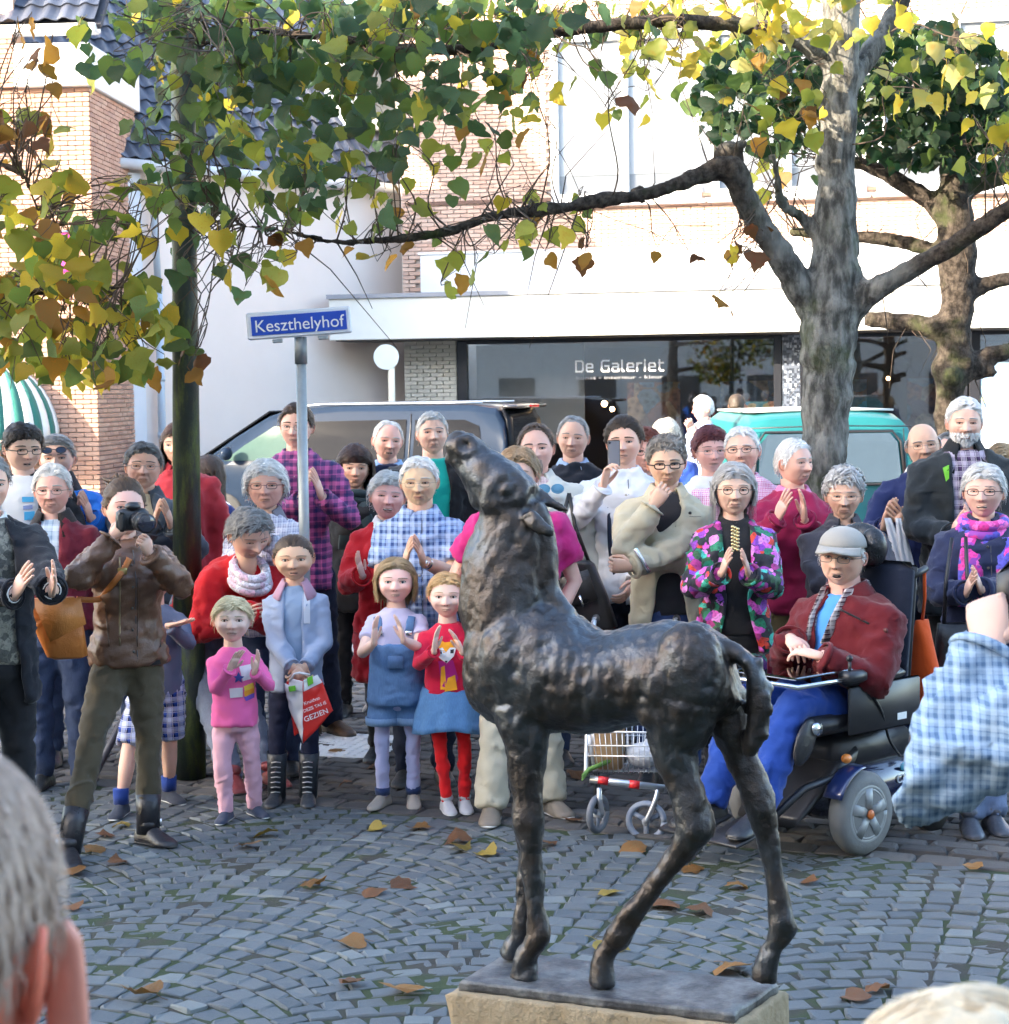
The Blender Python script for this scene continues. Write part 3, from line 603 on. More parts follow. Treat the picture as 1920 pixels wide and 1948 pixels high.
# ---- houses behind the viewer: they shade the square and show in the shop glass ----
OY = -7.0; OH = 2.75 + (14.5 - OY) * math.tan(SUN_EL) / math.cos(SUN_AZ)
row = empty('house_row', (-14, OY, 0), 0, 'row of white houses opposite, seen mirrored in the gallery window', 'building')
mb = MB(); mb.b2((-46, -8, 0), (50, 0, OH - 3.0)); mb.build('wall', M_plain((.62, .60, .57), .9), row, False)
mb = MB(); mb.prism([(.3, OH - 3.0), (-4.0, OH + .6 - .6), (-8.3, OH - 3.0)], 96, ax='x', o=-46); mb.build('roof', M_plain((.09, .07, .065), .8), row, False)
mb = MB()
for i in range(30):
    for j in range(3):
        if 2.2 + 2.7 * j < OH - 3.4: mb.b2((-44 + i * 3.1, .002, .9 + 2.7 * j), (-42.6 + i * 3.1, .02, 2.3 + 2.7 * j))
mb.build('window_glass', M_plain((.05, .06, .07), .1), row, False)

# ================================================================== street furniture
# lamp post
LPZ = 10.0; lb = ground(360, 1478); lt = at(347, 0, lb[1]); lpo = empty('lamp_post', (lb[0], lb[1], 0), 0, 'tall dark green mossy lamp post behind the photographer', 'lamp post')
t = NT('mossy_green_paint'); n1 = t.noise(5, 5, .65, t.co(scale=(3, 3, .7))); msk = sstep_node(t, n1, .46, .66)
t.bs(Base_Color=t.mix(msk, t.mix(t.noise(30, 4), (.012, .02, .016), (.03, .045, .035)), t.mix(t.noise(120, 3), (.045, .07, .018), (.13, .16, .05))), Roughness=t.math('ADD', t.math('MULTIPLY', msk, .4), .4)); t.bump(t.noise(120, 4), .3, .006); M_post = t.m
top = lt - np.array([lb[0], lb[1], 0]); top = top / top[2]
def lpp(z): return np.array([top[0] * z, top[1] * z, z])
mb = MB(); mb.tube([lpp(0), lpp(.72)], [.085, .085], 20); mb.tube([lpp(.72), lpp(.76)], [.085, .075], 20); mb.build('base_sleeve', M_post, lpo)
mb = MB(); mb.tube([lpp(.76), lpp(2.6), lpp(5.6)], [.073, .062, .050], 20); mb.build('pole', M_post, lpo)
mb = MB(); mb.tube([lpp(.70), lpp(.735)], .09, 20); mb.build('band', M_plain((.1, .11, .1), .5, .4), lpo)
mb = MB(); mb.tube([lpp(5.58), lpp(5.64)], .06, 14); mb.tube([lpp(5.64), lpp(5.7), lpp(6.1), lpp(6.18)], [.10, .22, .26, .05], 20); mb.build('lantern', M_post, lpo)
# street name sign on its pole
sY = 9.0; sg = at(575, 700, sY); sgo = empty('street_sign', (sg[0], sY, 0), rad(0), 'blue Keszthelyhof street name sign on a grey steel pole', 'sign')
spx = at(582, 1040, sY)[0] - sg[0]; stop = at(572, 645, sY); M_galv = M_plain((.32, .35, .36), .5, .5, var=.2, scale=20)
tx = stop[0] - sg[0]; bx_ = at(586, 1400, sY)[0] - sg[0]
mb = MB(); mb.tube([(bx_, 0, 0), (tx, 0, stop[2])], .026, 14); mb.build('pole', M_galv, sgo); mb = MB(); mb.tube([(tx, 0, stop[2] - .12), (tx, 0, stop[2] + .01)], .031, 14); mb.build('cap_sleeve', M_plain((.2, .22, .23), .5, .4), sgo)
c0 = at(474, 648, sY); c1 = at(671, 634, sY); c2 = at(474, 608, sY); wS = c1[0] - c0[0]; hS = c2[2] - c0[2]; sgA = math.atan2(c1[2] - c0[2], wS)
pl = empty('name_plate', ((c0[0] + c1[0]) / 2 - sg[0], -.03, (c0[2] + c1[2]) / 2)); pl.parent = sgo; pl.rotation_euler = (0, -sgA + rad(-.3), rad(5))
hS = hS + .03
mb = MB(); mb.box((0, 0, hS / 2), (wS, .022, hS), bev=.008); mb.build('plate', M_plain((.72, .74, .78), .4, var=.03), pl, False)
mb = MB(); mb.box((0, -.0135, hS / 2), (wS - .045, .004, hS - .04), bev=.001); mb.build('blue_field', M_plain(srgb('#1747b4'), .35, var=.05), pl, False)
tf = font('Keszthelyhof', .083, WHITE, pl, (0, -.0165, hS / 2 - .03), align='CENTER', bold=.0); tf.scale = (1.0, 1.0, 1)
mb = MB()
for x in (-.11, .11): mb.box((x, .0, -.012), (.05, .03, .02), bev=.004)
mb.build('bracket', M_galv, pl, False)
# round sign on a cream post in front of the gallery corner
rY = 27.2; rc = at(735, 679, rY); rsn = empty('round_sign', (rc[0], rY, 0), 0, 'round white sign on a cream post beside the gallery pier', 'sign')
rr_ = 24 / 3500 * rY; mb = MB(); mb.tube([(0, -.02, rc[2]), (0, .02, rc[2])], (rr_, rr_), 32); mb.build('disc', M_plain((.72, .80, .80), .35, var=.03), rsn, False)
mb = MB(); mb.tube([(.07, .03, 0), (.07, .03, rc[2])], .05, 14); mb.build('post', M_plain((.7, .68, .55), .6), rsn)

# ================================================================== vans
def van(name, label, paint, L, W_, prof, loc, rz, glassc):
    """prof: stations (x, z top, half width at the top); x runs from the tail (0) to the nose (L)"""
    v = empty(name, (*loc, 0), rz, label, 'van', 'vans parked in the street'); R = []
    for x, zt, hw in prof:
        zb = .30; hm = W_ / 2; b = min(1.0, zt - .08)
        half = [(hm * .9, zb), (hm * .985, zb + .12), (hm, .62), (hm * .99, min(.98, b)), (hw + (hm - hw) * .35, b + (zt - b) * .5), (hw + .02, zt - .10), (hw - .05, zt - .025), (hw - .25, zt), (hw * .3, zt + .012)]
        R.append([(x, y, z) for y, z in half] + [(x, -y, z) for y, z in reversed(half)])
    mb = MB(); mb.grid(np.array(R)); b = mb.build('body', paint, v); b.modifiers.new('b', 'BEVEL').width = .01
    for x in (.85, L - .95):
        for s in (-1, 1):
            w = empty('wheel', (x, s * (W_ / 2 - .09), .32)); w.parent = v
            mb = MB(); mb.tube([(0, -.1, 0), (0, -.08, 0), (0, .08, 0), (0, .1, 0)], [.28, .32, .32, .28], 24); mb.build('tyre', RUBBER, w); mb = MB(); mb.tube([(0, s * .09, 0), (0, s * .108, 0)], [.21, .19], 18); mb.build('rim', ALU, w, False)
    return v
M_vg = M_plain((.015, .025, .045), .16, .0, var=.1, spec=.12); M_vt = M_plain((.018, .135, .14), .35, .0, var=.05, spec=.2); M_vgl = M_plain((.010, .011, .014), .22, spec=.06); M_gg = M_glass((.45, .62, .56), .15)
va = rad(180 - 17); cx = np.array([0.0, 23.0]) - .95 * np.array([-math.sin(va), math.cos(va)]) * 1.0
cx = np.array([.278, 23.91])
gv = van('grey_van', 'slate grey passenger van with dark windows parked by the gallery', M_vg, 4.85, 1.9, [(0, 1.28, .86), (.04, 1.52, .80), (.16, 1.70, .76), (.5, 1.75, .76), (2.2, 1.76, .75), (3.0, 1.71, .73), (3.3, 1.63, .71), (3.8, 1.35, .72), (4.25, 1.04, .76), (4.6, .90, .74), (4.8, .74, .70), (4.85, .60, .66)], cx, va, None)
_vb = [c for c in gv.children if c.name.startswith('body')][0].data; _vbv = BVHTree.FromPolygons([tuple(v.co) for v in _vb.vertices], [tuple(q.vertices) for q in _vb.polygons])
def side_y(x, z): h = _vbv.ray_cast(Vector((x, 3, z)), Vector((0, -1, 0))); return h[0].y if h[0] is not None else .8
def side_panel(parent, name, pts, mat, s=1, off=.010):
    mb = MB(); c = np.mean(pts, 0); n = len(pts); E = []
    for i in range(n):
        for j in range(4): E.append(np.array(pts[i]) + (np.array(pts[(i + 1) % n]) - np.array(pts[i])) * j / 4)
    V = [];
    for f in (1, .66, .33): V += [c + (e - c) * f for e in E]
    V.append(c); m = len(E); F = [(i * m + k, i * m + (k + 1) % m, (i + 1) * m + (k + 1) % m, (i + 1) * m + k) for i in range(2) for k in range(m)] + [(2 * m + k, 2 * m + (k + 1) % m, 3 * m) for k in range(m)]
    mb.add([(q[0], s * (side_y(q[0], q[1]) + off), q[1]) for q in V], F); return mb.build(name, mat, parent)
for s in (1, -1):
    side_panel(gv, 'rear_side_window', [(.30, 1.08), (1.22, 1.06), (1.22, 1.54), (.55, 1.54), (.36, 1.46)], M_vgl, s); side_panel(gv, 'sliding_door_window', [(1.34, 1.05), (2.78, 1.04), (2.78, 1.53), (1.34, 1.55)], M_vgl, s)
    side_panel(gv, 'front_window', [(2.9, 1.04), (3.86, 1.03), (3.62, 1.22), (3.2, 1.47), (2.9, 1.52)], M_plain((.05, .085, .075), .25, spec=.06), s)
    mb = MB(); mb.ell((3.75, s * 1.07, 1.13), (.08, .11, .09)); mb.build('mirror', M_vg, gv)
    mb = MB(); mb.tube([(1.28, s * (side_y(1.28, z) + .004), z) for z in np.linspace(.4, 1.62, 8)], .008, 6); mb.build('door_seam', BLACK, gv); mb = MB(); mb.tube([(2.84, s * (side_y(2.84, z) + .004), z) for z in np.linspace(.4, 1.6, 8)], .008, 6); mb.build('door_seam', BLACK, gv)
    mb = MB(); mb.tube([(x, s * .70, 1.755 - .05 * max(0, (x - 2.6) / .5)) for x in np.linspace(.35, 2.9, 8)], .016, 8); mb.build('roof_rail', M_plain((.45, .5, .56), .3, .8), gv)
mb = MB(); mb.grid([[(-.02, y, .95) for y in np.linspace(-.8, .8, 7)], [(.0, y, 1.28) for y in np.linspace(-.78, .78, 7)], [(.03, y, 1.52) for y in np.linspace(-.74, .74, 7)], [(.10, y, 1.66) for y in np.linspace(-.70, .70, 7)]], closed=False, caps=False); o = mb.build('rear_window', M_vgl, gv); o.modifiers.new('s', 'SOLIDIFY').thickness = .03
mb = MB(); mb.box((.0, 0, 1.70), (.22, 1.4, .05), bev=.02); mb.build('spoiler', M_plain((.03, .03, .035), .2, coat=1.0), gv)
mb = MB(); mb.box((-.12, -.05, 1.70), (.03, .36, .04), bev=.008); mb.build('brake_light', M_plain((.55, .02, .02), .2), gv, False)
mb = MB(); V = [(3.32, y, 1.66) for y in (-.6, .6)] + [(4.27, y, 1.06) for y in (.72, -.72)]; mb.add(V, [(0, 1, 2, 3)]); o = mb.build('windscreen', M_vgl, gv, False); o.modifiers.new('s', 'SOLIDIFY').thickness = .02
tz = 17.2; tc = at(1578, 760, tz)
ta = rad(90 + 3); tv = van('teal_van', 'turquoise van seen from behind, parked right of the gallery window', M_vt, 4.2, 1.76, [(0, 1.05, .84), (.03, 1.36, .80), (.12, 1.60, .76), (.4, 1.66, .75), (2.0, 1.68, .74), (2.7, 1.60, .72), (3.4, 1.08, .74), (4.0, .9, .7), (4.2, .65, .66)], (tc[0], tz), ta, None)
mb = MB(); n_ = 9
def tw(u, v): # rounded rear window patch
    y = u * .68 * (1 - .06 * v); z = 1.0 + .46 * v; x = -.012 + (.035 if v > .5 else 0) * (v - .5) * 2; return (x, y, z)
outl = [(-1, .1), (-.93, 0), (.93, 0), (1, .1), (1, .8), (.9, 1), (-.9, 1), (-1, .8)]; mb.add([tw(*q) for q in outl], [tuple(range(8))]); o = mb.build('rear_window', M_plain((.06, .09, .12), .12, spec=.15), tv, False); o.modifiers.new('s', 'SOLIDIFY').thickness = .012
mb = MB(); mb.tube([tw(u * 1.05, v * 1.08 - .04) for u, v in outl + outl[:1]], .014, 6); mb.build('window_seal', BLACK, tv)
for y in (-.74, .74): mb = MB(); mb.tube([(-.008, y, .4), (-.004, y * .985, 1.0), (.03, y * .96, 1.5)], .006, 6); mb.build('door_seam', BLACK, tv)
mb = MB(); mb.tube([(.02, -.78, 1.52), (.015, 0, 1.535), (.02, .78, 1.52)], .006, 6); mb.build('door_seam', BLACK, tv)
for y in (-.82, .82): mb = MB(); mb.box((.0, y, .95), (.05, .10, .45), bev=.02); mb.build('tail_light', M_plain((.4, .02, .02), .2), tv, False)
mb = MB(); mb.box((-.05, 0, .42), (.14, 1.7, .22), bev=.05); mb.build('bumper', BLKPL, tv, False)
mb = MB(); mb.grid([[(x, y, 1.675 - .02 * abs(y)) for y in np.linspace(-.7, .7, 5)] for x in np.linspace(.35, 2.1, 4)], closed=False, caps=False); o = mb.build('roof_panel', M_plain((.55, .55, .52), .5), tv); o.modifiers.new('s', 'SOLIDIFY').thickness = .02
# ================================================================== trees
t = NT('bark'); vb = t.co(scale=(7, 7, 2.4)); n1 = t.noise(3.0, 6, .65, vb); n2 = t.noise(2.2, 4); ms = sstep_node(t, t.noise(1.7, 5, .6), .52, .72)
col = t.mix(sstep_node(t, n1, .35, .68), (.055, .052, .045), (.26, .25, .22)); col = t.mix(sstep_node(t, n2, .5, .8), col, (.30, .30, .27)); col = t.mix(ms, col, t.mix(t.noise(50, 3), (.03, .05, .015), (.10, .125, .04)))
nl = t.noise(26.0, 6, .65); cl2 = t.mix(sstep_node(t, nl, .35, .68), (.022, .017, .013), (.085, .068, .054)); cl2 = t.mix(sstep_node(t, t.noise(2.6, 5, .6), .5, .7), cl2, (.045, .055, .02)); lat = t.n('Attribute', attribute_name='limb'); col = t.mix(lat.outputs['Fac'], col, cl2)  # bark turns darker out along the limbs: their backlit look put into the colour
t.bs(Base_Color=col, Roughness=.95); t.b.inputs['Specular IOR Level'].default_value = .2
t.bump(t.math('ADD', n1, t.math('MULTIPLY', t.noise(40, 4), .3)), .9, .03); M_bark = t.m
M_twig = M_plain((.075, .05, .032), .85, var=.3)
@cached
def M_leaf(c, tr=.58):
    t = NT('leaf'); oi = t.n('ObjectInfo').outputs['Random']; gi = t.n('NewGeometry').outputs['Random Per Island']; r = t.math('FRACT', t.math('ADD', oi, gi))
    nz = t.noise(16, 4); col = t.mix(r, dk(c, .62), dk(c, 1.35)); col = t.mix(sstep_node(t, nz, .52, .75), col, (c[0] * 1.1 + .05, c[1] * .75, c[2] * .5))
    t.bs(Base_Color=col, Roughness=.48); t.bump(t.noise(45, 3), .4, .01); t.b.inputs['Specular IOR Level'].default_value = .35
    tl = t.n('BsdfTranslucent'); t.t.links.new(t.mix(.35, col, (c[0] * 2.2, c[1] * 2.0, c[2] * .8)), tl.inputs[0]); mx = t.n('MixShader', {0: tr}); t.t.links.new(t.b.outputs[0], mx.inputs[1]); t.t.links.new(tl.outputs[0], mx.inputs[2]); t.t.links.new(mx.outputs[0], t.out.inputs[0]); return t.m
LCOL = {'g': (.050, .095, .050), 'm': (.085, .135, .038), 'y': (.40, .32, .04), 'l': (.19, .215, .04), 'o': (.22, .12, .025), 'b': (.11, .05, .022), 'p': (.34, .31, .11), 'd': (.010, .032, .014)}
def leaf_mesh(name, mat, seed, ragged=0.0):
    """heart shaped leaf with a toothed edge, length about 1, stalk at the top, tip down (-z), faces -y; folded along the rib and curled"""
    r = np.random.default_rng(seed); half = [(0.0, .07), (.15, .12), (.33, .10), (.45, -.04), (.53, -.20), (.42, -.40), (.33, -.52), (.14, -.72), (0.0, -.95)]
    cup = r.uniform(-.5, .8); fold = r.uniform(.0, .6); tw = r.uniform(-.7, .7); rip = r.uniform(.02, .05); rp = r.uniform(0, 6); mb = MB()
    ctr = [(0, .02), (0, -.14), (0, -.32), (0, -.5), (0, -.66), (0, -.8)]; V = []
    def dis(x, z):
        y = fold * abs(x) * .8 - cup * (x * x * 1.3 + (z + .4) ** 2 * .8) + tw * x * (z + .4) + rip * math.sin(x * 14 + z * 11 + rp); return (x, y, z)
    pts = [dis(x * (1 + ragged * r.normal() * .25) + r.normal() * .025, z + r.normal() * .025) for x, z in half]; L = [dis(-x * (1 + ragged * r.normal() * .25) + r.normal() * .025, z + r.normal() * .025) for x, z in half[1:-1]]
    C = [dis(*c) for c in ctr]; V = pts + L + C; nC = len(pts) + len(L); F = []
    Rr_ = list(range(len(pts))); Lr = [0] + list(range(len(pts), len(pts) + len(L))) + [len(pts) - 1]
    def side(ring, flip):
        cs = [nC + i for i in range(6)]; m = [(0, 0), (1, 0), (2, 0), (3, 1), (4, 2), (5, 3), (6, 4), (7, 5), (8, 5)]
        for (a, ca), (b, cb) in zip(m[:-1], m[1:]):
            q = [ring[a], ring[b], cs[cb]] if ca == cb else [ring[a], ring[b], cs[cb], cs[ca]]
            F.append(tuple(reversed(q)) if flip else tuple(q))
    side(Rr_, False); side(Lr, True); mb.add(V, F)
    mb.tube([(0, dis(0, .05)[1], .05), (.02, .0, .22), (.03, .03, .40)], [.012, .010, .009], 4)
    return mb.mesh(name, mat, True)
LM = {}
def leaf_set(keys):
    pr = []
    for k in keys:
        for s in range(5):
            if (k, s) not in LM: LM[(k, s)] = leaf_mesh('leaf', M_leaf(LCOL[k]), hash((k, s)) % 1000 if False else ord(k) * 7 + s, .7 if k in 'bo' else .35)
            pr.append(LM[(k, s)])
    return pr
def limb_pts(L, Y, dY=0.0):
    out = []
    for i, q in enumerate(L):
        yy = Y + dY * i / max(1, len(L) - 1) if len(q) < 4 else q[3]; p = at(q[0], q[1], yy); out.append((p, q[2] * yy / FPX))
    return out
def smoothpath(P, R, k=6):
    P = np.array(P); R = np.array(R); n = len(P); o = []; ro = []
    for i in range(n - 1):
        p0, p1, p2, p3 = P[max(i - 1, 0)], P[i], P[i + 1], P[min(i + 2, n - 1)]
        for j in range(k):
            s = j / k; o.append(.5 * ((2 * p1) + (-p0 + p2) * s + (2 * p0 - 5 * p1 + 4 * p2 - p3) * s * s + (-p0 + 3 * p1 - 3 * p2 + p3) * s ** 3)); ro.append(R[i] + (R[i + 1] - R[i]) * s)
    o.append(P[-1]); ro.append(R[-1]); return o, ro
def tree(name, label, base, limbs, Y, blobs, leafL, keys, limit=300, seed=1, knobs=(), twigs=120, voxel=.022, leaf_name='leaf', trunk_w=.42):
    rng = np.random.default_rng(seed); tr = empty(name, (base[0], base[1], 0), 0, label, 'tree', 'pleached lime trees on the square'); o = np.array([base[0], base[1], 0.0]); mb = MB(); nodes = []
    for L, dY in limbs:
        q = limb_pts(L, Y, dY); P, R = smoothpath([a[0] for a in q], [a[1] for a in q]); R = [r * (1 + .035 * rng.normal()) for r in R]
        P = [p + rng.normal(size=3) * r * .06 for p, r in zip(P, R)]; mb.tube([p - o for p in P], R, 14); nodes += list(zip(P, R))
    for x, y, r in knobs:
        p = at(x, y, Y); mb.ell(p - o, np.array([1.1, 1, .9]) * r * Y / FPX)
        for k in range(5): mb.ell(p - o + rng.normal(size=3) * r * Y / FPX * .6, r * Y / FPX * rng.uniform(.3, .6))
    V, F = remesh(mb, voxel, 2); N = vnormals(V, F); V = V + N * (.006 * snoise(V * np.array([1, 1, .35]), 9, seed) + .003 * snoise(V, 30, seed + 1))[:, None]
    dl = np.abs(V[:, 0] + .12 * snoise(V, 3, seed + 3, 2)); me = vfmesh('trunk', V, F, M_bark); la = me.attributes.new('limb', 'FLOAT', 'POINT'); la.data.foreach_set('value', sstep(trunk_w - .22, trunk_w + .22, dl).astype(np.float32)); trunk = link('trunk', me, tr)
    cr = empty('crown', (0, 0, 0)); cr.parent = tr; pr = leaf_set(keys); its = []; tw = MB(); targets = []; must = []
    for (cx_, cy_, rx, ry, cnt, mixs, y0, y1) in blobs:
        for i in range(cnt):
            a = rng.uniform(0, 6.283); q = math.sqrt(rng.uniform()); px = cx_ + rx * q * math.cos(a); py = cy_ + ry * q * math.sin(a)
            if 440 < px < 700 and 560 < py < 690: continue
            yy = rng.uniform(y0, y1); p = at(px, py, yy) - o
            k = keys.index(mixs[rng.integers(len(mixs))]); L = leafL * rng.uniform(.6, 1.25)
            R = rotz(rng.normal() * 1.0 + (3.14 if rng.random() < .3 else 0)) @ rotx(rng.normal() * .55 - .15) @ roty(rng.normal() * .5)
            its.append((k * 5 + int(rng.integers(5)), mat4(R, p, (L, L, L)))); targets.append(p + R @ np.array([0.03, .03, .4]) * L)
            if cnt <= 30: must.append(len(targets) - 1)
    # twigs: every few leaves hang on one, grown from the nearest piece of limb
    NP = np.array([n[0] - o for n in nodes]); NR = np.array([n[1] for n in nodes])
    if len(targets):
        T = np.array(targets); pick = list(dict.fromkeys(list(rng.permutation(len(T))[:twigs]) + must))
        for i in pick:
            d = np.linalg.norm((NP - T[i]) * np.array([1, .5, .9]), axis=1); j = int(np.argsort(d)[rng.integers(0, min(8, len(d)))]); a = NP[j]; b = T[i]; L = np.linalg.norm(b - a)
            if L > 2.4: continue
            m1 = a + (b - a) * .35 + rng.normal(size=3) * .07 * L + np.array([0, 0, .06 * L]); m2 = a + (b - a) * .7 + rng.normal(size=3) * .06 * L + np.array([0, 0, .05 * L])
            P, R = smoothpath([a, m1, m2, b], [.005, .004, .003, .002], 4); tw.tube(P, R, 5)
            near = np.argsort(np.linalg.norm(T - m2, axis=1))[:3]
            for q in near:
                if np.linalg.norm(T[q] - m2) < .45: tw.tube([m2, (m2 + T[q]) / 2 + rng.normal(size=3) * .02, T[q]], [.0022, .002, .0016], 4)
    # water shoots and hanging fine twigs along the limbs
    for i in range(twigs // 2):
        j = rng.integers(len(NP)); a = NP[j]
        if NR[j] > .12: continue
        up = rng.random() < .55; L = rng.uniform(.15, .7); d = nrm(np.array([rng.normal() * .5, rng.normal() * .4, 1.0 if up else -.7])); P = [a, a + d * L * .5 + rng.normal(size=3) * .03, a + d * L + rng.normal(size=3) * .07]; tw.tube(P, [.0045, .003, .0015], 4)
    if tw.n: tw.build('twigs', M_twig, tr)['kind'] = 'stuff'
    pieces(cr, leaf_name, pr, its, limit, 'leaf_mass'); return tr
AY = 10.1; ab = at(1572, 1000, AY)
limA = [([(1580, 1520, 54), (1572, 1200, 47), (1568, 900, 44), (1574, 700, 49), (1577, 600, 56), (1588, 500, 46), (1591, 340, 37), (1598, 150, 36), (1605, -60, 34), (1610, -260, 28)], 0),
        ([(1548, 590, 32), (1500, 510, 28), (1462, 450, 25), (1420, 386, 24), (1392, 322, 27), (1330, 335, 17), (1280, 354, 15), (1210, 374, 12), (1144, 380, 15), (1085, 394, 11), (1026, 400, 14), (942, 411, 10), (842, 442, 11), (741, 455, 9), (640, 460, 8), (538, 440, 6), (454, 427, 5), (388, 421, 4)], -1.1),
        ([(1610, 590, 34), (1666, 551, 23), (1750, 504, 19), (1834, 454, 19), (1925, 395, 17), (2060, 330, 15)], -.5),
        ([(1600, 170, 25), (1650, 110, 20), (1715, 0, 17), (1740, -120, 13)], .4),
        ([(1585, 110, 24), (1480, 60, 18), (1400, 48, 15), (1280, 40, 14), (1144, 50, 13), (1026, 64, 14), (909, 91, 12), (774, 91, 11), (640, 74, 10), (538, 64, 9), (454, 57, 7), (380, 90, 5)], -1.2),
        ([(1560, 450, 14), (1520, 410, 11), (1488, 386, 11), (1478, 330, 8), (1470, 290, 6)], -.2),
        ([(1460, -40, 16), (1200, -70, 14), (800, -60, 12), (420, -50, 8)], -1.0)]
g0 = 'gggggggggmmmmlly'; g1 = 'gggmmmllllyo'; g2 = 'mmllllyyob'; g3 = 'ypyllypylp'
blA = [(400, 80, 270, 110, 130, g0, 8.3, 9.9), (570, 190, 290, 130, 190, g0, 8.3, 9.9), (760, 110, 250, 120, 150, g0, 8.4, 10.2), (470, 330, 220, 90, 85, g0, 8.2, 9.6), (880, 210, 160, 100, 42, g1, 8.6, 10.0), (690, 350, 200, 75, 36, g1, 8.4, 9.8),
       (430, 480, 120, 80, 24, g1, 8.2, 9.4), (760, 450, 300, 60, 22, g2, 8.4, 9.8), (1020, 410, 120, 50, 12, g2, 9, 10), (1010, 30, 300, 40, 62, g1, 8.8, 10.4), (1120, 160, 190, 90, 26, g2, 9, 10.4), (1340, 50, 170, 80, 62, g3, 9.4, 10.8), (1560, 25, 190, 60, 34, g3, 9.2, 9.9),
       (1480, 190, 140, 110, 34, g2, 9.4, 10.6), (1815, 110, 145, 120, 34, g3, 9.0, 10.4), (1885, 270, 60, 90, 10, g2 + 'b', 9.0, 10), (1400, 430, 60, 90, 10, 'yob', 9.6, 10.3), (1180, 470, 200, 25, 6, 'lob', 9, 10), (820, 500, 90, 60, 5, 'llo', 9, 10), (1420, 560, 60, 40, 2, 'bo', 9.8, 10),
       (320, 180, 120, 190, 26, 'gmm', 7.8, 8.6), (500, 600, 40, 20, 3, 'lyo', 8.6, 8.9), (350, 700, 40, 80, 4, 'mob', 8.6, 8.9), (860, 20, 240, 50, 50, g0, 8.4, 10), (640, 30, 420, 45, 90, g0, 8.6, 10.2)]
tree('lime_tree', 'nearer lime tree with grey mossy trunk and a long trained limb reaching left', ab, limA, AY, [(a, b, c, d, int(e * 1.08), f, g, h) for a, b, c, d, e, f, g, h in blA], .106, 'gmlyobp', 300, 3, [(1385, 292, 26), (1212, 368, 15), (1312, 338, 16), (1470, 300, 9), (1860, 440, 16), (1490, 380, 12)], 170)
BY = 12.6; bb = at(1815, 1000, BY)
limB = [([(1806, 1400, 22), (1800, 1000, 19), (1800, 820, 20), (1815, 690, 36), (1820, 600, 30), (1824, 520, 36), (1820, 440, 36), (1815, 340, 28), (1815, 200, 18), (1815, 60, 12)], 0), ([(1800, 410, 22), (1767, 380, 19), (1700, 339, 16), (1643, 313, 13), (1560, 300, 9)], .3), ([(1850, 356, 15), (1920, 336, 14), (2000, 325, 12)], 0),
        ([(1800, 490, 18), (1767, 474, 14), (1717, 460, 14), (1633, 450, 12), (1500, 440, 9)], .3), ([(1790, 630, 22), (1740, 615, 18), (1690, 610, 17), (1646, 606, 15)], .1), ([(1840, 560, 18), (1880, 540, 15), (1930, 526, 14)], 0), ([(1840, 700, 24), (1873, 682, 18), (1930, 664, 15)], 0)]
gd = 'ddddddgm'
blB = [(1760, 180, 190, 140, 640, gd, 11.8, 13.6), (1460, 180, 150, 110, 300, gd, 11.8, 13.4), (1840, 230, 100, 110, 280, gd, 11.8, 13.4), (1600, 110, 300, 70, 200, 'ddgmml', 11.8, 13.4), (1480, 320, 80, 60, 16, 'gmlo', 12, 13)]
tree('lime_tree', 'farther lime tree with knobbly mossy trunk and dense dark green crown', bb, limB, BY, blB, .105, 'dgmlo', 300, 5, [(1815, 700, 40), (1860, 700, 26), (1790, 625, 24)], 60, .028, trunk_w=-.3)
CY = 8.9; cb = at(-330, 1000, CY)
limC = [([(-330, 1600, 60), (-325, 1000, 55), (-320, 600, 55), (-320, 300, 45), (-320, 0, 35)], 0), ([(-320, 600, 30), (-150, 572, 20), (0, 560, 12), (90, 552, 10), (160, 545, 6), (230, 552, 4)], -.2), ([(-320, 330, 26), (-120, 300, 14), (0, 312, 8), (50, 345, 6), (72, 400, 5), (110, 430, 4)], -.2)]
gy = 'llllyyymmo'
blC = [(130, 600, 200, 120, 105, gy, 8.2, 9.4), (60, 480, 130, 120, 60, gy, 8.2, 9.4), (60, 330, 110, 130, 34, 'lyob', 8.2, 9.4), (230, 640, 110, 80, 34, gy, 8.2, 9.2), (50, 150, 60, 130, 12, 'boo', 8.3, 9.3), (260, 420, 80, 90, 16, 'lmy', 8.3, 9.2), (160, 700, 70, 40, 8, 'yyo', 8.3, 9.0)]
tree('lime_tree', 'lime tree at the left edge with yellow green leaves hanging over the awning', cb, limC, CY, [(a, b, c, d, int(e * 1.3), f, g, h) for a, b, c, d, e, f, g, h in blC], .115, 'lymob', 300, 9, [], 60)

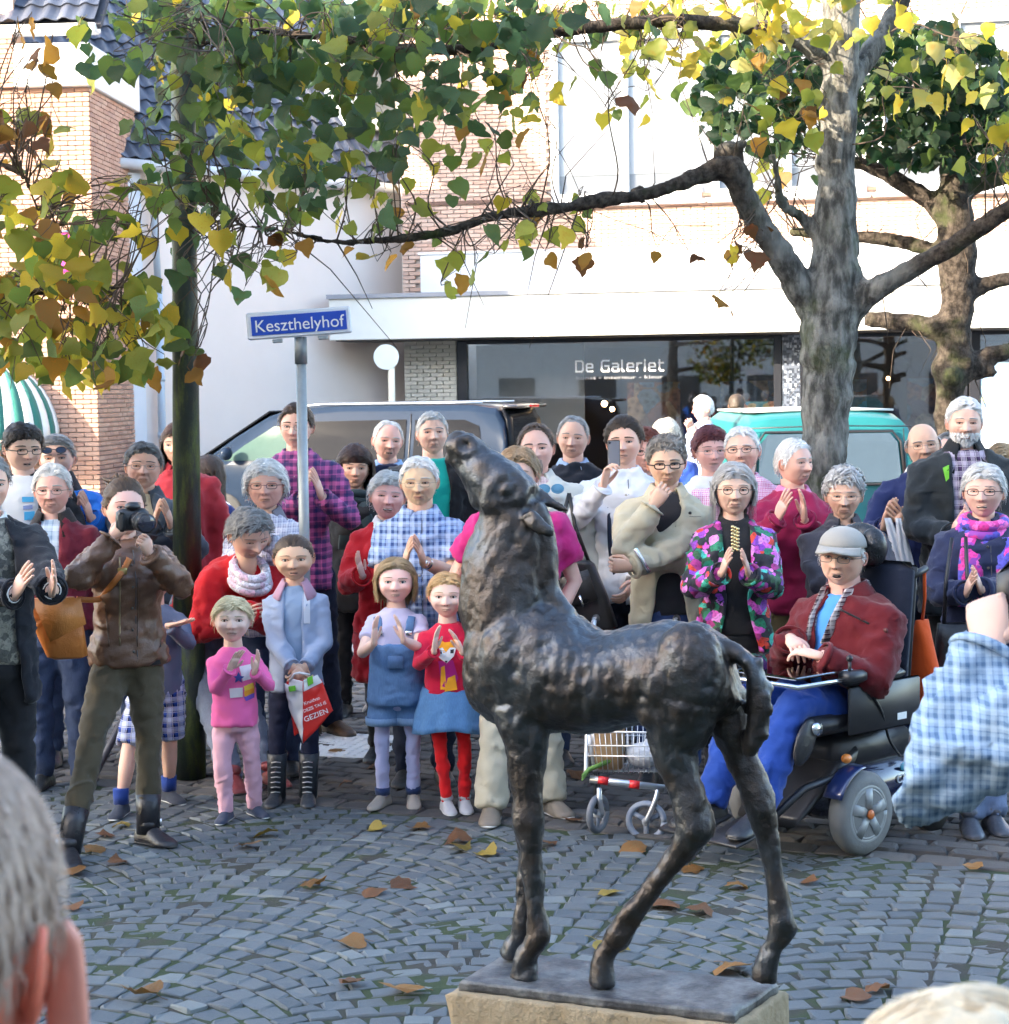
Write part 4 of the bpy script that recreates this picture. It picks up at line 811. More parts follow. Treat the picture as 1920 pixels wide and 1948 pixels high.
# fallen leaves: each lies on the paving by itself
FL = [(200, 1590, 'b'), (185, 1612, 'o'), (225, 1640, 'b'), (90, 1590, 'o'), (110, 1600, 'b'), (130, 1655, 'o'), (230, 1570, 'y'), (128, 1727, 'b'), (460, 1608, 'o'), (500, 1590, 'y'), (585, 1682, 'o'), (695, 1695, 'b'), (752, 1678, 'b'), (690, 1790, 'o'), (675, 1866, 'b'), (793, 1882, 'o'), (292, 1895, 'o'), (726, 1573, 'y'), (810, 1572, 'o'), (870, 1602, 'b'), (870, 1614, 'y'), (1198, 1610, 'o'), (1148, 1694, 'y'), (1140, 1800, 'y'), (1338, 1737, 'b'), (1312, 1648, 'o'), (1402, 1682, 'o'), (1540, 1678, 'b'), (1850, 1648, 'o'), (1380, 1838, 'o'), (1640, 1890, 'b'), (650, 1425, 'o'), (655, 1492, 'b'), (1045, 1608, 'b'), (1100, 1560, 'b'), (1258, 1715, 'b'), (940, 1622, 'y'), (715, 1460, 'b'), (1085, 1475, 'b'), (1660, 1875, 'b')]
CW = {'b': 'brown', 'o': 'orange brown', 'y': 'yellow', 'p': 'pale'}
WHERE = ['beside the boots of the photographer', 'near the boots of the photographer', 'curled between the boots of the photographer', 'at the feet of the man in the dark suit', 'beside another one near the man in the dark suit', 'behind the left boot of the photographer', 'under the shoe of the boy in shorts', 'close to the grey foreground head', 'in front of the toddler in pink, tan one', 'in front of the toddler in pink, long one', 'with upright stalk on the cobbles below the girl with the bag', 'left of a small dark one, middle of the cobbles', 'small dark one on the cobbles below the dungarees girl', 'long flat one left of the plinth', 'small one left of the plinth', 'curled one beside the plinth corner', 'with pale stalk near the grey foreground head', 'before the shoes of the dungarees girl', 'before the shoes of the girl in red tights', 'left of the cream trousers, upper one', 'left of the cream trousers, lower one', 'under the walking frame wheel', 'framed between the legs of the horse', 'behind the plinth under the belly of the horse', 'between the hind legs of the horse', 'beside the hind hock of the horse', 'near the hind leg of the horse', 'on the cobbles below the wheelchair', 'on the pavement edge below the checked sleeve', 'behind the right end of the plinth', 'beside the blond hair in the foreground', 'lying on the white tactile slab', 'on the pavement behind the girl with the bag', 'on the joint line behind the foreleg of the horse', 'beside the front wheel of the walking frame', 'small one beyond the hind shin of the horse', 'in front of the cream trousers', 'behind the dungarees girl', 'far behind the walking frame', 'small one beside the blond foreground hair']
for i, (x, y, k) in enumerate(FL):
    p = ground(x, y, .012); s = random.uniform(.08, .125)
    me = leaf_mesh('fallen_leaf', M_leaf({'b': (.15, .07, .03), 'o': (.24, .12, .035), 'y': (.26, .19, .04)}[k], .15), 300 + i, .5)
    o = link('fallen_leaf', me, None, (p[0], p[1], .022)); o.scale = (s, s, s * random.uniform(.8, 1.3)); o.rotation_euler = (rad(-90 + random.uniform(-14, 14)), rad(random.uniform(-18, 18)), random.uniform(0, 6.28))
    V = np.array([v.co for v in me.vertices]); M = np.array(o.rotation_euler.to_matrix()) @ np.diag(o.scale); o.location.z = .004 - float((V @ M.T)[:, 2].min()) * .72
    tag(o, 'fallen %s leaf %s' % (CW[k], WHERE[i]), 'leaf', 'fallen leaves on the paving')

# ================================================================== bronze horse on its plinth
ZP = .32; cn4 = [ground(x, y, ZP) for x, y in ((873, 1866), (1396, 1928), (1480, 1870), (967, 1809))]; pc = sum(cn4) / 4
hx_ = nrm((cn4[1] - cn4[0]) + (cn4[2] - cn4[3])); hx_[2] = 0; hx_ = nrm(hx_); hn = np.array([hx_[1], -hx_[0], 0.0]); hn = hn if hn[1] < 0 else -hn
HO = np.array([pc[0], pc[1], 0.0])
def hp(px, py, lat=0.0):
    d = ray(px, py); p0 = HO + hn * lat; return CAM + d * (((p0 - CAM) @ hn) / (d @ hn)) - HO
def htube(mb, pts, lat=0.0, lr=.85, n=16):
    P = []; R = []
    for q in pts:
        l = q[3] if len(q) > 3 else lat; p = hp(q[0], q[1], l); dep = (p + HO)[1]; r = q[2] * dep / FPX; P.append(p); R.append((r, q[4] if len(q) > 4 else r * lr))
    P, Rr = smoothpath(P, R, 3); mb.tube(P, [tuple(r) for r in Rr], n, ref=hn)
mb = MB()
tor = [(1400, 1262, 1330, .05), (1380, 1230, 1365, .105), (1335, 1198, 1378, .135), (1275, 1182, 1388, .15), (1225, 1188, 1380, .14), (1180, 1199, 1384, .138), (1130, 1199, 1393, .145), (1080, 1172, 1397, .148), (1030, 1140, 1396, .142), (980, 1120, 1383, .132), (932, 1115, 1352, .115), (903, 1140, 1312, .08)]
htube(mb, [(x, (a + b) / 2, (b - a) / 2, 0, l) for x, a, b, l in tor], n=22)
htube(mb, [(990, 1290, 80, 0, .125), (972, 1200, 92, 0, .115), (964, 1130, 91, 0, .105), (965, 1075, 84, 0, .092), (972, 1030, 76, 0, .08), (972, 990, 66, 0, .07), (965, 955, 50, 0, .062)], n=20)
htube(mb, [(1012, 952, 30, 0, .052), (985, 944, 50, 0, .070), (952, 930, 58, 0, .076), (924, 901, 45, 0, .062), (902, 876, 37, 0, .052), (884, 857, 34, 0, .048), (868, 849, 29, 0, .044), (859, 849, 19, 0, .032)], n=18)
htube(mb, [(930, 945, 36, 0, .050), (905, 915, 24, 0, .038), (880, 884, 15, 0, .032), (866, 870, 12, 0, .028)], n=12)
def hell(px, py, lat, rx, rl, rz):
    p = hp(px, py, lat); k = (p + HO)[1] / FPX; R = np.stack([hx_, hn, np.array([0, 0, 1.0])], 1); mb.ell(p, (rx * k, rl, rz * k), 14, 9, R)
hell(862, 871, 0, 13, .026, 9); hell(945, 950, .045, 40, .03, 34); hell(945, 950, -.045, 40, .03, 34)
for s in (1, -1): hell(966, 920, s * .056, 19, .012, 9); hell(888, 846, s * .034, 14, .014, 15)
# muscles: shoulders, ribs, haunches, stifles
hell(965, 1255, .085, 62, .060, 88); hell(965, 1255, -.085, 62, .06, 88); hell(1010, 1330, .075, 46, .055, 50); hell(1010, 1330, -.075, 46, .055, 50)
hell(1310, 1275, .085, 72, .068, 92); hell(1325, 1275, -.085, 70, .065, 92); hell(1255, 1345, .085, 48, .05, 46); hell(920, 1230, 0, 36, .08, 70)
LG = [([(990, 1340, 56), (1000, 1400, 47), (1001, 1453, 36), (1003, 1520, 31), (1004, 1556, 33), (1005, 1585, 29), (1009, 1620, 20), (1012, 1650, 19), (1017, 1700, 18), (1021, 1740, 20), (1026, 1776, 25), (1013, 1803, 19), (1001, 1822, 22), (998, 1846, 26), (997, 1864, 28)], .065),
      ([(1000, 1340, 45), (1004, 1400, 40), (1004, 1460, 30), (1004, 1520, 27), (1004, 1560, 28), (1004, 1640, 17), (1000, 1710, 17), (996, 1760, 22), (984, 1785, 17), (976, 1800, 20), (973, 1822, 24)], -.065),
      ([(1300, 1330, 78), (1288, 1390, 60), (1282, 1425, 46), (1300, 1491, 35), (1316, 1550, 35), (1320, 1578, 36), (1300, 1612, 27), (1272, 1648, 21), (1244, 1684, 20), (1218, 1720, 20), (1194, 1752, 22), (1177, 1782, 26), (1157, 1806, 18), (1148, 1826, 20), (1146, 1852, 22), (1146, 1874, 24)], .06),
      ([(1375, 1320, 52), (1392, 1390, 40), (1404, 1425, 31), (1426, 1472, 29), (1443, 1518, 31), (1452, 1552, 27), (1463, 1600, 22), (1470, 1643, 20), (1478, 1690, 19), (1483, 1722, 21), (1489, 1764, 26), (1474, 1798, 17), (1463, 1822, 20), (1456, 1846, 23), (1454, 1868, 24)], -.06)]
for pts, lat in LG: htube(mb, pts, lat, .82, 14)
htube(mb, [(1350, 1226, 18), (1392, 1240, 18), (1422, 1258, 18), (1438, 1290, 19), (1444, 1330, 21), (1443, 1370, 21), (1435, 1405, 16), (1424, 1434, 8)], 0, 1.0)
for i in range(16): x, y = [(1452, 1290), (1470, 1330), (1440, 1340), (1462, 1375), (1436, 1385), (1450, 1405), (1432, 1420), (1474, 1350), (1430, 1345), (1460, 1310), (1445, 1270), (1475, 1310), (1443, 1365), (1465, 1395), (1428, 1400), (1455, 1260)][i]; hell(x - 10, y, .012 * math.sin(i * 2.1), 8, .010, 13)
# ears, laid back; mane stubs down the crest
for pts, lat in (([(1012, 938, 13), (1030, 946, 15), (1052, 958, 11), (1072, 968, 7), (1082, 973, 3)], -.045), ([(1002, 975, 14), (1015, 990, 17), (1034, 1005, 13), (1050, 1014, 7), (1058, 1018, 3)], .062)): htube(mb, pts, lat, .55, 10)
htube(mb, [(1020, 958, 16), (1036, 1010, 18), (1040, 1070, 18), (1048, 1125, 18), (1085, 1172, 14)], 0, 1.2)
V, F = remesh(mb, .0075, 3, .5); Nv = vnormals(V, F)
rx_ = V @ hx_; rb_ = np.exp(-((rx_ - (hp(1130, 1270)[0] * hx_[0] + hp(1130, 1270)[1] * hx_[1])) / .10) ** 2) * np.exp(-((V[:, 2] - hp(1130, 1265)[2]) / .085) ** 2) * (V @ hn > .06); nh = .0025 + rb_ * .0016 * np.sin(rx_ * 215) + snoise(V * np.array([1, 1, 1.0]), 3.2, 20, 2) * .004 + snoise(V, 6, 21, 2) * .0030 + snoise(V * np.array([1, 1, .6]), 16, 22, 2) * .0028 + np.abs(snoise(V * np.array([1, 1, .45]), 30, 23, 2)) * .0020 - .0030 * np.clip(snoise(V, 13, 24, 2) - .3, 0, 1) * 2
V = V + Nv * nh[:, None]
for _lat in (1,):   # nostril and mouth pressed in
    q = hp(886, 843, .05); d = np.linalg.norm(V - q, axis=1); V = V - Nv * (.016 * np.exp(-(d / .016) ** 2) - .007 * np.exp(-((d - .030) / .010) ** 2))[:, None]
    q = hp(964, 930, .075); d = np.linalg.norm(V - q, axis=1); V = V + Nv * (.007 * np.exp(-(d / .012) ** 2) - .006 * np.exp(-((d - .024) / .009) ** 2))[:, None]
    for mx, my in ((862, 866), (870, 874), (878, 880), (886, 887), (894, 893)): q = hp(mx, my, .035); d = np.linalg.norm(V - q, axis=1); V = V - Nv * (.006 * np.exp(-(d / .010) ** 2))[:, None]
t = NT('bronze'); geo = t.n('NewGeometry'); pnt = sstep_node(t, geo.outputs['Pointiness'], .50, .60); n1 = t.noise(5, 5, .6); n2 = t.noise(22, 5, .65); n3 = t.noise(70, 4, .7)
col = t.mix(sstep_node(t, n1, .38, .66), (.062, .052, .048), (.088, .098, .112)); col = t.mix(t.math('MULTIPLY', sstep_node(t, n2, .5, .75), .7), col, (.098, .074, .058)); col = t.mix(t.math('MULTIPLY', sstep_node(t, n3, .58, .8), .5), col, (.12, .14, .15)); col = t.mix(t.math('MULTIPLY', pnt, .18), col, (.17, .13, .08))
t.bs(Base_Color=col, Metallic=.85, Roughness=t.math('ADD', t.math('MULTIPLY', n2, .36), .20)); t.bump(t.math('ADD', t.math('MULTIPLY', n2, .8), t.math('MULTIPLY', n3, .4)), .55, .010); M_brz = t.m
hs = empty('horse_statue', (HO[0], HO[1], ZP), 0, 'dark bronze foal statue with raised head standing on a stone plinth', 'statue')
V[:, 2] -= ZP; link('body', vfmesh('body', V, F, M_brz), hs)
# plate and plinth follow the four corners seen in the photograph
q4 = np.array([c[:2] - HO[:2] for c in cn4])
def slab(q, z0, z1, n, amp, seed, tool=0.0):
    mb = MB(); R = []; ctr = q.mean(0)
    for f, z in ((1.0, z0), (1.0, z0 + (z1 - z0) * .35), (1.0, z0 + (z1 - z0) * .7), (1.0, z1 - .008), (.985, z1), (.9, z1), (.5, z1), (.05, z1)):
        ring = []
        for i in range(4):
            a, b = q[i], q[(i + 1) % 4]
            for j in range(n): p = a + (b - a) * j / n; p = ctr + (p - ctr) * f; ring.append((p[0], p[1], z))
        R.append(ring)
    R = np.array(R); k, m = R.shape[:2]; P = R.reshape(-1, 3); rr = P.copy(); rr[:, :2] -= ctr; dirn = rr / (np.linalg.norm(rr[:, :2], axis=1, keepdims=True) + 1e-6); dirn[:, 2] = 0
    a = amp * snoise(P, 9, seed, 3); 
    if tool: a = a + tool * snoise(P * np.array([1, 1, .25]), 16, seed + 1, 2)
    sidef = (np.repeat(np.arange(k), m) < 4).astype(float); P = P + dirn * (a * sidef)[:, None]; P[:, 2] += (1 - sidef) * amp * .35 * snoise(P, 12, seed + 2, 2); mb.grid(P.reshape(k, m, 3)); return mb
t = NT('worn_plate'); n1 = t.noise(9, 6, .65); n2 = t.noise(60, 4, .7); t.bs(Base_Color=t.mix(sstep_node(t, n1, .35, .68), (.045, .045, .05), t.mix(n2, (.12, .12, .12), (.26, .26, .25))), Metallic=.25, Roughness=t.math('ADD', t.math('MULTIPLY', n1, .3), .35)); t.bump(t.math('ADD', n1, n2), .5, .008)
slab(q4, -.028, 0.0, 26, .004, 3).build('base_plate', t.m, hs)
t = NT('sandstone'); n1 = t.noise(7, 6, .65); n2 = t.noise(45, 5, .7); t.bs(Base_Color=t.mix(n1, (.22, .155, .085), t.mix(n2, (.40, .30, .18), (.50, .42, .29))), Roughness=.92); t.bump(t.math('ADD', n1, t.math('MULTIPLY', n2, .5)), .8, .03)
qs = q4.mean(0) + (q4 - q4.mean(0)) * np.array([1.0, 1.0]); e = hx_[:2] * .022; g_ = hn[:2] * .022; qs = np.array([qs[0] - e + g_, qs[1] + e + g_, qs[2] + e - g_, qs[3] - e - g_])
pl_ = slab(qs, 0.0, ZP - .027, 34, .006, 8, .009).build('stone_plinth', t.m); pl_.location = (HO[0], HO[1], 0); tag(pl_, 'rough hewn sandstone plinth under the bronze foal', 'plinth')
# ================================================================== people: builders
def _head():
    na, ne = 64, 64; s = (np.arange(na) / na) * 2 - 1; ph = math.pi * np.sign(s) * np.abs(s) ** 1.30; el = np.linspace(-math.pi / 2, math.pi / 2, ne)
    PH, EL = np.meshgrid(ph, el); ce = np.cos(EL); ce = np.sign(ce) * np.abs(ce) ** .82
    x = .345 * np.sin(PH) * ce; cy = np.cos(PH); y = -np.where(cy > 0, .385, .45) * np.sign(cy) * np.abs(cy) ** np.where(cy > 0, .80, 1.0) * ce; z = .5 * np.sin(EL)
    y = y + np.where(z > .1, .03 * (z - .1) / .4, 0)
    k = np.clip((-.02 - z) / .48, 0, 1); x = x * (1 - .36 * k ** 1.7); y = np.where(y > 0, y * (1 - .62 * k ** .9), y * (1 - .10 * k ** 2.5))
    fm = sstep(.15, .55, cy)
    def g(cx, cz, sx, sz): return np.exp(-((x - cx) / sx) ** 2 - ((z - cz) / sz) ** 2)
    zt = (.07 - z) / .205; hgt = np.where((zt > 0) & (zt <= 1), .120 * np.clip(zt, 0, 1) ** 1.15, np.where(zt > 1, .120 * (1 - sstep(1.0, 1.22, zt)), 0)); sg = .032 + .026 * np.clip(zt, 0, 1.2)
    D = hgt * np.exp(-(x / sg) ** 2); ax = np.abs(x)
    def g2(cx, cz, sx, sz): return np.exp(-((ax - cx) / sx) ** 2 - ((z - cz) / sz) ** 2)
    D += .034 * g2(.058, -.118, .028, .028) - .034 * g2(.145, .03, .082, .050) + .012 * g2(.13, .105, .12, .035) + .022 * g2(.205, -.09, .08, .08) - .014 * g2(.16, -.22, .05, .07)
    D += .024 * g(0, -.248, .085, .018) + .026 * g(0, -.302, .072, .020) - .020 * g(0, -.275, .095, .008) - .014 * g(0, -.345, .07, .018) + .030 * g(0, -.43, .085, .05) - .010 * g(0, -.205, .02, .025)
    y = y - D * fm; V = np.stack([x, y, z], -1).reshape(-1, 3); idx = np.arange(na * ne).reshape(ne, na)
    F = np.stack([idx[:-1], np.roll(idx[:-1], -1, 1), np.roll(idx[1:], -1, 1), idx[1:]], -1).reshape(-1, 4)
    C = np.ones((na * ne, 3)); xr, zr = V[:, 0], V[:, 2]; fr = (V[:, 1] < -.1).astype(float)
    def ga(cx, cz, sx, sz): return np.exp(-((np.abs(xr) - cx) / sx) ** 2 - ((zr - cz) / sz) ** 2) * fr
    C *= 1 - np.outer(ga(.19, -.12, .09, .08), (.0, .08, .07)) - np.outer(ga(0, -.12, .06, .05), (.0, .09, .08)); C *= 1 - np.outer(ga(0, -.275, .10, .030), (.0, .08, .06))
    return V, F, C, PH.reshape(-1), np.array(vnormals(V, F))
HV, HF, HC, HPHI, HN = _head()
def _age():
    x, z = np.abs(HV[:, 0]), HV[:, 2]; fr = sstep(-.05, -.2, HV[:, 1]); a, b = np.array([.062, -.125]), np.array([.135, -.30]); ab = b - a; t_ = np.clip(((x - a[0]) * ab[0] + (z - a[1]) * ab[1]) / (ab @ ab), 0, 1); d = np.hypot(x - a[0] - t_ * ab[0], z - a[1] - t_ * ab[1])
    D = -.016 * np.exp(-(d / .018) ** 2) + .010 * np.exp(-((d - .035) / .02) ** 2) * (x > a[0] + t_ * ab[0])
    D += .012 * np.exp(-((x - .145) / .07) ** 2 - ((z + .035) / .016) ** 2) - .010 * np.exp(-((x - .145) / .08) ** 2 - ((z + .062) / .012) ** 2)
    D += .005 * np.sin(z * 130) * np.exp(-((z - .21) / .06) ** 2) * (x < .24) + .012 * np.exp(-((x - .20) / .05) ** 2 - ((z + .36) / .06) ** 2); return D * fr
HAGE = _age()
_fr = np.where(HV[:, 1] < -.05)[0]
def ysurf(x, z):
    d = (HV[_fr, 0] - x) ** 2 + (HV[_fr, 2] - z) ** 2; return float(HV[_fr[np.argmin(d)], 1])
ZMIN_A = [0, 35, 55, 70, 84, 98, 112, 135, 180]
HAIRLINE = {'normal': [.33, .29, .22, .08, -.06, .06, -.10, -.26, -.30], 'high': [.43, .41, .30, .12, -.04, .06, -.10, -.26, -.30], 'low': [.26, .24, .17, .05, -.06, .04, -.12, -.28, -.32], 'bob': [.24, .20, .14, -.02, -.20, -.28, -.32, -.34, -.36], 'fringe': [.15, .14, .12, -.02, -.20, -.28, -.32, -.34, -.36]}
def hair_mesh(style, line, T, seed, n_rib=380, drop=-.3, part=.12, messy=.25, wid=.036, rough=1.0, Lk=1.0):
    """scalp shell and overlapping locks in head units; drop = how far down the long locks hang"""
    r = np.random.default_rng(seed); mb = MB(); pd = np.abs(np.degrees(HPHI)); zm = np.interp(pd, ZMIN_A, HAIRLINE[line]) + .018 * snoise(HV * 3, 1.6, seed, 2)
    up = HV[:, 2] - zm; mask = up > 0
    if style == 'bald': mask &= ~((HV[:, 2] > .19) & (HV[:, 1] < .36)) & (pd > 60); T = T * .7
    ramp = sstep(-.01, .20, up) if style != 'bald' else sstep(-.01, .05, up) * (1 - sstep(.10, .19, HV[:, 2])) + .1
    th = T * ramp * (1 + .30 * rough * snoise(HV, 3.2, seed + 1, 2) + .15 * rough * snoise(HV, 9, seed + 2, 2)) + .003
    top = sstep(.1, .5, HV[:, 2]); th = th * (1 + .35 * top); S = HV + HN * th[:, None]; fm = mask[HF].all(1); ff = HF[fm]; us = np.unique(ff); mp = -np.ones(len(HV), int); mp[us] = np.arange(len(us))
    mb.add(S[us], mp[ff], 0, np.tile([[.82, .82, .82]], (len(us), 1)))
    cand = np.where(mask & (ramp > .15) & ((pd > 58) | (HV[:, 2] > .30) | (style not in ('bob', 'long'))))[0]; n_rib = n_rib if style != 'bald' else n_rib // 2
    if len(cand) == 0: return mb
    w8 = np.maximum(.05, np.linalg.norm(HV[cand] * np.array([1, 1, .3]), axis=1)); w8 /= w8.sum(); pk = r.choice(cand, n_rib, p=w8); A = np.array([.345, .44, .5])
    def nv(v): return v / (np.linalg.norm(v, axis=1, keepdims=True) + 1e-9)
    m = len(pk); p = S[pk].copy(); n = HN[pk].copy(); L = {'short': .20, 'bald': .16, 'curly': .16, 'bob': .5, 'long': .8, 'back': .34}[style] * r.uniform(.6, 1.25, m) * Lk
    if style in ('bob', 'long'): L = np.where(pd[pk] < 75, np.minimum(L, .24), L)
    if style == 'back': fl = np.stack([.15 * np.sign(p[:, 0]), np.ones(m), np.full(m, .15)], 1)
    else: fl = np.stack([np.where(p[:, 0] > part * .5, .9, -.9) * (.4 + .6 * sstep(.15, .5, p[:, 2])), np.full(m, .25), np.full(m, -.75)], 1)
    if style == 'curly': fl = r.normal(size=(m, 3))
    fl = fl + r.normal(size=(m, 3)) * messy; tn = nv(fl - n * (fl * n).sum(1, keepdims=True)); bi = np.cross(n, tn); K = 5; wd = (wid * r.uniform(.6, 1.3, m))[:, None]; q = p.copy(); lift = (r.uniform(0, .02, m) * (1 + 2 * messy))[:, None]; colr = r.uniform(.72, 1.22, m); rows = []; st = (L / (K - 1))[:, None]; hang = style in ('bob', 'long')
    for k in range(K):
        s = k / (K - 1); f = 1 - .75 * s ** 1.5; c0 = q + n * lift * math.sin(s * 2.2); rows.append(np.stack([c0 - bi * wd * f / 2, c0 + n * wd * .18 * f, c0 + bi * wd * f / 2], 1))
        q = q + tn * st
        if hang:
            lo = (q[:, 2] < .12)[:, None]; q = np.where(lo, q + np.array([0, 0, -1.0]) * st * .5, q); tn = np.where(lo, nv(tn * .45 + np.array([0, .05, -1.0])), tn)
        ee = np.linalg.norm(q / (A + T * 1.15), axis=1, keepdims=True); up_ = (q[:, 2] > -.15)[:, None]
        if style != 'curly': q = np.where(up_, q / ee * np.clip(ee, 1.0, 1.05), q)
        if hang and k == K - 2: q[:, 2] = np.maximum(q[:, 2], drop + r.uniform(-.03, .05, m))
        nn = nv(q / A ** 2); n = np.where((q[:, 2] > -.1)[:, None], nv(n * .4 + nn * .6), nv(n * np.array([1, 1, .2]))); tn = nv(tn - n * (tn * n).sum(1, keepdims=True) * .8); bi = np.cross(n, tn)
    R = np.stack(rows, 1).reshape(m * K * 3, 3); base = (np.arange(m) * K * 3)[:, None]; fq = np.array([(i * 3 + j, i * 3 + j + 1, (i + 1) * 3 + j + 1, (i + 1) * 3 + j) for i in range(K - 1) for j in range(2)]); F = (base[:, None, :] + fq[None]).reshape(-1, 4)
    mb.add(R, F, 0, np.repeat(colr, K * 3)[:, None] * np.ones((1, 3)))
    if style in ('bob', 'long'):     # the curtain of hair round sides and nape
        for i in range(n_rib // 2):
            a = r.choice([-1, 1]) * r.uniform(rad(62), math.pi); z0 = r.uniform(-.1, .2); zb = drop + r.uniform(-.06, .05); K = 6; col = r.uniform(.7, 1.2); wd = wid * r.uniform(.9, 1.6); rows = []; ph = r.uniform(0, 6)
            for k in range(K):
                s = k / (K - 1); z = z0 + (zb - z0) * s; rr = (.355 + T * 1.25 + .015 * r.normal() - .05 * s * s) * (1 + .03 * math.sin(ph + s * 5)); ry = rr * 1.2
                c = np.array([math.sin(a) * rr, -math.cos(a) * ry + .02, z]); tn = np.array([math.cos(a), math.sin(a), 0]); nn = np.array([math.sin(a), -math.cos(a), 0]); f = 1 - .6 * s ** 2
                rows.append((c - tn * wd * f / 2, c + nn * wd * .2, c + tn * wd * f / 2))
            mb.grid(np.array(rows), closed=False, caps=False, col=np.tile([[col] * 3], (K * 3, 1)))
    return mb
def hand_mesh(mb, wrist, fdir, pn, side, k, pose, mi=0, col=None):
    """palm with five jointed fingers; fdir = where the fingers point, pn = where the palm looks, side = +1 thumb towards cross(pn, fdir)"""
    z = nrm(fdir); y = nrm(pn - z * (np.asarray(pn) @ z)); x = np.cross(y, z) * side; R = np.stack([x, y, z], 1)
    def T(p): return wrist + R @ (np.array(p) * k)
    curl = {'flat': (.10, .14, .10), 'relax': (.35, .45, .3), 'grip': (1.05, 1.25, .8), 'clap': (.06, .10, .08), 'fold': (.5, .9, .6)}[pose]
    mb.tube([T((0, 0, -.02)), T((0, 0, .005)), T((.002, 0, .035)), T((.003, .0, .07)), T((.003, .002, .095))], [(.024 * k, .019 * k), (.028 * k, .018 * k), (.038 * k, .0165 * k), (.041 * k, .0145 * k), (.038 * k, .011 * k)], 12, mi=mi, ref=y, col=col)
    for j, (fx, fl, fr, sp) in enumerate(((.031, .070, .0088, .10), (.011, .079, .0092, .03), (-.009, .074, .0088, -.04), (-.027, .058, .0078, -.12))):
        p = np.array([fx, .001, .090]); a = 0.0; P = [p.copy()]; 
        for sgi, c in zip((.45, .32, .25), curl):
            a += c * (1 + .06 * j); p = p + np.array([math.sin(sp) * fl * sgi, math.sin(a) * fl * sgi, math.cos(a) * fl * sgi]); P.append(p.copy())
        mb.tube([T(q) for q in P], [fr * k, fr * .97 * k, fr * .88 * k, fr * .72 * k], 7, mi=mi, dome=True, col=col)
    c = .55 if pose in ('grip', 'fold') else .12; P = [(.028, .004, .018), (.048, .012 + c * .01, .042), (.056 - c * .02, .016 + c * .03, .068), (.054 - c * .03, .020 + c * .045, .090)]
    mb.tube([T(q) for q in P], [.0135 * k, .0115 * k, .0095 * k, .0075 * k], 7, mi=mi, dome=True, col=col)
def ik(S, Wt, L1, L2, pole):
    d = Wt - S; D = np.linalg.norm(d); D2 = min(max(D, .35 * (L1 + L2)), .985 * (L1 + L2)); u = d / (D + 1e-9); Wt = S + u * D2; a = (L1 * L1 - L2 * L2 + D2 * D2) / (2 * D2); h = math.sqrt(max(0, L1 * L1 - a * a)); p = nrm(pole - u * (pole @ u)); return S + u * a + p * h, Wt
def ring(c, ax, ay, a, b, n=28, e=2.4):
    t_ = np.arange(n) * 2 * math.pi / n; ct, st = np.cos(t_), np.sin(t_); return c + np.outer(np.sign(ct) * np.abs(ct) ** (2 / e) * a, ax) + np.outer(np.sign(st) * np.abs(st) ** (2 / e) * b, ay)
SK = {'fair': (.72, .48, .37), 'pale': (.77, .56, .46), 'tan': (.65, .43, .31), 'rosy': (.74, .47, .375)}
ALLP = {}
def cl_has(u): return bool(u['collar'])
def smooth_rim(V, F, it=14):
    E = np.vstack([F[:, [0, 1]], F[:, [1, 2]], F[:, [2, 3]], F[:, [3, 0]]]); E = np.sort(E, 1); q, c = np.unique(E, axis=0, return_counts=True); b = q[c == 1]; V = V.copy()
    n = len(V); cnt = np.zeros(n); np.add.at(cnt, b.ravel(), 1); ok = cnt > 0
    for _ in range(it):
        acc = np.zeros_like(V); np.add.at(acc, b[:, 0], V[b[:, 1]]); np.add.at(acc, b[:, 1], V[b[:, 0]]); V[ok] = V[ok] * .4 + .6 * acc[ok] / cnt[ok][:, None]
    return V
def cloth_obj(name, mb, mat, parent, voxel, seed, amp=1.0, cut=None, thick=.007, smooth=4, mi=None):
    V, F = remesh(mb, voxel, smooth); N = vnormals(V, F); V = V + N * (amp * (.0080 * snoise(V * np.array([1, 1, 1.5]), 5.5, seed, 2) + .011 * (.5 - np.abs(snoise(V * np.array([1, 1, 1.9]) + .15 * np.stack([snoise(V, 3, seed + 7, 1)] * 3, 1), 4.5, seed + 4, 1))) + .0050 * snoise(V * np.array([1.3, 1.3, .8]), 12, seed + 1, 2) - .006 * np.clip(snoise(V * np.array([.8, .8, 1.5]), 9, seed + 2, 2) - .25, 0, 1)))[:, None]
    if cut is not None:
        c = V[F].mean(1); F = F[~cut(c)]; u = np.unique(F); mp = np.zeros(len(V), int); mp[u] = np.arange(len(u)); V = V[u]; F = mp[F]; V = smooth_rim(V, F)
    o = link(name, vfmesh(name, V, F, mat), parent)
    if cut is not None: so = o.modifiers.new('s', 'SOLIDIFY'); so.thickness = thick; so.offset = -.6
    return o, V, F
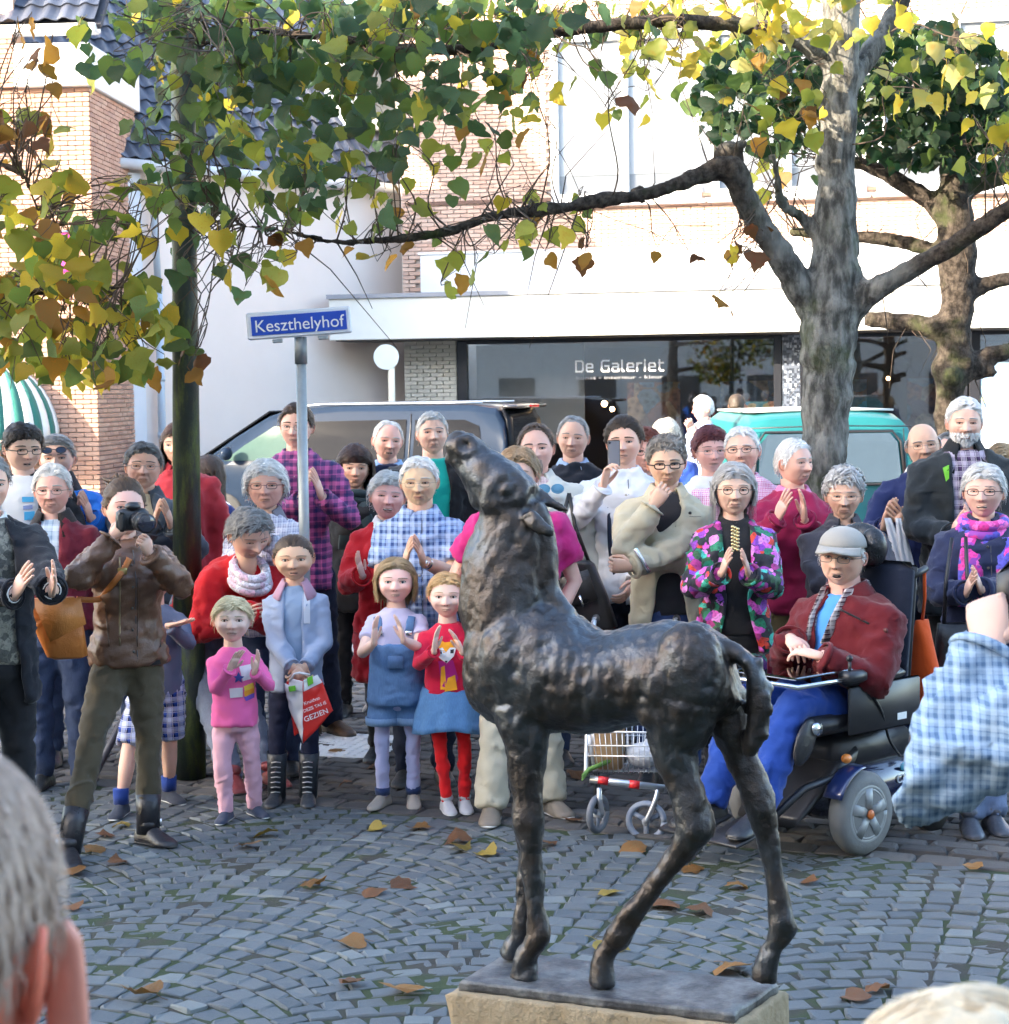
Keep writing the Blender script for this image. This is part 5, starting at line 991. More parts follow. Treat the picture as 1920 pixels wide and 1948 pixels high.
def person(label, px, top, Z, yaw=0, hyaw=0, hpitch=0, hroll=0, hh=.234, skin='fair', female=False, hair=('short', 'normal', (.3, .3, .3)), hairp=None, glasses=None, brow=None, smile=0.0, openm=0.0, beard=None,
           up=None, low=None, shoes=(.03, .03, .03), arms=None, lean=0.0, sidelean=0.0, belly=0.0, child=False, seat=None, group='people watching the unveiling', seed=None, voxel=.019, wide=1.0, feet=None, age=0.0, px_ground=None, name='person', noleg=False, sock=None, stature=None):
    global PSEED
    PSEED = globals().get('PSEED', 100) + 7; sd = PSEED if seed is None else seed; r = np.random.default_rng(sd)
    hroll += r.normal() * 1.8; hpitch += r.normal() * 1.5; smile = max(smile, .15 + .12 * r.normal())
    hd = at(px, top, Z); h = float(hd[2]); loc = np.array([hd[0], Z, 0.0]); A = rad(yaw); R = rotz(A); Ri = R.T
    if sidelean or lean:
        pass
    o = empty(name, loc, A, label, 'person', group)
    def LC(p): return Ri @ (np.asarray(p, float) - loc)
    def tgt(q): return LC(at(q[0], q[1], Z - q[2])) if len(q) == 3 else np.asarray(q[:3], float)
    hs_ = (stature or h) / 1.75 if seat is None else 1.0; hz = (.47 if child else .515) * h; ln = rad(lean); sp = nrm(np.array([math.sin(rad(sidelean)), -math.sin(ln), math.cos(ln)])); zn = h - 1.10 * hh
    if lean: # the head target fixes the neck; hips stay over the feet behind it
        hipC = np.array([-math.sin(rad(sidelean)) * .5, math.sin(ln) * .52 * (h / .9), hz if lean < 25 else .80]); N = np.array([0, .02, zn]); N = np.array([0.0, 0.0, zn]); hipC[1] = max(hipC[1], (N[2] - hipC[2]) * math.tan(ln)); 
    else: hipC = np.array([0, .01, hz]); N = np.array([0, .015, zn])
    if seat is not None: hipC = np.array(seat['hip'], float); N = np.array(seat['neck'], float)
    sp = nrm(N - hipC); SL = np.linalg.norm(N - hipC); side = np.array([1.0, 0, 0]); dep = nrm(np.cross(sp, side)); dep = dep if dep[1] < 0 else -dep     # dep looks forward
    hw = (1.75 if not child else 1.75) * hs_; fm = .93 if female else 1.0; B = wide
    if child: sw = .090 * h
    else: sw = (.098 if not female else .088) * (stature or h) * B
    if seat is not None: sw = .185
    S_ = {s: N - sp * .052 * hw + np.array([s * sw, .005, -.01]) for s in (1, -1)}
    u_ = dict(mat=M_cloth((.2, .2, .2)), kind='shirt', hem=-.08, sleeve=1.0, ease=1.0, open=None, inner=None, collar=None, amp=1.0, name=None); u_.update(up or {})
    l_ = dict(mat=M_denim((.05, .07, .13)), kind='trousers', ease=1.0, name='trousers'); l_.update(low or {})
    # ---- arms
    L1 = .168 * hw * (1.0 if not child else .93); L2 = .148 * hw * (1.0 if not child else .93); arms = arms or {}; AR = {}
    for s in (1, -1):
        a = arms.get(s, {}); w = tgt(a['to']) if 'to' in a else S_[s] + np.array([s * .05 * hw, -.02, -.305 * hw]); pole = np.array(a.get('pole', (s * .55, .35, -.8)), float); E, Wp = ik(S_[s], w, L1, L2, pole); fa = nrm(Wp - E)
        po = a.get('pose', 'relax'); fd = np.array(a['f'], float) if 'f' in a else (nrm(fa * .55 + np.array([0, -.25, .8])) if po == 'clap' else fa); pn = np.array(a['n'], float) if 'n' in a else np.array([-s, .15, 0.0]); AR[s] = (S_[s], E, Wp, fd, pn, po)
    # ---- body: head, neck, chest core, arms, hands (and legs where bare) as one skin
    mb = MB(); cs = SK[skin] if isinstance(skin, str) else skin; k = hh * .985; Rh = rotz(rad(hyaw)) @ rotx(rad(-hpitch)) @ roty(rad(hroll)); hc = N + np.array([0, -.012 - .02 * math.sin(ln), h - zn - hh / 2]) if not lean else N + np.array([0, -.02, .22 * hh]) + rotx(-rad(0)) @ np.array([0, -.0, .5 * hh])
    if seat is not None: hc = N + np.array([0, -.03, .64 * hh])
    asym = 1 + .03 * r.normal(size=3); wv = np.array([1.05 * asym[0], 1.0, 1.0]) * (np.array([1.10, 1.0, .95]) if child else 1.0); HVp = HV.copy()
    if child: # rounder cheeks, smaller jaw and nose
        HVp[:, 1] = np.where((np.abs(HV[:, 0]) < .1) & (HV[:, 1] < -.42) & (HV[:, 2] > -.2), -.42 + (HV[:, 1] + .42) * .5, HV[:, 1])
        ck = np.exp(-((np.abs(HV[:, 0]) - .2) / .09) ** 2 - ((HV[:, 2] + .16) / .12) ** 2) * (HV[:, 1] < -.05); HVp[:, 1] -= .03 * ck; HVp[:, 0] *= 1 + .10 * ck
    else:
        HVp += (r.normal(size=(1, 3)) * .0); nz = 1 + .18 * r.normal() + .1 * age; HVp[:, 1] = np.where((np.abs(HV[:, 0]) < .11) & (HV[:, 1] < -.42), -.42 + (HV[:, 1] + .42) * nz, HV[:, 1]); jw = 1 + .05 * r.normal() + (.03 if not female else -.04); lowm = sstep(.0, -.45, HV[:, 2]); HVp[:, 0] *= 1 + (jw - 1) * lowm + .03 * belly * lowm + .05 * age * np.exp(-((HV[:, 2] + .33) / .1) ** 2); HVp[:, 1] -= HAGE * (.35 + .75 * age)
    def HT(P): return (np.asarray(P, float) * wv * k) @ Rh.T + hc
    mb.add(HT(HVp), HF, 0, HC * (1 + .03 * r.normal(size=(1, 3))))
    if age: # sagging folds beside mouth, bags under eyes
        pass
    for s in (1, -1):
        ey = ysurf(s * .145, .03); sq = (1.15 if child else .78) * (.72 if smile > .6 else 1.0) * (.85 if age > .5 else 1.0); mb.ell(HT([(s * .145, ey + .006, .03)])[0], np.array([.064, .032, .030 * sq]) * k, 12, 8, Rh, 1); mb.ell(HT([(s * .145, ey - .016, .030)])[0], np.array([.026, .014, .027 * sq]) * k, 10, 6, Rh, 2)
        arc = [(s * (.145 + .066 * math.cos(q)), ysurf(s * (.145 + .06 * math.cos(q)), .035) - .012 - .012 * math.sin(q), .030 + .031 * sq * math.sin(q)) for q in np.linspace(.15, 2.99, 7)]; mb.tube(HT(arc), [(.009 * k, .009 * k)] * 7, 6, col=(.80, .70, .66)); mb.tube(HT([(a, b - .006, c - .005) for a, b, c in arc]), [.0065 * k] * 7, 5, mi=3)
        arc2 = [(s * (.145 + .060 * math.cos(q)), ysurf(s * (.145 + .06 * math.cos(q)), .01) - .004, .026 - .029 * sq * math.sin(q)) for q in np.linspace(.2, 2.94, 6)]; mb.tube(HT(arc2), [.0075 * k] * 6, 6, col=(.88, .76, .72))
        bz = (.126 if child else .116) + .008 * r.normal(); arc = [(s * (.055 + .19 * q), ysurf(s * (.055 + .19 * q), bz) - .010, bz + .020 * math.sin(q * 2.6 + .35) - .014 * q) for q in np.linspace(0, 1, 7)]; mb.tube(HT(arc), [(.012 * k * (.55 if child or female else 1.0) * (1.1 - .6 * abs(q - .35)), .007 * k) for q in np.linspace(0, 1, 7)], 6, mi=4)
        # ears: dished shell with a rim
        ec = np.array([s * .345, .045, -.01]); Re = Rh @ rotz(-s * rad(28)) @ roty(s * rad(6)); c_ = HT([ec])[0]; mb.ell(c_, np.array([.018, .060, .105]) * k, 10, 8, Re, col=(.96, .80, .76)); rim = [c_ + Re @ (np.array([s * .018, .062 * math.cos(q) * 1.05 + .004, .112 * math.sin(q)]) * k) for q in np.linspace(-1.7, 2.6, 12)]; mb.tube(rim, [.015 * k] * 12, 6, col=(.95, .76, .72)); mb.ell(c_ + Re @ (np.array([0, -.02, -.105]) * k), np.array([.018, .026, .034]) * k, 8, 6, Re, col=(.97, .78, .74))
    lp = [(x, ysurf(x, -.25) - .006 + .02 * smile * abs(x) / .1, -.256 + .02 * smile * (abs(x) / .1) ** 2 + (.008 if abs(x) > .02 else 0) * (1 - abs(x) / .1)) for x in np.linspace(-.1 - .03 * smile, .1 + .03 * smile, 9)]; ww = [1 - .75 * abs(q) ** 2 for q in np.linspace(-1, 1, 9)]
    lo_ = [(x, ysurf(x, -.30) - .006 + .02 * smile * abs(x) / .1, -.292 - .065 * openm * (1 - (abs(x) / .13) ** 2) + .025 * smile * (abs(x) / .1) ** 2) for x in np.linspace(-.1 - .03 * smile, .1 + .03 * smile, 9)]
    mb.tube(HT(lp), [(.013 * q * k, .010 * k * q) for q in ww], 6, mi=5); mb.tube(HT(lo_), [(.016 * q * k, .011 * k * q) for q in ww], 6, mi=5)
    if openm and smile > .6:
        mb.ell(HT([(0, ysurf(0, -.27) + .002, -.272 - .01 * openm)])[0], np.array([.105, .026, .022]) * k, 14, 8, Rh, 3); mb.ell(HT([(0, ysurf(0, -.27) - .008, -.266)])[0], np.array([.088, .020, .0145]) * k, 14, 8, Rh, 7)
    elif openm: mb.ell(HT([(0, ysurf(0, -.28) + .004, -.274 - .032 * openm)])[0], np.array([.080 + .03 * smile, .022, .014 + .034 * openm]) * k, 12, 8, Rh, 3); mb.ell(HT([(0, ysurf(0, -.27) - .004, -.266)])[0], np.array([.062 + .03 * smile, .018, .011]) * k, 12, 8, Rh, 1)
    else:
        mb.tube(HT([(x, ysurf(x, -.274) - .009 + .02 * smile * abs(x) / .1, -.274 + .022 * smile * (abs(x) / .1) ** 2) for x in np.linspace(-.095 - .03 * smile, .095 + .03 * smile, 7)]), [.0035 * k] * 7, 5, mi=6)
    for s in (1, -1): mb.ell(HT([(s * .030, ysurf(s * .030, -.142) + .010, -.152)])[0], np.array([.014, .016, .008]) * k, 8, 5, Rh, 6)
    nb = hc + Rh @ (np.array([0, .09, -.30]) * k); nr = (.060 if not female else .052) * (hh / .246) * (.82 if child else 1.0) * (1 + .12 * belly); mb.tube([nb, nb * .5 + N * .5 + np.array([0, .0, .0]), N + sp * -.03, N - sp * .10], [(nr, nr * 1.05), (nr, nr), (nr * 1.15, nr * 1.1), (nr * 1.9, nr * 1.5)], 16, col=(.97, .92, .90))
    core = [ring(hipC + sp * SL * t_, side, dep, a * hw * .7, b * hw * .7, 16) for t_, a, b in ((0, .085, .06), (.35, .075, .055), (.7, .09, .06), (.92, .08, .05), (1.0, .035, .032))]; mb.grid(core)
    gl = l_.get('bare'); hk = hw / 1.75 * (1.08 if child else .95) * (.92 if female else 1.0)
    for s in (1, -1):
        Sx, E, Wp, fd, pn, po = AR[s]; ar = (.026 if female else .030) * hw * (.9 if child else 1.0) * (.72 if u_['sleeve'] > .9 else 1.0); mb.tube([Sx, Sx * .5 + E * .5, E, E * .55 + Wp * .45, Wp], [ar, ar * 1.0, ar * .84, ar * .80, ar * (.56 if u_['sleeve'] <= .9 else .74)], 12); hand_mesh(mb, Wp, fd, pn, s * 1.0, hk, po)
    mats = [M_skin(cs), M_plain((.56, .53, .50), .25, var=.03), M_plain(((.03, .045, .06), (.045, .026, .015), (.04, .045, .04))[sd % 3], .15), M_plain((.02, .012, .012), .5), M_hair(brow or tuple(np.array(hair[2] if hair else (.2, .15, .1)) * .55)), M_plain((min(.5, cs[0] * .75), cs[1] * .60, cs[2] * .60), .4, var=.1), M_plain((.10, .03, .025), .6), M_plain((.80, .77, .70), .3, var=.03)]
    # ---- legs
    LG_ = {}; kz = .285 * h; az = .045 * h
    for s in (1, -1):
        ft = (feet or {}).get(s); hipj = hipC + np.array([s * .048 * hw * fm, 0, -.02 * hw])
        if seat is not None: kn = np.array(seat['knee'][s], float); an = np.array(seat['ankle'][s], float)
        else:
            an = np.array([s * .058 * hw, .03, az]) if ft is None else np.array([*LC(ground(ft[0], ft[1]))[:2], az]) + np.array([0, .06, 0]); kn = (hipj + an) / 2 + np.array([s * .008, -.025, (kz - (hipj[2] + an[2]) / 2)]); fd_ = ft[2] if ft is not None and len(ft) > 2 else s * 10
        LG_[s] = (hipj, kn, an, (s * 10 if ft is None or len(ft) < 3 else ft[2]))
        if gl is not None or l_['kind'] in ('shorts', 'skirt'):
            lr = .040 * hw * (.9 if child else 1); mb.tube([hipj * .4 + kn * .6, kn, kn * .55 + an * .45, an], [lr * 1.15, lr * .85, lr * .88, lr * .52], 12, mi=0)
    body = link('body', mb.mesh('body', mats, True, True), o)
    # ---- hair
    if hair:
        hp_ = dict(T=.050, Lk=(.62 if hair[0] == 'short' and not female and not child else 1.0), n_rib=560, drop=-.38, part=.12, messy=.28, wid=.026); hp_.update(hairp or {}); hm = hair_mesh(hair[0], hair[1], seed=sd + 1, **hp_); hm.V = [HT(v) for v in hm.V]
        if (hairp or {}).get('_bun'): pass
        hm.build('hair', M_hair(hair[2]), o, True, True)
    if beard:
        bm = MB(); rb = np.random.default_rng(sd + 5); full = beard[1]; cand = np.where((HV[:, 1] < .02) & (HV[:, 2] < (-.16 if full else -.20)) & (np.abs(HV[:, 0]) < (.34 if full else .12)) & ~((np.abs(HV[:, 0]) < .105) & (np.abs(HV[:, 2] + .275) < .030)))[0]
        for i in rb.choice(cand, 1000 if full else 380):
            p = HV[i] + HN[i] * .004; n = HN[i]; tn = nrm(np.array([HV[i][0] * .6, -.15, -1]) + rb.normal(size=3) * .25); tn = nrm(tn - n * (tn @ n) * .6); bi = np.cross(n, tn); L = rb.uniform(.05, .10); w_ = .022; c = rb.uniform(.8, 1.2); rows = [(p - bi * w_ * f, p + n * .008, p + bi * w_ * f) if False else (p + tn * L * s_ + n * .014 * s_ - bi * w_ * f, p + tn * L * s_ + n * (.010 + .014 * s_), p + tn * L * s_ + n * .014 * s_ + bi * w_ * f) for s_, f in ((0, .9), (.5, .8), (1, .25))]; bm.grid(np.array(rows), closed=False, caps=False, col=np.tile([[c] * 3], (9, 1)))
        bm.V = [HT(v) for v in bm.V]; bm.build('beard', M_hair(beard[0]), o, True, True)
    if glasses:
        gm = MB(); gc, shape, gth = glasses[0], glasses[1], glasses[2] if len(glasses) > 2 else .006; yg = -.50
        zb = glasses[3] if len(glasses) > 3 else 0.0
        for s in (1, -1):
            rx, rz = (.098, .060) if shape == 'rect' else ((.085, .075) if shape == 'round' else (.105, .07)); e = 3.2 if shape == 'rect' else 2.1; P = []
            for q in np.linspace(0, 6.2832, 21): ct, st = math.cos(q), math.sin(q); P.append((s * .148 + rx * np.sign(ct) * abs(ct) ** (2 / e), yg + .05 * abs(s * .148 + rx * ct) ** 1.5 * 2 + (.06 if zb else 0), .018 + zb + rz * np.sign(st) * abs(st) ** (2 / e)))
            gm.tube(HT(P), [gth * k * 1.6] * 21, 5); gm.tube(HT([(s * .250, yg + .04, .035 + zb), (s * .36, yg + .14, .04 + zb), (s * .385, -.10, .03 + zb), (s * .37, .06, .01 + zb)]), [gth * k * 1.6] * 4, 5)
            if len(glasses) > 4: gm.add(HT(P[:-1]), [tuple(range(20))], 1)
        gm.tube(HT([(-.055, yg - .005, .03 + zb), (0, yg - .02, .038 + zb), (.055, yg - .005, .03 + zb)]), [gth * k * 1.5] * 3, 5); gm.build('glasses', [M_plain(gc, .3, .3), M_plain((.06, .10, .2), .1)], o)
    # ---- clothes
    out = dict(o=o, LC=LC, AR=AR, N=N, hipC=hipC, hc=hc, h=h, HT=HT, Z=Z, R=R, loc=loc, hw=hw, k=k, Rh=Rh, LG=LG_, sp=sp, dep=dep)
    def torso(ease, hem, top_=1.0, front=True):
        w = np.array([.094, .094, .086, .094, .096, .080, .050]) * hw * ease * B; d = np.array([.070, .070, .066, .072, .070, .056, .045]) * hw * ease
        if female and not child: w = np.array([.100, .097, .078, .084, .086, .070, .044]) * hw * ease * B; d = np.array([.074, .072, .060, .074, .070, .052, .042]) * hw * ease
        if child: w = np.array([.098, .096, .090, .090, .088, .072, .044]) * hw * ease; d = np.array([.078, .078, .074, .072, .068, .052, .040]) * hw * ease
        tt = np.array([-.08, .0, .33, .62, .82, .93, 1.0]); fo = np.array([.006, .008, .010 + .03 * belly, .018 if female and not child else .008, .004, 0, 0]) * hw; d = d + np.array([.0, .012, .022, .008, 0, 0, 0]) * belly * hw
        R_ = []
        ts = sorted(set(list(np.linspace(max(hem, -.08), .94, 9)) + [.98, 1.015])); 
        if hem < -.08: ts = list(np.linspace(hem, -.1, 4)) + ts
        for t_ in ts:
            tc = max(t_, -.08); a = np.interp(tc, tt, w); b = np.interp(tc, tt, d); f = np.interp(tc, tt, fo); c = hipC + sp * SL * max(t_, 0) + dep * f
            if t_ < 0: c = c + np.array([0, 0, SL * t_]); a *= 1 + .10 * min(1, -t_) * (u_.get('flare', 1.0)); b *= 1 + .16 * min(1, -t_) * (u_.get('flare', 1.0))
            R_.append(ring(c, side, dep, a, b, 28))
        return R_
    kind = u_['kind']; m2 = MB(); ez = {'shirt': 1.05, 'tee': 1.05, 'sweater': 1.08, 'jacket': 1.13, 'coat': 1.16}[kind] * u_['ease']; m2.grid(torso(ez, u_['hem'])); sl = u_['sleeve']; sr = {'shirt': .037, 'tee': .040, 'sweater': .039, 'jacket': .044, 'coat': .047}[kind] * hw * u_['ease'] * u_.get('sw', 1.0) * (.95 if female else 1.0) * (.88 if child else 1.0)
    for s in (1, -1):
        Sx, E, Wp = AR[s][:3]; P = [Sx + np.array([-s * .04 * hw, 0, .002]), Sx, Sx * .5 + E * .5, E, E * .5 + Wp * .5, Wp]; Rr_ = [sr * 1.0, sr * 1.10, sr * 1.02, sr * .92, sr * .82, sr * .70]
        if sl < 1.0:
            if sl <= .5: f = sl / .5; P = P[:2] + [Sx * (1 - f * .5) + E * f * .5, Sx * (1 - f * .96) + E * f * .96]; Rr_ = [sr * 1.15, sr * 1.18, sr * 1.16, sr * 1.15]
            else: f = (sl - .5) * 2; P = P[:4] + [E * (1 - f) + Wp * f]; Rr_ = Rr_[:4] + [sr * .86]
        m2.tube(P, Rr_, 14)
    cut = None
    if u_['open']:
        ow, o0, o1 = u_['open']      # half width of the opening at neck and hem
        def cut(c, ow=ow, o1=o1):
            t_ = ((c - hipC) @ sp) / SL; wv_ = np.interp(t_, [min(u_['hem'], -.1), .2, .75, 1.0], [o1, o0, o0 * .9 + ow * .3, ow]); fwd = (c - (hipC + np.outer(np.clip(t_, 0, 1) * SL, sp))) @ dep; res = (np.abs(c[:, 0] - (hipC[0] + (N[0] - hipC[0]) * np.clip(t_, 0, 1))) < wv_) & (fwd > .0) & (t_ < 1.2)
            for s in (1, -1):
                for a, b in ((AR[s][0], AR[s][1]), (AR[s][1], AR[s][2])):
                    ab = b - a; tt_ = np.clip(((c - a) @ ab) / (ab @ ab), 0, 1); res &= ~((np.linalg.norm(c - (a + np.outer(tt_, ab)), axis=1) < sr * 1.22) & (tt_ > (.45 if b is AR[s][1] else 0)))
            return res
    nmg = u_['name'] or kind; go, GV, GF = cloth_obj(nmg, m2, u_['mat'], o, voxel, sd, u_['amp'] * (.5 if child else 1.0), cut); out['garment'] = (go, GV, GF)
    def bvh(): return BVHTree.FromPolygons(GV.tolist(), GF.tolist())
    out['bvh'] = bvh
    if u_['inner'] is not None:
        m3 = MB(); m3.grid(torso(ez * .90, max(u_['hem'], -.06))); io, IV, IF = cloth_obj(u_.get('inner_name', 'shirt'), m3, u_['inner'], o, voxel, sd + 9, .35); out['inner'] = (io, IV, IF)
    if u_['sleeve'] > .9:      # cuffs
        for s in (1, -1):
            Wp, fa = AR[s][2], nrm(AR[s][2] - AR[s][1]); a_ = nrm(np.cross(fa, np.array([.3, .2, 1.0]))); b_ = np.cross(fa, a_); cm_ = MB(); cm_.tube([Wp - fa * .012 + (a_ * math.cos(q) + b_ * math.sin(q)) * sr * .72 for q in np.linspace(0, 6.2832, 19)], (.006, .012), 6); cm_.build('cuff', u_['mat'], o)
    if u_['open'] is None and kind in ('shirt', 'jacket', 'coat') and cl_has(u_):      # button front
        bv_ = bvh(); pts = []
        for t_ in np.linspace(max(u_['hem'], -.05) + .03, .93, 16):
            p0 = hipC + sp * SL * max(t_, 0) + np.array([0, 0, SL * min(t_, 0)]) + dep * .5; hit = bv_.ray_cast(Vector(p0), Vector(-dep))
            if hit[0] is not None and (np.array(hit[0]) - p0) @ -dep > .25: pts.append(np.array(hit[0]) + dep * .001)
        if len(pts) > 4:
            pm = MB(); pm.tube([p + np.array([.014, 0, 0]) for p in pts], [(.0022, .0022)] * len(pts), 5); pm.build('placket', M_plain((.08, .08, .09), .8), o)
            bm_ = MB()
            for p in pts[1::3]: bm_.ell(p + dep * .002, (.0065, .003, .0065), 8, 5)
            bm_.build('button', M_plain((.55, .52, .48) if kind == 'shirt' else (.08, .07, .06), .4), o)['kind'] = 'stuff'
    cl_ = u_['collar']
    if cl_:
        cm, chh, gap = cl_[0], cl_[1], cl_[2]; fl = cl_[3] if len(cl_) > 3 else .5; cb_ = MB(); n = 30; rows = [[], [], [], []]
        for q in np.linspace(gap, 2 * math.pi - gap, n):
            ds = np.array([math.sin(q), 0, 0]) - dep * -math.cos(q) * 0; dv = side * math.sin(q) + dep * math.cos(q); fr_ = math.cos(q); r0 = nr * 1.12; dr = -.03 * fr_ * hw * .4
            b_ = N + sp * (-.012 + .0) * hw; t0 = b_ + dv * r0 * 1.18 - sp * (.018 * max(0, fr_)) * hw; t1 = b_ + dv * r0 * 1.06 + sp * (chh - .016 * max(0, fr_) * hw); t2 = t1 + dv * .006; t3 = b_ + dv * (r0 * 1.25 + fl * chh * .9) + sp * (chh * (.15 - .75 * fl)) - sp * .022 * max(0, fr_) * hw
            for a, b in zip(rows, (t0, t1, t2, t3)): a.append(b)
        cb_.grid(np.array(rows), closed=False, caps=False); co_ = cb_.build('collar', cm, o); so = co_.modifiers.new('s', 'SOLIDIFY'); so.thickness = .005
    # ---- lower garment
    lk = l_['kind']
    if not noleg:
        m4 = MB(); le = l_['ease']; hwid = (.092 if not female else .098) * hw * le
        if seat is None: m4.grid([ring(hipC + np.array([0, 0, dz * hw]) - dep * (.0), side, np.array([0, -1.0, 0]), a * hwid, b * hwid) for dz, a, b in ((.075, .90, .66), (.03, .98, .74), (-.02, 1.02, .80), (-.05, .98, .78), (-.075, .80, .62))])
        else: m4.grid([ring(hipC + sp * t_, side, dep, a * hwid, b * hwid) for t_, a, b in ((.16, .98, .8), (.05, 1.08, .9), (-.05, 1.1, .95), (-.10, .9, .8))])
        for s in (1, -1):
            hj, kn, an, _a = LG_[s]; r0, r1, r2 = [q * hw * le * (.92 if child else 1) for q in (.056, .041, .034)]
            if lk == 'skinny': r1 *= .92; r2 *= .80
            if lk == 'tights': r0 *= .74; r1 *= .80; r2 *= .72
            end = an + np.array([0, 0, -.012 * hw])
            if lk == 'shorts': f = l_.get('len', .85); end = hj * (1 - f) + kn * f if f <= 1 else kn + (an - kn) * (f - 1); m4.tube([hj, (hj + end) / 2, end], [r0 * 1.05, r0 * 1.06, r0 * 1.10 if f <= 1 else r0 * .95], 14)
            else: m4.tube([hj + np.array([0, 0, .02]) if seat is None else hj, hj * .5 + kn * .5, kn, kn * .55 + an * .45, end], [r0, r0 * .92, r1, r1 * .98 if lk != 'skinny' else r1, r2 if lk != 'wide' else r1 * 1.05], 14)
        lo, LV, LF = cloth_obj(l_['name'], m4, l_['mat'], o, voxel * (.8 if child else 1.0), sd + 3, .45 if child else .85); out['lower'] = (lo, LV, LF)
        if lk != 'none':
            for s in (1, -1):
                hj, kn, an, toe = LG_[s]; Rf = rotz(rad(toe)); fl_ = (.150 if not child else .155) * hw * (.94 if female else 1); fw = .027 * hw; c = np.array([an[0], an[1], 0.0]) if seat is None else np.array([an[0], an[1], an[2] - .05 * hw]); sm = MB(); secs = []
                hz_ = .052 * hw * l_.get('boot', 1.0)
                for yv, w_, zt_, zb_ in ((.27, .55, .62, .12), (.25, .9, .95, .04), (.12, 1.05, 1.08, 0), (-.05, .92, 1.12, .0), (-.2, .95, .92, .0), (-.42, 1.12, .62, 0), (-.58, 1.05, .48, .02), (-.68, .75, .36, .05), (-.73, .35, .22, .09)):
                    zt2 = zt_ * .052 * hw; zb2 = zb_ * .052 * hw; secs.append([c + Rf @ np.array([a * fw * w_ * 1.05, yv * fl_, zb2 + (zt2 - zb2) * b]) for a, b in ((-.9, 0), (-1.0, .18), (-.95, .55), (-.55, .92), (0, 1.0), (.55, .92), (.95, .55), (1.0, .18), (.9, 0))])
                sm.grid(np.array(secs)); sm.tube([c + np.array([0, 0, .035 * hw]), c + np.array([0, .0, (.075 if l_.get('boot', 1) == 1 else .055 * l_['boot']) * hw])], [.030 * hw, .031 * hw], 12)
                so_ = [[c + Rf @ np.array([a * fw * w_ * 1.12, yv * fl_ * 1.01, z_]) for a, z_ in ((-1, 0), (1, 0), (1, .009 * hw), (-1, .009 * hw))] for yv, w_ in ((.28, .6), (.25, .95), (.1, 1.05), (-.1, .95), (-.3, 1.05), (-.5, 1.1), (-.66, .8), (-.74, .4))]; sm.grid(np.array(so_), 1)
                sh = shoes if isinstance(shoes, (list, tuple)) and not isinstance(shoes[0], float) else (M_leather(tuple(shoes), .35), M_plain((.05, .045, .04), .7)); q_ = sm.build('shoe', list(sh), o, True); q_.modifiers.new('b', 'SUBSURF').levels = 1
                if sock is not None: skm = MB(); skm.tube([an + np.array([0, 0, .0]), an + np.array([0, 0, sock[1]])], [.030 * hw, .032 * hw], 12); skm.build('sock', sock[0], o)
    ALLP[label] = out; return out
def skirt(P, mat, z0, z1, r0, r1, name='skirt', pleat=.02, n=12):
    mb = MB(); R = []; c = P['hipC']; k = P['hw']
    for i in range(9):
        s = i / 8; rr = r0 + (r1 - r0) * s ** .8; z = z0 + (z1 - z0) * s; R.append([(c[0] + math.cos(q) * rr * (1 + pleat * s * math.sin(q * n + s)), c[1] + math.sin(q) * rr * .82 * (1 + pleat * s * math.sin(q * n + s)), z + .012 * s * math.sin(q * 3)) for q in np.linspace(0, 2 * math.pi, 72, endpoint=False)])
    mb.grid(np.array(R), caps=False); o = mb.build(name, mat, P['o']); o.modifiers.new('s', 'SOLIDIFY').thickness = .006; return o
def strap(P, pts, w, mat, name='strap', th=.004, parent=None):
    """flat band through points given in the thing's own space"""
    mb = MB(); Pp, _ = smoothpath(pts, [1] * len(pts), 5); mb.tube(Pp, [(w / 2, th)] * len(Pp), 8, ref=(0, -1, 0)); return mb.build(name, mat, parent if parent is not None else P['o'])
def on_garment(P, px, py, off=.004, which='garment'):
    """where the photograph's pixel meets the garment, in the person's space"""
    key = 'bv_' + which
    if key not in P: P[key] = BVHTree.FromPolygons(P[which][1].tolist(), P[which][2].tolist())
    Ri = P['R'].T; o = Ri @ (CAM - P['loc']); d = nrm(Ri @ ray(px, py)); h = P[key].ray_cast(Vector(o), Vector(d))
    if h[0] is None: return None
    return np.array(h[0]) - d * off
def decal(P, polys, name, which='garment', off=.005, step=7.0):
    """flat print on cloth: polygons in photo pixels laid on the garment"""
    mb = MB(); mats = []
    for j, (poly, mat) in enumerate(polys):
        if mat not in mats: mats.append(mat)
        c = np.mean(poly, 0); pts = []; n = len(poly)
        for i in range(n):
            a, b = np.array(poly[i], float), np.array(poly[(i + 1) % n], float); m = max(1, int(np.linalg.norm(b - a) / step))
            for q in range(m): pts.append(a + (b - a) * q / m)
        rings = []
        for f in (1.0, .66, .33): rings.append([on_garment(P, *(c + (p - c) * f), off + j * .0006, which) for p in pts])
        cc = on_garment(P, *c, off + j * .0006, which)
        if cc is None or any(p is None for rg in rings for p in rg): continue
        m = len(pts); V = [p for rg in rings for p in rg] + [cc]; F = [(i * m + q, i * m + (q + 1) % m, (i + 1) * m + (q + 1) % m, (i + 1) * m + q) for i in range(2) for q in range(m)] + [(2 * m + q, 2 * m + (q + 1) % m, 3 * m) for q in range(m)]; mb.add(V, F, mats.index(mat))
    return mb.build(name, mats, P['o']) if mb.n else None
def line_on(P, pts, r, mat, name, which='garment'):
    q = [on_garment(P, *p, .002, which) for p in pts]; q = [x for x in q if x is not None]
    if len(q) > 1: mb = MB(); mb.tube(q, r, 6); return mb.build(name, mat, P['o'])
def at_hand(P, s): return P['AR'][s][2], nrm(P['AR'][s][3]), P['AR'][s][4]
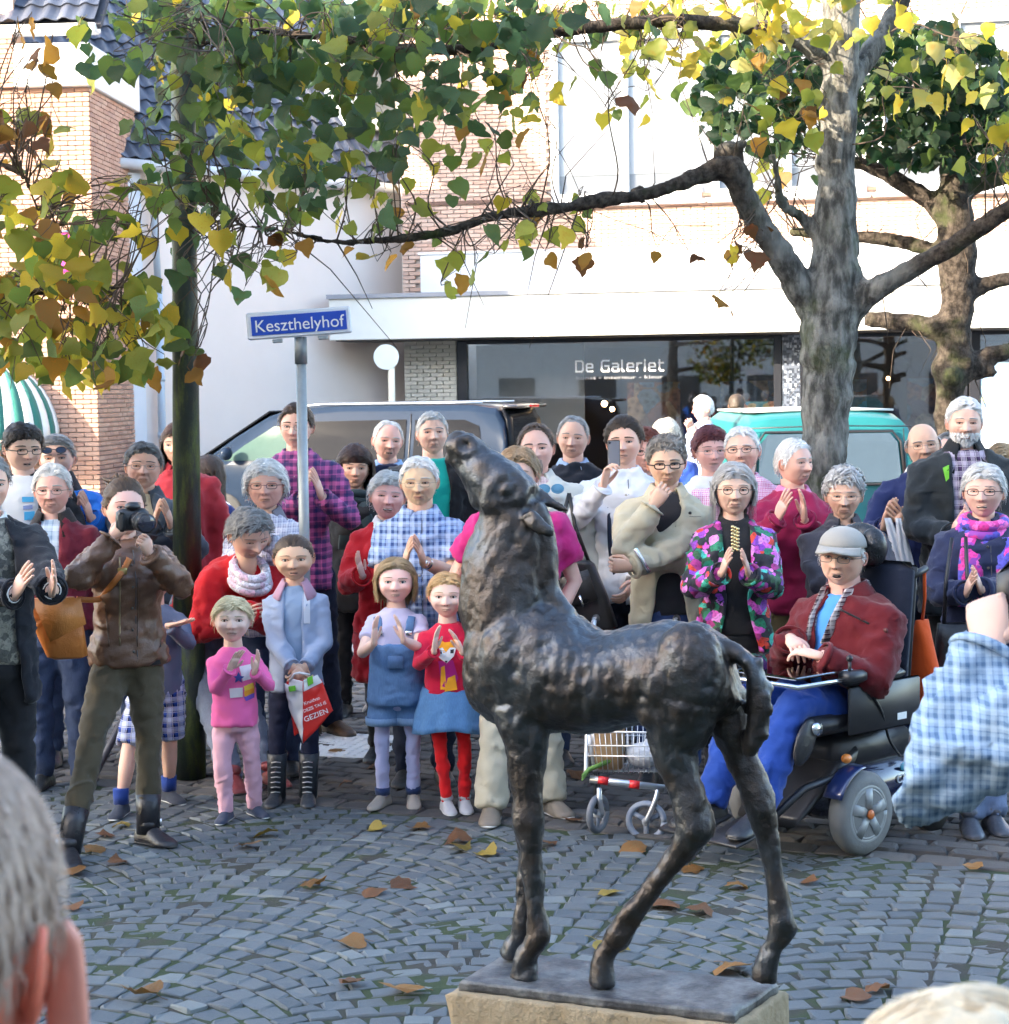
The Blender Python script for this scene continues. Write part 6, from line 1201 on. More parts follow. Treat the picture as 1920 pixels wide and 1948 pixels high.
# ================================================================== the crowd
CL = lambda h, **k: M_cloth(srgb(h), **k)
def clap(xl, yl, xr, yr, dz=.30, pose='clap'): return {-1: dict(to=(xl, yl, dz), pose=pose), 1: dict(to=(xr, yr, dz), pose=pose)}
GREY = (.26, .25, .24); SILV = (.58, .57, .55); WHIT = (.80, .78, .75); DKB = (.028, .018, .012); BRN = (.075, .042, .022); BLD = (.55, .42, .22)
jet = M_cloth((.012, .012, .014)); navy = CL('#1a2340'); dj = M_denim((.018, .024, .045)); bj = M_denim((.035, .06, .14)); blk = M_cloth((.014, .014, .016))
GB = 'bystanders in the back rows'
# --- left group
P = person('young man with dark hair and glasses in white printed T-shirt under dark jacket', 42, 812, 9.5, hyaw=32, hpitch=-4, hair=('short', 'low', DKB), hairp=dict(T=.07, messy=.45), glasses=((.03, .03, .03), 'rect'), openm=.4, skin='pale', up=dict(mat=CL('#23252c'), kind='jacket', open=(.06, .10, .12), inner=M_cloth((.75, .77, .80)), inner_name='t_shirt', collar=(CL('#1c1d22'), .05, .7)), group=GB)
M_pb = M_plain(srgb('#4fb4e8'), .8); M_pn = M_plain(srgb('#8a9ac8'), .8)
decal(P, [([(42, 945), (64, 945), (64, 955), (42, 955)], M_pb), ([(44, 962), (62, 960), (62, 968), (44, 970)], M_pn), ([(46, 974), (66, 972), (66, 988), (46, 990)], M_pb)], 'shirt_print', 'inner')
P = person('man with sunglasses pushed up on his forehead in bright blue top, clapping', 107, 832, 9.9, hyaw=6, hair=('short', 'normal', GREY), glasses=((.03, .03, .03), 'big', .007, .20, 1), skin='rosy', up=dict(mat=CL('#1f6fd0'), kind='jacket', collar=(blk, .09, .5, .7)), arms=clap(140, 985, 172, 985), group=GB)
person('white haired man with glasses in burgundy and black jacket behind the photographer', 98, 888, 8.9, hyaw=6, hair=('short', 'normal', WHIT), glasses=((.25, .2, .15), 'rect', .004), skin='rosy', age=1, up=dict(mat=CL('#6b1d2c'), kind='jacket', open=(.05, .045, .03), inner=M_plaid((.4, .5, .6), (.2, .28, .4), (.7, .75, .8)), collar=(CL('#2a2422'), .07, .55, .8)), group=GB)
P = person('man in black suit clapping at the left edge, head outside the frame', -28, 868, 7.45, yaw=30, hair=('short', 'normal', GREY), up=dict(mat=M_cloth((.010, .011, .016)), kind='coat', hem=-.35, open=(.05, .07, .10), inner=M_floral((.10, .095, .08), ((.2, .19, .15), (.06, .06, .05)), 40.0), inner_name='waistcoat', collar=(WHITE, .05, .4)), arms=clap(28, 1130, 100, 1125, .36), low=dict(mat=M_cloth((.010, .010, .012))), shoes=(.012, .012, .014), group=GB)
for s in (1, -1):
    w, f, n = at_hand(P, s); e = P['AR'][s][1]; d = nrm(e - w); mb = MB(); mb.tube([w + d * .0, w + d * .045], [.036, .038], 14, caps=False); o = mb.build('cuff', WHITE, P['o']); o.modifiers.new('s', 'SOLIDIFY').thickness = .004
# photographer
LTH = M_leather((.115, .055, .030), .38)
PH_ = person('woman in brown leather jacket and olive trousers taking a photo with a black camera', 236, 916, 7.95, yaw=22, hyaw=2, hpitch=2, female=True, hair=('back', 'normal', BRN), hairp=dict(T=.05, messy=.12, wid=.026, n_rib=520), skin='fair', hh=.235, up=dict(mat=LTH, kind='jacket', hem=-.10, ease=1.02, name='leather_jacket', collar=(LTH, .055, .55, .9), amp=1.05), low=dict(mat=M_cloth(srgb('#4a4130'), fold=.8), kind='skinny', boot=1.0, ease=.98), shoes=(.018, .017, .020),
                 arms={-1: dict(to=(214, 1022, .22), pose='fold', pole=(-.9, -.1, -1.0), f=(.55, -.5, .65), n=(.6, .7, .1)), 1: dict(to=(283, 1052, .25), pose='grip', pole=(.9, -.1, -1.0), f=(-.35, -.55, .75), n=(-.5, .6, .3))}, feet={-1: (136, 1648, -4), 1: (288, 1610, 32)}, sidelean=4)
mb = MB(); c = PH_['hc'] + PH_['Rh'] @ (np.array([0, .40, .46]) * PH_['k']); rr_ = np.random.default_rng(4)
for i in range(26):
    a = i * .9; p = c + PH_['Rh'] @ np.array([math.cos(a) * .030, math.sin(a) * .018, .01 * math.sin(a * 2)]); mb.tube([p, p + PH_['Rh'] @ (np.array([rr_.normal() * .02, .02 + rr_.normal() * .02, .022 + rr_.normal() * .010]))], [.013, .007], 6, col=(rr_.uniform(.7, 1.2),) * 3)
mb.build('hair_bun', M_hair(BRN), PH_['o'], True, True)
mb = MB(); mb.grid([ring(PH_['hipC'] + np.array([0, 0, z]), np.array([1.0, 0, 0]), np.array([0, -1.0, 0]), a, b) for z, a, b in ((.07, .155, .115), (.0, .162, .122), (-.045, .166, .126))]); mb.build('black_top', blk, PH_['o'])
for s in (1, -1): # boot shafts
    hj, kn, an, toe = PH_['LG'][s]; mb = MB(); mb.tube([an + np.array([0, .005, -.03]), an + (kn - an) * .22, an + (kn - an) * .36], [.050, .052, .056], 16, caps=False); o = mb.build('boot_shaft', M_leather((.018, .017, .020), .3), PH_['o']); o.modifiers.new('s', 'SOLIDIFY').thickness = .005; mb = MB(); mb.box(an + np.array([.05 * s, -.01, .02]), (.012, .03, .035), bev=.003); mb.build('boot_buckle', CHROME, PH_['o'])
line_on(PH_, [(228, y) for y in range(1060, 1240, 12)], .004, M_plain((.25, .2, .12), .4, .8), 'zip'); line_on(PH_, [(200 + (y - 1150) * .1, y) for y in range(1150, 1235, 10)], .003, M_leather((.07, .035, .02)), 'seam'); line_on(PH_, [(262, y) for y in range(1100, 1235, 10)], .003, M_leather((.07, .035, .02)), 'seam')
# her camera: body, lens, grip, hot shoe
cw = at(252, 988, 7.62); Cm = empty('camera', cw, rad(38), 'black reflex camera held to the eye by the woman in leather', 'camera'); Cm.rotation_euler = (rad(4), 0, rad(30))
mb = MB(); mb.box((0, 0, 0), (.135, .055, .09), bev=.014); mb.build('camera_body', BLKPL, Cm); mb = MB(); mb.box((0, -.005, .055), (.06, .05, .035), bev=.012); mb.build('prism_hump', BLKPL, Cm); mb = MB(); mb.box((-.055, -.03, -.005), (.03, .03, .08), bev=.012); mb.build('grip', RUBBER, Cm)
mb = MB(); mb.tube([(.01, -.02, 0), (.01, -.06, 0), (.01, -.065, 0), (.01, -.13, 0), (.01, -.145, 0)], [.034, .034, .039, .039, .042], 24); mb.build('lens', BLKPL, Cm); mb = MB(); mb.tube([(.01, -.1455, 0), (.01, -.147, 0)], [.036, .034], 24); mb.build('front_glass', M_plain((.02, .02, .035), .04, spec=1.0), Cm); mb = MB(); mb.tube([(.01, -.085, 0), (.01, -.10, 0)], .0405, 24); mb.build('zoom_ring', RUBBER, Cm)
# her orange bag with strap
ORL = M_leather((.50, .16, .03), .45); bgp = at(108, 1195, 7.75); hb = empty('orange_handbag', bgp, rad(15), 'orange leather handbag hanging at the hip of the photographer', 'handbag')
mb = MB(); secs = []
for z, a, b in ((-.13, .06, .03), (-.12, .085, .045), (-.02, .10, .055), (.08, .105, .045), (.13, .10, .022)): secs.append(ring(np.array([.01 - z * .25, 0, z]), np.array([1.0, 0, 0]), np.array([0, 1.0, 0]), a, b, 24, 3.5))
mb.grid(secs); mb.build('bag_body', ORL, hb); mb = MB(); mb.add([(-.10, -.05, .13), (.10, -.05, .13), (.12, -.062, .02), (-.03, -.066, -.05)], [(0, 1, 2, 3)]); o = mb.build('flap', M_leather((.56, .20, .045), .4), hb); o.modifiers.new('s', 'SOLIDIFY').thickness = .006
iv = rotz(rad(-15)); g_ = [on_garment(PH_, x, y, .006) for x, y in ((246, 1062), (236, 1082), (222, 1102), (205, 1122), (188, 1140), (172, 1156))]; g_ = [PH_['R'] @ q + PH_['loc'] for q in g_ if q is not None]; g_ = [iv @ (q - bgp) for q in g_] + [np.array([.085, -.01, .12])]
if len(g_) > 2: mb = MB(); Pp, _ = smoothpath(g_, [1] * len(g_), 4); mb.tube(Pp, [(.013, .004)] * len(Pp), 8, ref=(0, -1, 0)); mb.build('strap', ORL, hb); i_ = len(Pp) // 4; mb = MB(); mb.box(Pp[i_], (.04, .008, .03), bev=.004); mb.build('buckle', M_plain((.5, .38, .15), .3, .9), hb)
# boy behind her
shp = M_plaid(srgb('#2b4a9c'), srgb('#101c46'), (.6, .65, .8), (.75, .75, .8), 13.0)
P = person('boy in grey blue hoodie and blue checked shorts half hidden by the photographer', 292, 1062, 8.55, child=True, hh=.20, hair=('short', 'low', BRN), up=dict(mat=CL('#5a6178'), kind='jacket', hem=-.12, name='hoodie', ease=.98), low=dict(mat=shp, kind='shorts', len=1.12, ease=1.22, name='shorts'), shoes=(M_cloth(srgb('#353a46')), M_plain((.65, .65, .62), .6)), sock=(CL('#23408a'), .07), arms={1: dict(to=(322, 1190, .22), pose='flat', f=(.8, -.2, .15), n=(0, .2, 1)), -1: dict(to=(288, 1140, .22), pose='relax')}, feet={-1: (226, 1556, -6), 1: (318, 1530, 40)})
line_on(P, [(300, y) for y in range(1150, 1265, 10)], .003, CHROME, 'zip')
person('dark grey haired man with glasses in slate jacket clapping beside the lamp post', 272, 848, 9.7, hyaw=10, hpitch=4, hair=('short', 'normal', (.13, .125, .12)), hairp=dict(T=.06, messy=.35), glasses=((.2, .2, .2), 'rect', .003), skin='tan', age=1, up=dict(mat=CL('#4a525c'), kind='jacket', open=(.05, .06, .08), inner=CL('#b7a88e'), collar=(CL('#3c444e'), .06, .5, .7)), arms=clap(292, 1000, 326, 1000), group=GB)
person('long brown haired woman in red coat standing behind the lamp post', 338, 810, 10.6, hyaw=-8, female=True, hair=('long', 'bob', (.085, .04, .022)), hairp=dict(T=.06, drop=-.95, n_rib=520), smile=.6, up=dict(mat=CL('#b3333c'), kind='coat', hem=-.5, collar=(CL('#a82a34'), .07, .5, .8)), group=GB)
person('person in dark blue coat partly seen behind the woman in red coat', 396, 870, 11.6, yaw=150, female=True, hair=('long', 'bob', (.06, .035, .02)), hairp=dict(drop=-.8), up=dict(mat=CL('#27356e'), kind='coat', hem=-.5), group=GB)
# --- women and men round the sign pole
person('white haired woman with glasses in lilac checked blouse clapping left of the sign pole', 505, 882, 9.2, hyaw=2, female=True, hair=('short', 'bob', WHIT), hairp=dict(T=.075, messy=.3), glasses=((.12, .05, .05), 'rect', .005), skin='tan', age=1, up=dict(mat=M_plaid((.62, .62, .72), (.30, .31, .45), (.75, .75, .8), None, 26.0), kind='shirt', hem=-.2, ease=1.12, collar=(M_cloth((.18, .18, .22)), .06, .6, .7)), arms=clap(475, 1030, 512, 1030), group=GB)
PLP = M_plaid(srgb('#c9629a'), srgb('#5a3568'), srgb('#1d2c5a'), None, 7.5)
person('tall young man with glasses in pink and purple plaid shirt clapping behind the sign pole', 563, 772, 10.0, hyaw=-6, hair=('short', 'normal', BRN), hairp=dict(T=.05), glasses=((.15, .12, .1), 'rect', .003), skin='rosy', up=dict(mat=PLP, kind='shirt', hem=-.16, collar=(PLP, .045, .45, .7)), low=dict(mat=dj), shoes=(.10, .055, .03), arms=clap(574, 950, 612, 945, .30), feet={-1: (590, 1405, -10), 1: (630, 1398, 40)}, group=GB)
P = person('woman with dark brown bobbed hair, black coat and dark teal scarf', 675, 855, 10.8, hyaw=6, hroll=3, female=True, hair=('bob', 'fringe', (.045, .022, .016)), hairp=dict(T=.10, drop=-.42, n_rib=560, messy=.2), skin='tan', up=dict(mat=blk, kind='coat', hem=-.35), low=dict(mat=blk, kind='skinny'), group=GB)
mb = MB(); n0 = P['N']
for i in range(3): mb.tube([n0 + np.array([math.cos(a) * (.085 + .008 * i), math.sin(a) * .075 - .01, .015 - .035 * i + .02 * math.sin(a) + (.01 * math.sin(a * 3 + i))]) for a in np.linspace(0, 6.28, 20)], .026, 8)
for x in (-.03, .05): mb.tube([n0 + np.array([x, -.09, -.05]), n0 + np.array([x * 1.3, -.135, -.16]), n0 + np.array([x * 1.6, -.15, -.32])], [(.035, .012), (.045, .012), (.05, .010)], 10)
mb.build('scarf', CL('#25353c'), P['o'])
person('balding white haired man in navy jumper and striped blue shirt before the van window', 737, 803, 11.0, hyaw=14, hroll=4, hair=('short', 'high', WHIT), hairp=dict(T=.025), openm=.4, skin='rosy', age=1, up=dict(mat=navy, kind='sweater', collar=(CL('#8fb0d8'), .05, .5, .8)), group=GB)
person('silver haired man looking up in turquoise V-neck top and black jacket', 822, 787, 10.3, hyaw=8, hpitch=8, hair=('short', 'normal', SILV), hairp=dict(T=.03), skin='fair', age=.6, up=dict(mat=blk, kind='jacket', open=(.07, .09, .10), inner=CL('#12a396'), inner_name='turquoise_top'), low=dict(mat=dj), group=GB, wide=1.05)
REDC = M_cloth(srgb('#c01822'), fold=.7)
person('smiling grey haired woman in bright red coat clapping with open hands', 737, 903, 9.5, hyaw=6, hroll=5, female=True, hair=('short', 'low', SILV), hairp=dict(T=.065, messy=.4), skin='rosy', age=1, smile=.9, openm=.35, up=dict(mat=REDC, kind='coat', hem=-.75, ease=1.08, collar=(M_cloth((.75, .74, .72)), .06, .5, .8)), low=dict(mat=blk, kind='skinny'), arms={-1: dict(to=(690, 1095, .30), pose='clap', f=(-.25, -.2, .9), n=(.9, -.3, .1)), 1: dict(to=(752, 1080, .34), pose='flat', f=(-.75, -.3, .25), n=(-.1, .2, 1))}, group=GB)
BLP = M_plaid(srgb('#8ea6cc'), srgb('#2c4476'), srgb('#b4c2dc'), None, 11.0)
P = person('white haired man with glasses in blue checked short sleeved shirt clapping', 797, 873, 8.9, hyaw=-2, hair=('short', 'normal', WHIT), hairp=dict(T=.04), glasses=((.3, .25, .2), 'rect', .003), skin='tan', age=1, smile=.3, belly=.6, up=dict(mat=BLP, kind='shirt', sleeve=.42, hem=-.2, ease=1.1, collar=(BLP, .05, .45, .8)), low=dict(mat=dj), arms=clap(770, 1072, 806, 1068, .34), group=GB)
w, f, n = at_hand(P, 1); d = nrm(P['AR'][1][1] - w); mb = MB(); mb.tube([w + d * .02, w + d * .035], .031, 16, caps=False); mb.ell(w + d * .028 + np.array([.0, -.03, 0]), (.016, .006, .016)); mb.build('wrist_watch', CHROME, P['o'])
# bending woman in red
P = person('grey haired woman in red coat with pale scarf bending down to the toddler', 470, 984, 8.85, yaw=30, hyaw=8, hpitch=-24, female=True, lean=58, stature=1.64, hair=('short', 'low', (.20, .195, .19)), hairp=dict(T=.075, messy=.5), skin='tan', age=1, up=dict(mat=M_cloth(srgb('#b5121b'), fold=.8), kind='coat', hem=-.25, ease=1.05), low=dict(mat=M_denim((.20, .23, .30))), shoes=(.30, .06, .06), arms={-1: dict(to=(455, 1175, .22), pose='relax'), 1: dict(to=(470, 1165, .25), pose='relax')})
mb = MB(); n0 = P['N'] + P['dep'] * .01
for i in range(3): mb.tube([n0 + np.array([math.cos(a) * (.078 + .006 * i), math.sin(a) * .07 - .015, .02 - .03 * i + .05 * math.sin(a)]) for a in np.linspace(0, 6.28, 20)], .024, 8)
mb.build('scarf', M_floral((.6, .58, .6), ((.75, .74, .76), (.35, .34, .38), (.62, .45, .52)), 28.0), P['o'])
for q in range(2):
    p = on_garment(P, 446 + q * 36, 1112, .003)
    if p is not None: mb = MB(); mb.ell(p, (.010, .005, .010)); mb.build('button', CHROME, P['o'])
# --- children in front
PK = CL('#ee6aa6', fold=.3)
P = person('blond toddler in pink printed top and pale pink trousers clapping', 441, 1138, 8.2, hyaw=6, child=True, hh=.204, hair=('short', 'low', (.72, .60, .36)), hairp=dict(T=.055, messy=.16, n_rib=520, wid=.028), skin='pale', up=dict(mat=PK, kind='shirt', hem=-.14, ease=1.04, amp=.7, name='pink_top'), low=dict(mat=CL('#dcaab8', fold=.9), ease=1.08), shoes=(M_cloth(srgb('#3a4152')), M_plain((.62, .60, .55), .6)), voxel=.011,
           arms={-1: dict(to=(438, 1272, .14), pose='clap', f=(.45, -.2, .8), n=(.7, -.6, 0)), 1: dict(to=(484, 1278, .16), pose='clap', f=(.3, -.3, .85), n=(-.8, -.4, 0))}, feet={-1: (427, 1566, -10), 1: (482, 1556, 35)})
W_ = M_plain((.74, .66, .70), .8); O_ = M_plain(srgb('#f0a030'), .8); Pu = M_plain(srgb('#6a4bb0'), .8); Ye = M_plain(srgb('#f2d24a'), .8); Nv = M_plain(srgb('#394a90'), .8); Rd = M_plain(srgb('#e0405a'), .8)
decal(P, [([(455, 1268), (482, 1262), (484, 1290), (462, 1296)], W_), ([(436, 1310), (462, 1308), (462, 1326), (438, 1328)], W_), ([(464, 1306), (482, 1298), (484, 1308), (466, 1316)], Ye), ([(464, 1316), (484, 1308), (484, 1318), (466, 1326)], O_), ([(464, 1326), (484, 1318), (484, 1327), (468, 1334)], Pu), ([(450, 1286), (454, 1278), (458, 1286), (465, 1287), (459, 1292), (461, 1299), (454, 1295), (447, 1299), (449, 1291), (444, 1287)], Nv)], 'shirt_print')
HD = CL('#8f9cb4', fold=.5); GP = person('girl with brown hair in grey blue hoodie holding a white and red shopping bag', 558, 1020, 8.5, hyaw=4, hroll=-4, hpitch=-6, child=True, hh=.212, hair=('back', 'normal', (.075, .045, .028)), hairp=dict(T=.035, messy=.08, wid=.022, n_rib=600), skin='tan', openm=.3, up=dict(mat=HD, kind='jacket', hem=-.14, ease=.92, name='hoodie', open=(.045, .035, .045), inner=CL('#7f93ae'), inner_name='grey_top', collar=(CL('#b08a9e'), .045, .7, 1.0)), low=dict(mat=M_denim((.016, .020, .045)), kind='skinny', boot=1.0), shoes=(.030, .036, .046), voxel=.012,
            arms={-1: dict(to=(556, 1268, .16), pose='fold', f=(.6, -.3, -.7), n=(.3, .8, .1)), 1: dict(to=(582, 1268, .16), pose='fold', f=(-.6, -.3, -.7), n=(-.3, .8, .1))}, feet={-1: (524, 1532, -8), 1: (584, 1532, 6)})
for s in (1, -1):
    hj, kn, an, toe = GP['LG'][s]; mb = MB(); mb.tube([an + np.array([0, .0, -.03]), an + (kn - an) * .45, an + (kn - an) * .62], [.043, .046, .050], 16, caps=False); o = mb.build('boot_shaft', M_leather((.030, .036, .046), .4), GP['o']); o.modifiers.new('s', 'SOLIDIFY').thickness = .005
    mb = MB()
    for i in range(7): z = an + (kn - an) * (.08 * i); mb.tube([z + np.array([-.022, -.044, 0]), z + np.array([0, -.050, .004]), z + np.array([.022, -.044, 0])], .0025, 5)
    mb.build('lace', M_cloth((.4, .42, .45)), GP['o'])['kind'] = 'stuff'
decal(GP, [([(512, 1128), (522, 1126), (524, 1186), (514, 1188)], M_plain((.62, .56, .62), .8))], 'hoodie_stripe'); decal(GP, [([(578, 1126), (590, 1128), (590, 1186), (578, 1186)], M_plain((.60, .62, .68), .8))], 'hoodie_stripe')
# shopping bag: crinkled plastic, white side and red printed face
bg0 = at(588, 1350, 8.22); sb = empty('shopping_bag', at(584, 1415, 8.22), rad(0), 'white and red printed plastic shopping bag held by the girl in the hoodie', 'shopping bag'); ob = at(584, 1415, 8.22)
def bp(px, py, dy=0.0): q = at(px, py, 8.22 + dy); return q - ob
M_bw = M_plain((.70, .68, .68), .35, var=.06); M_br = M_plain(srgb('#d02a22'), .35, var=.06)
def sheet(poly4, mat, name, amp=.008, seed=1, n=12):
    a, b, c, d = [np.array(q) for q in poly4]; R = []
    for i in range(n + 1):
        s = i / n; l, r_ = a + (d - a) * s, b + (c - b) * s; R.append([l + (r_ - l) * j / n for j in range(n + 1)])
    R = np.array(R); P_ = R.reshape(-1, 3); nn = nrm(np.cross(b - a, d - a)); P_ = P_ + np.outer(amp * snoise(P_, 12, seed, 3), nn); mb = MB(); mb.grid(P_.reshape(n + 1, n + 1, 3), closed=False, caps=False); o = mb.build(name, mat, sb); o.modifiers.new('s', 'SOLIDIFY').thickness = .002; return o
sheet((bp(541, 1300, -.02), bp(576, 1312, -.07), bp(577, 1412, -.06), bp(550, 1345, -.0)), M_bw, 'side_panel', seed=3)
sheet((bp(576, 1312, -.07), bp(612, 1294, -.03), bp(634, 1352, -.03), bp(577, 1415, -.06)), M_br, 'front_panel', seed=4); sheet((bp(545, 1296, .05), bp(612, 1292, .05), bp(634, 1352, .04), bp(560, 1400, .05)), M_br, 'back_panel', seed=5)
sheet((bp(551, 1290, -.03), bp(576, 1296, -.072), bp(576, 1316, -.074), bp(549, 1312, -.03)), M_bw, 'top_hem', .004, 6); sheet((bp(577, 1294, -.074), bp(604, 1284, -.04), bp(613, 1298, -.035), bp(577, 1316, -.076)), M_bw, 'top_hem', .004, 7)
sheet((bp(549, 1306, -.05), bp(562, 1304, -.062), bp(563, 1314, -.064), bp(551, 1316, -.05)), M_plain(srgb('#6ab52e'), .5), 'green_print', .002, 8); sheet((bp(584, 1290, -.076), bp(594, 1285, -.062), bp(596, 1300, -.060), bp(586, 1306, -.074)), M_plain(srgb('#6ab52e'), .5), 'green_print', .002, 9)
mb = MB(); mb.tube([bp(552, 1296, -.03), bp(560, 1282, -.05), bp(570, 1280, -.06), bp(590, 1284, -.05)], .006, 6); mb.build('handle', M_bw, sb)
for tx_, x_, y_, s_ in (('Kruidvat', 579, 1342, .026), ('DEZE TAS IS', 578, 1356, .024), ('GEZIEN', 580, 1374, .040)):
    p = bp(x_, y_, -.088); q = font(tx_, s_ * .85, WHITE, sb, p, 'lettering', 90, .0006); q.rotation_euler = (rad(90), rad(-18), rad(18))
# dungarees girl
DN = M_denim((.10, .19, .36)); LT = CL('#a9acd0', fold=.4)
P = person('blond girl in denim dungaree shorts and lilac leggings clapping', 752, 1064, 8.4, hyaw=2, child=True, hh=.208, hair=('bob', 'normal', (.36, .25, .13)), hairp=dict(T=.05, drop=-.42, n_rib=480, messy=.14, wid=.028), skin='pale', smile=.4, up=dict(mat=CL('#b9b4cf', fold=.3), kind='tee', sleeve=.30, hem=-.05, ease=1.0, name='t_shirt', amp=.7), low=dict(mat=LT, kind='tights', name='leggings'), shoes=(M_leather((.30, .26, .22), .5), M_plain((.2, .18, .16), .7)), sock=(CL('#24345a'), .035), voxel=.011,
           arms={-1: dict(to=(712, 1222, .24), pose='clap', f=(.05, -.1, 1), n=(.95, -.3, 0)), 1: dict(to=(768, 1218, .26), pose='clap', f=(-.22, -.1, .95), n=(-.9, -.3, 0))}, feet={-1: (727, 1538, -22), 1: (786, 1536, 4)})
mb = MB(); hc_ = P['hipC']; mb.grid([ring(hc_ + np.array([0, 0, z]), np.array([1.0, 0, 0]), np.array([0, -1.0, 0]), a, b) for z, a, b in ((.23, .122, .104), (.12, .128, .112), (.04, .136, .120), (-.03, .142, .124), (-.06, .134, .114))])
for s in (1, -1): hj, kn, an, toe = P['LG'][s]; mb.tube([hj + np.array([0, 0, .02]), hj + (kn - hj) * .5, hj + (kn - hj) * .62], [.070, .076, .080], 16)
cloth_obj('dungarees', mb, DN, P['o'], .011, 77, .4)
V_, F_ = remesh(mb, .014, 2); P['dg'] = (None, V_, F_)
for x0, x1 in ((722, 716), (778, 786)):
    q = [on_garment(P, x1 + (x0 - x1) * t_ + (0 if t_ < .7 else 0), 1152 + 52 * t_, .006) for t_ in np.linspace(0, 1, 6)]; q = [p for p in q if p is not None]
    if len(q) > 2: mb = MB(); mb.tube(q, [(.019, .004)] * len(q), 8, ref=(0, -1, 0)); mb.build('strap', DN, P['o']); mb = MB(); mb.box(q[-1] + np.array([0, -.006, 0]), (.03, .006, .022), bev=.003); mb.build('buckle', CHROME, P['o'])
for s in (1, -1): hj, kn, an, toe = P['LG'][s]; c = hj + (kn - hj) * .62; mb = MB(); mb.tube([c + np.array([0, 0, -.012]), c + np.array([0, 0, .022])], [.083, .084], 18, caps=False); o = mb.build('turn_up', M_denim((.16, .26, .42)), P['o']); o.modifiers.new('s', 'SOLIDIFY').thickness = .006
mb = MB(); mb.box(hc_ + np.array([0, -.122, .15]), (.07, .008, .06), rotx(rad(-4)), bev=.004); mb.build('bib_pocket', M_denim((.12, .21, .38)), P['o'])
# fox jumper girl
FX = CL('#c8183c', fold=.35)
P = person('strawberry blond girl in red fox jumper, denim skirt and red tights', 850, 1092, 8.3, hyaw=-2, child=True, hh=.204, hair=('short', 'normal', (.62, .40, .18)), hairp=dict(T=.05, messy=.2, n_rib=480, wid=.028), skin='pale', up=dict(mat=FX, kind='sweater', hem=-.06, ease=1.0, name='jumper', amp=.7), low=dict(mat=M_cloth(srgb('#d2151c'), fold=.3), kind='tights', name='tights'), shoes=(M_leather((.42, .42, .44), .45), M_plain((.6, .6, .58), .6)), voxel=.011,
           arms={-1: dict(to=(826, 1238, .22), pose='clap', f=(.15, -.1, 1), n=(.95, -.3, 0)), 1: dict(to=(880, 1240, .22), pose='clap', f=(-.4, -.1, .9), n=(-.9, -.3, 0))}, feet={-1: (850, 1548, 12), 1: (884, 1546, 8)})
skirt(P, M_denim((.10, .22, .42)), P['hipC'][2] + .06, P['hipC'][2] - .135, .112, .165, 'skirt', .05, 11)
Or = M_plain(srgb('#f0a020'), .85); Wh = M_plain((.78, .76, .74), .85); Mg = M_plain(srgb('#b81a78'), .85); Bk = M_plain((.02, .02, .02), .6)
decal(P, [([(868, 1300), (884, 1296), (890, 1272), (882, 1246), (872, 1226), (880, 1222), (892, 1245), (898, 1275), (892, 1300), (878, 1310)], Or), ([(834, 1258), (862, 1256), (872, 1290), (862, 1312), (842, 1312), (838, 1290)], Mg), ([(839, 1270), (846, 1266), (850, 1312), (838, 1312)], Or), ([(852, 1290), (866, 1284), (870, 1312), (846, 1316)], Or), ([(830, 1226), (836, 1216), (846, 1222), (858, 1221), (866, 1212), (870, 1228), (864, 1246), (848, 1260), (834, 1248)], Or), ([(828, 1236), (842, 1232), (848, 1242), (856, 1232), (868, 1232), (864, 1248), (850, 1262), (836, 1252)], Wh), ([(833, 1238), (840, 1236), (841, 1244), (835, 1245)], Bk), ([(857, 1236), (864, 1235), (863, 1243), (857, 1243)], Bk), ([(846, 1257), (852, 1257), (849, 1262)], Bk)], 'fox_print', 'garment', .005, 5.0)
# --- behind and right of the horse
person('woman in fuchsia T-shirt and cream trousers hidden behind the bronze foal', 985, 856, 8.35, hyaw=-10, female=True, hair=('short', 'low', (.34, .22, .12)), hairp=dict(T=.06), skin='rosy', up=dict(mat=CL('#b8246e'), kind='tee', sleeve=.36, hem=-.2, ease=1.15), low=dict(mat=CL('#b9b09a', fold=.9), kind='wide', ease=1.1), shoes=(M_leather((.20, .16, .12), .5), M_plain((.6, .58, .55), .6)), arms={-1: dict(to=(900, 1150, .12)), 1: dict(to=(1052, 1190, .05))}, feet={-1: (935, 1566, -4), 1: (1048, 1552, 30)}, wide=1.12)
P = person('man with greying goatee in cream jacket with black shoulder bag', 1020, 812, 9.35, hyaw=-4, hair=('short', 'high', (.16, .11, .08)), hairp=dict(T=.05, messy=.5), beard=((.32, .26, .22), False), skin='rosy', up=dict(mat=CL('#c9c8be', fold=.8), kind='jacket', hem=-.3, open=(.05, .03, .03), inner=M_plaid((.6, .45, .45), (.45, .32, .34), (.7, .6, .6), None, 22.0), collar=(CL('#c9c8be'), .06, .6, .9)), group=GB, wide=1.05)
strap(P, [P['N'] + np.array([-.06, -.10, -.06]), P['N'] + np.array([.03, -.165, -.25]), P['N'] + np.array([.13, -.18, -.45]), P['N'] + np.array([.20, -.12, -.62])], .03, blk, 'bag_strap')
q = at(1048, 930, 9.16); mb = MB()
for s in (-1, 1): mb.tube([P['LC'](q) + np.array([s * .034 + .03 * math.cos(a), -.0, .022 * math.sin(a)]) for a in np.linspace(0, 6.28, 15)], .004, 5); mb.ell(P['LC'](q) + np.array([s * .034, 0, 0]), (.028, .004, .02))
mb.build('hanging_sunglasses', M_plain((.12, .32, .5), .15), P['o'])
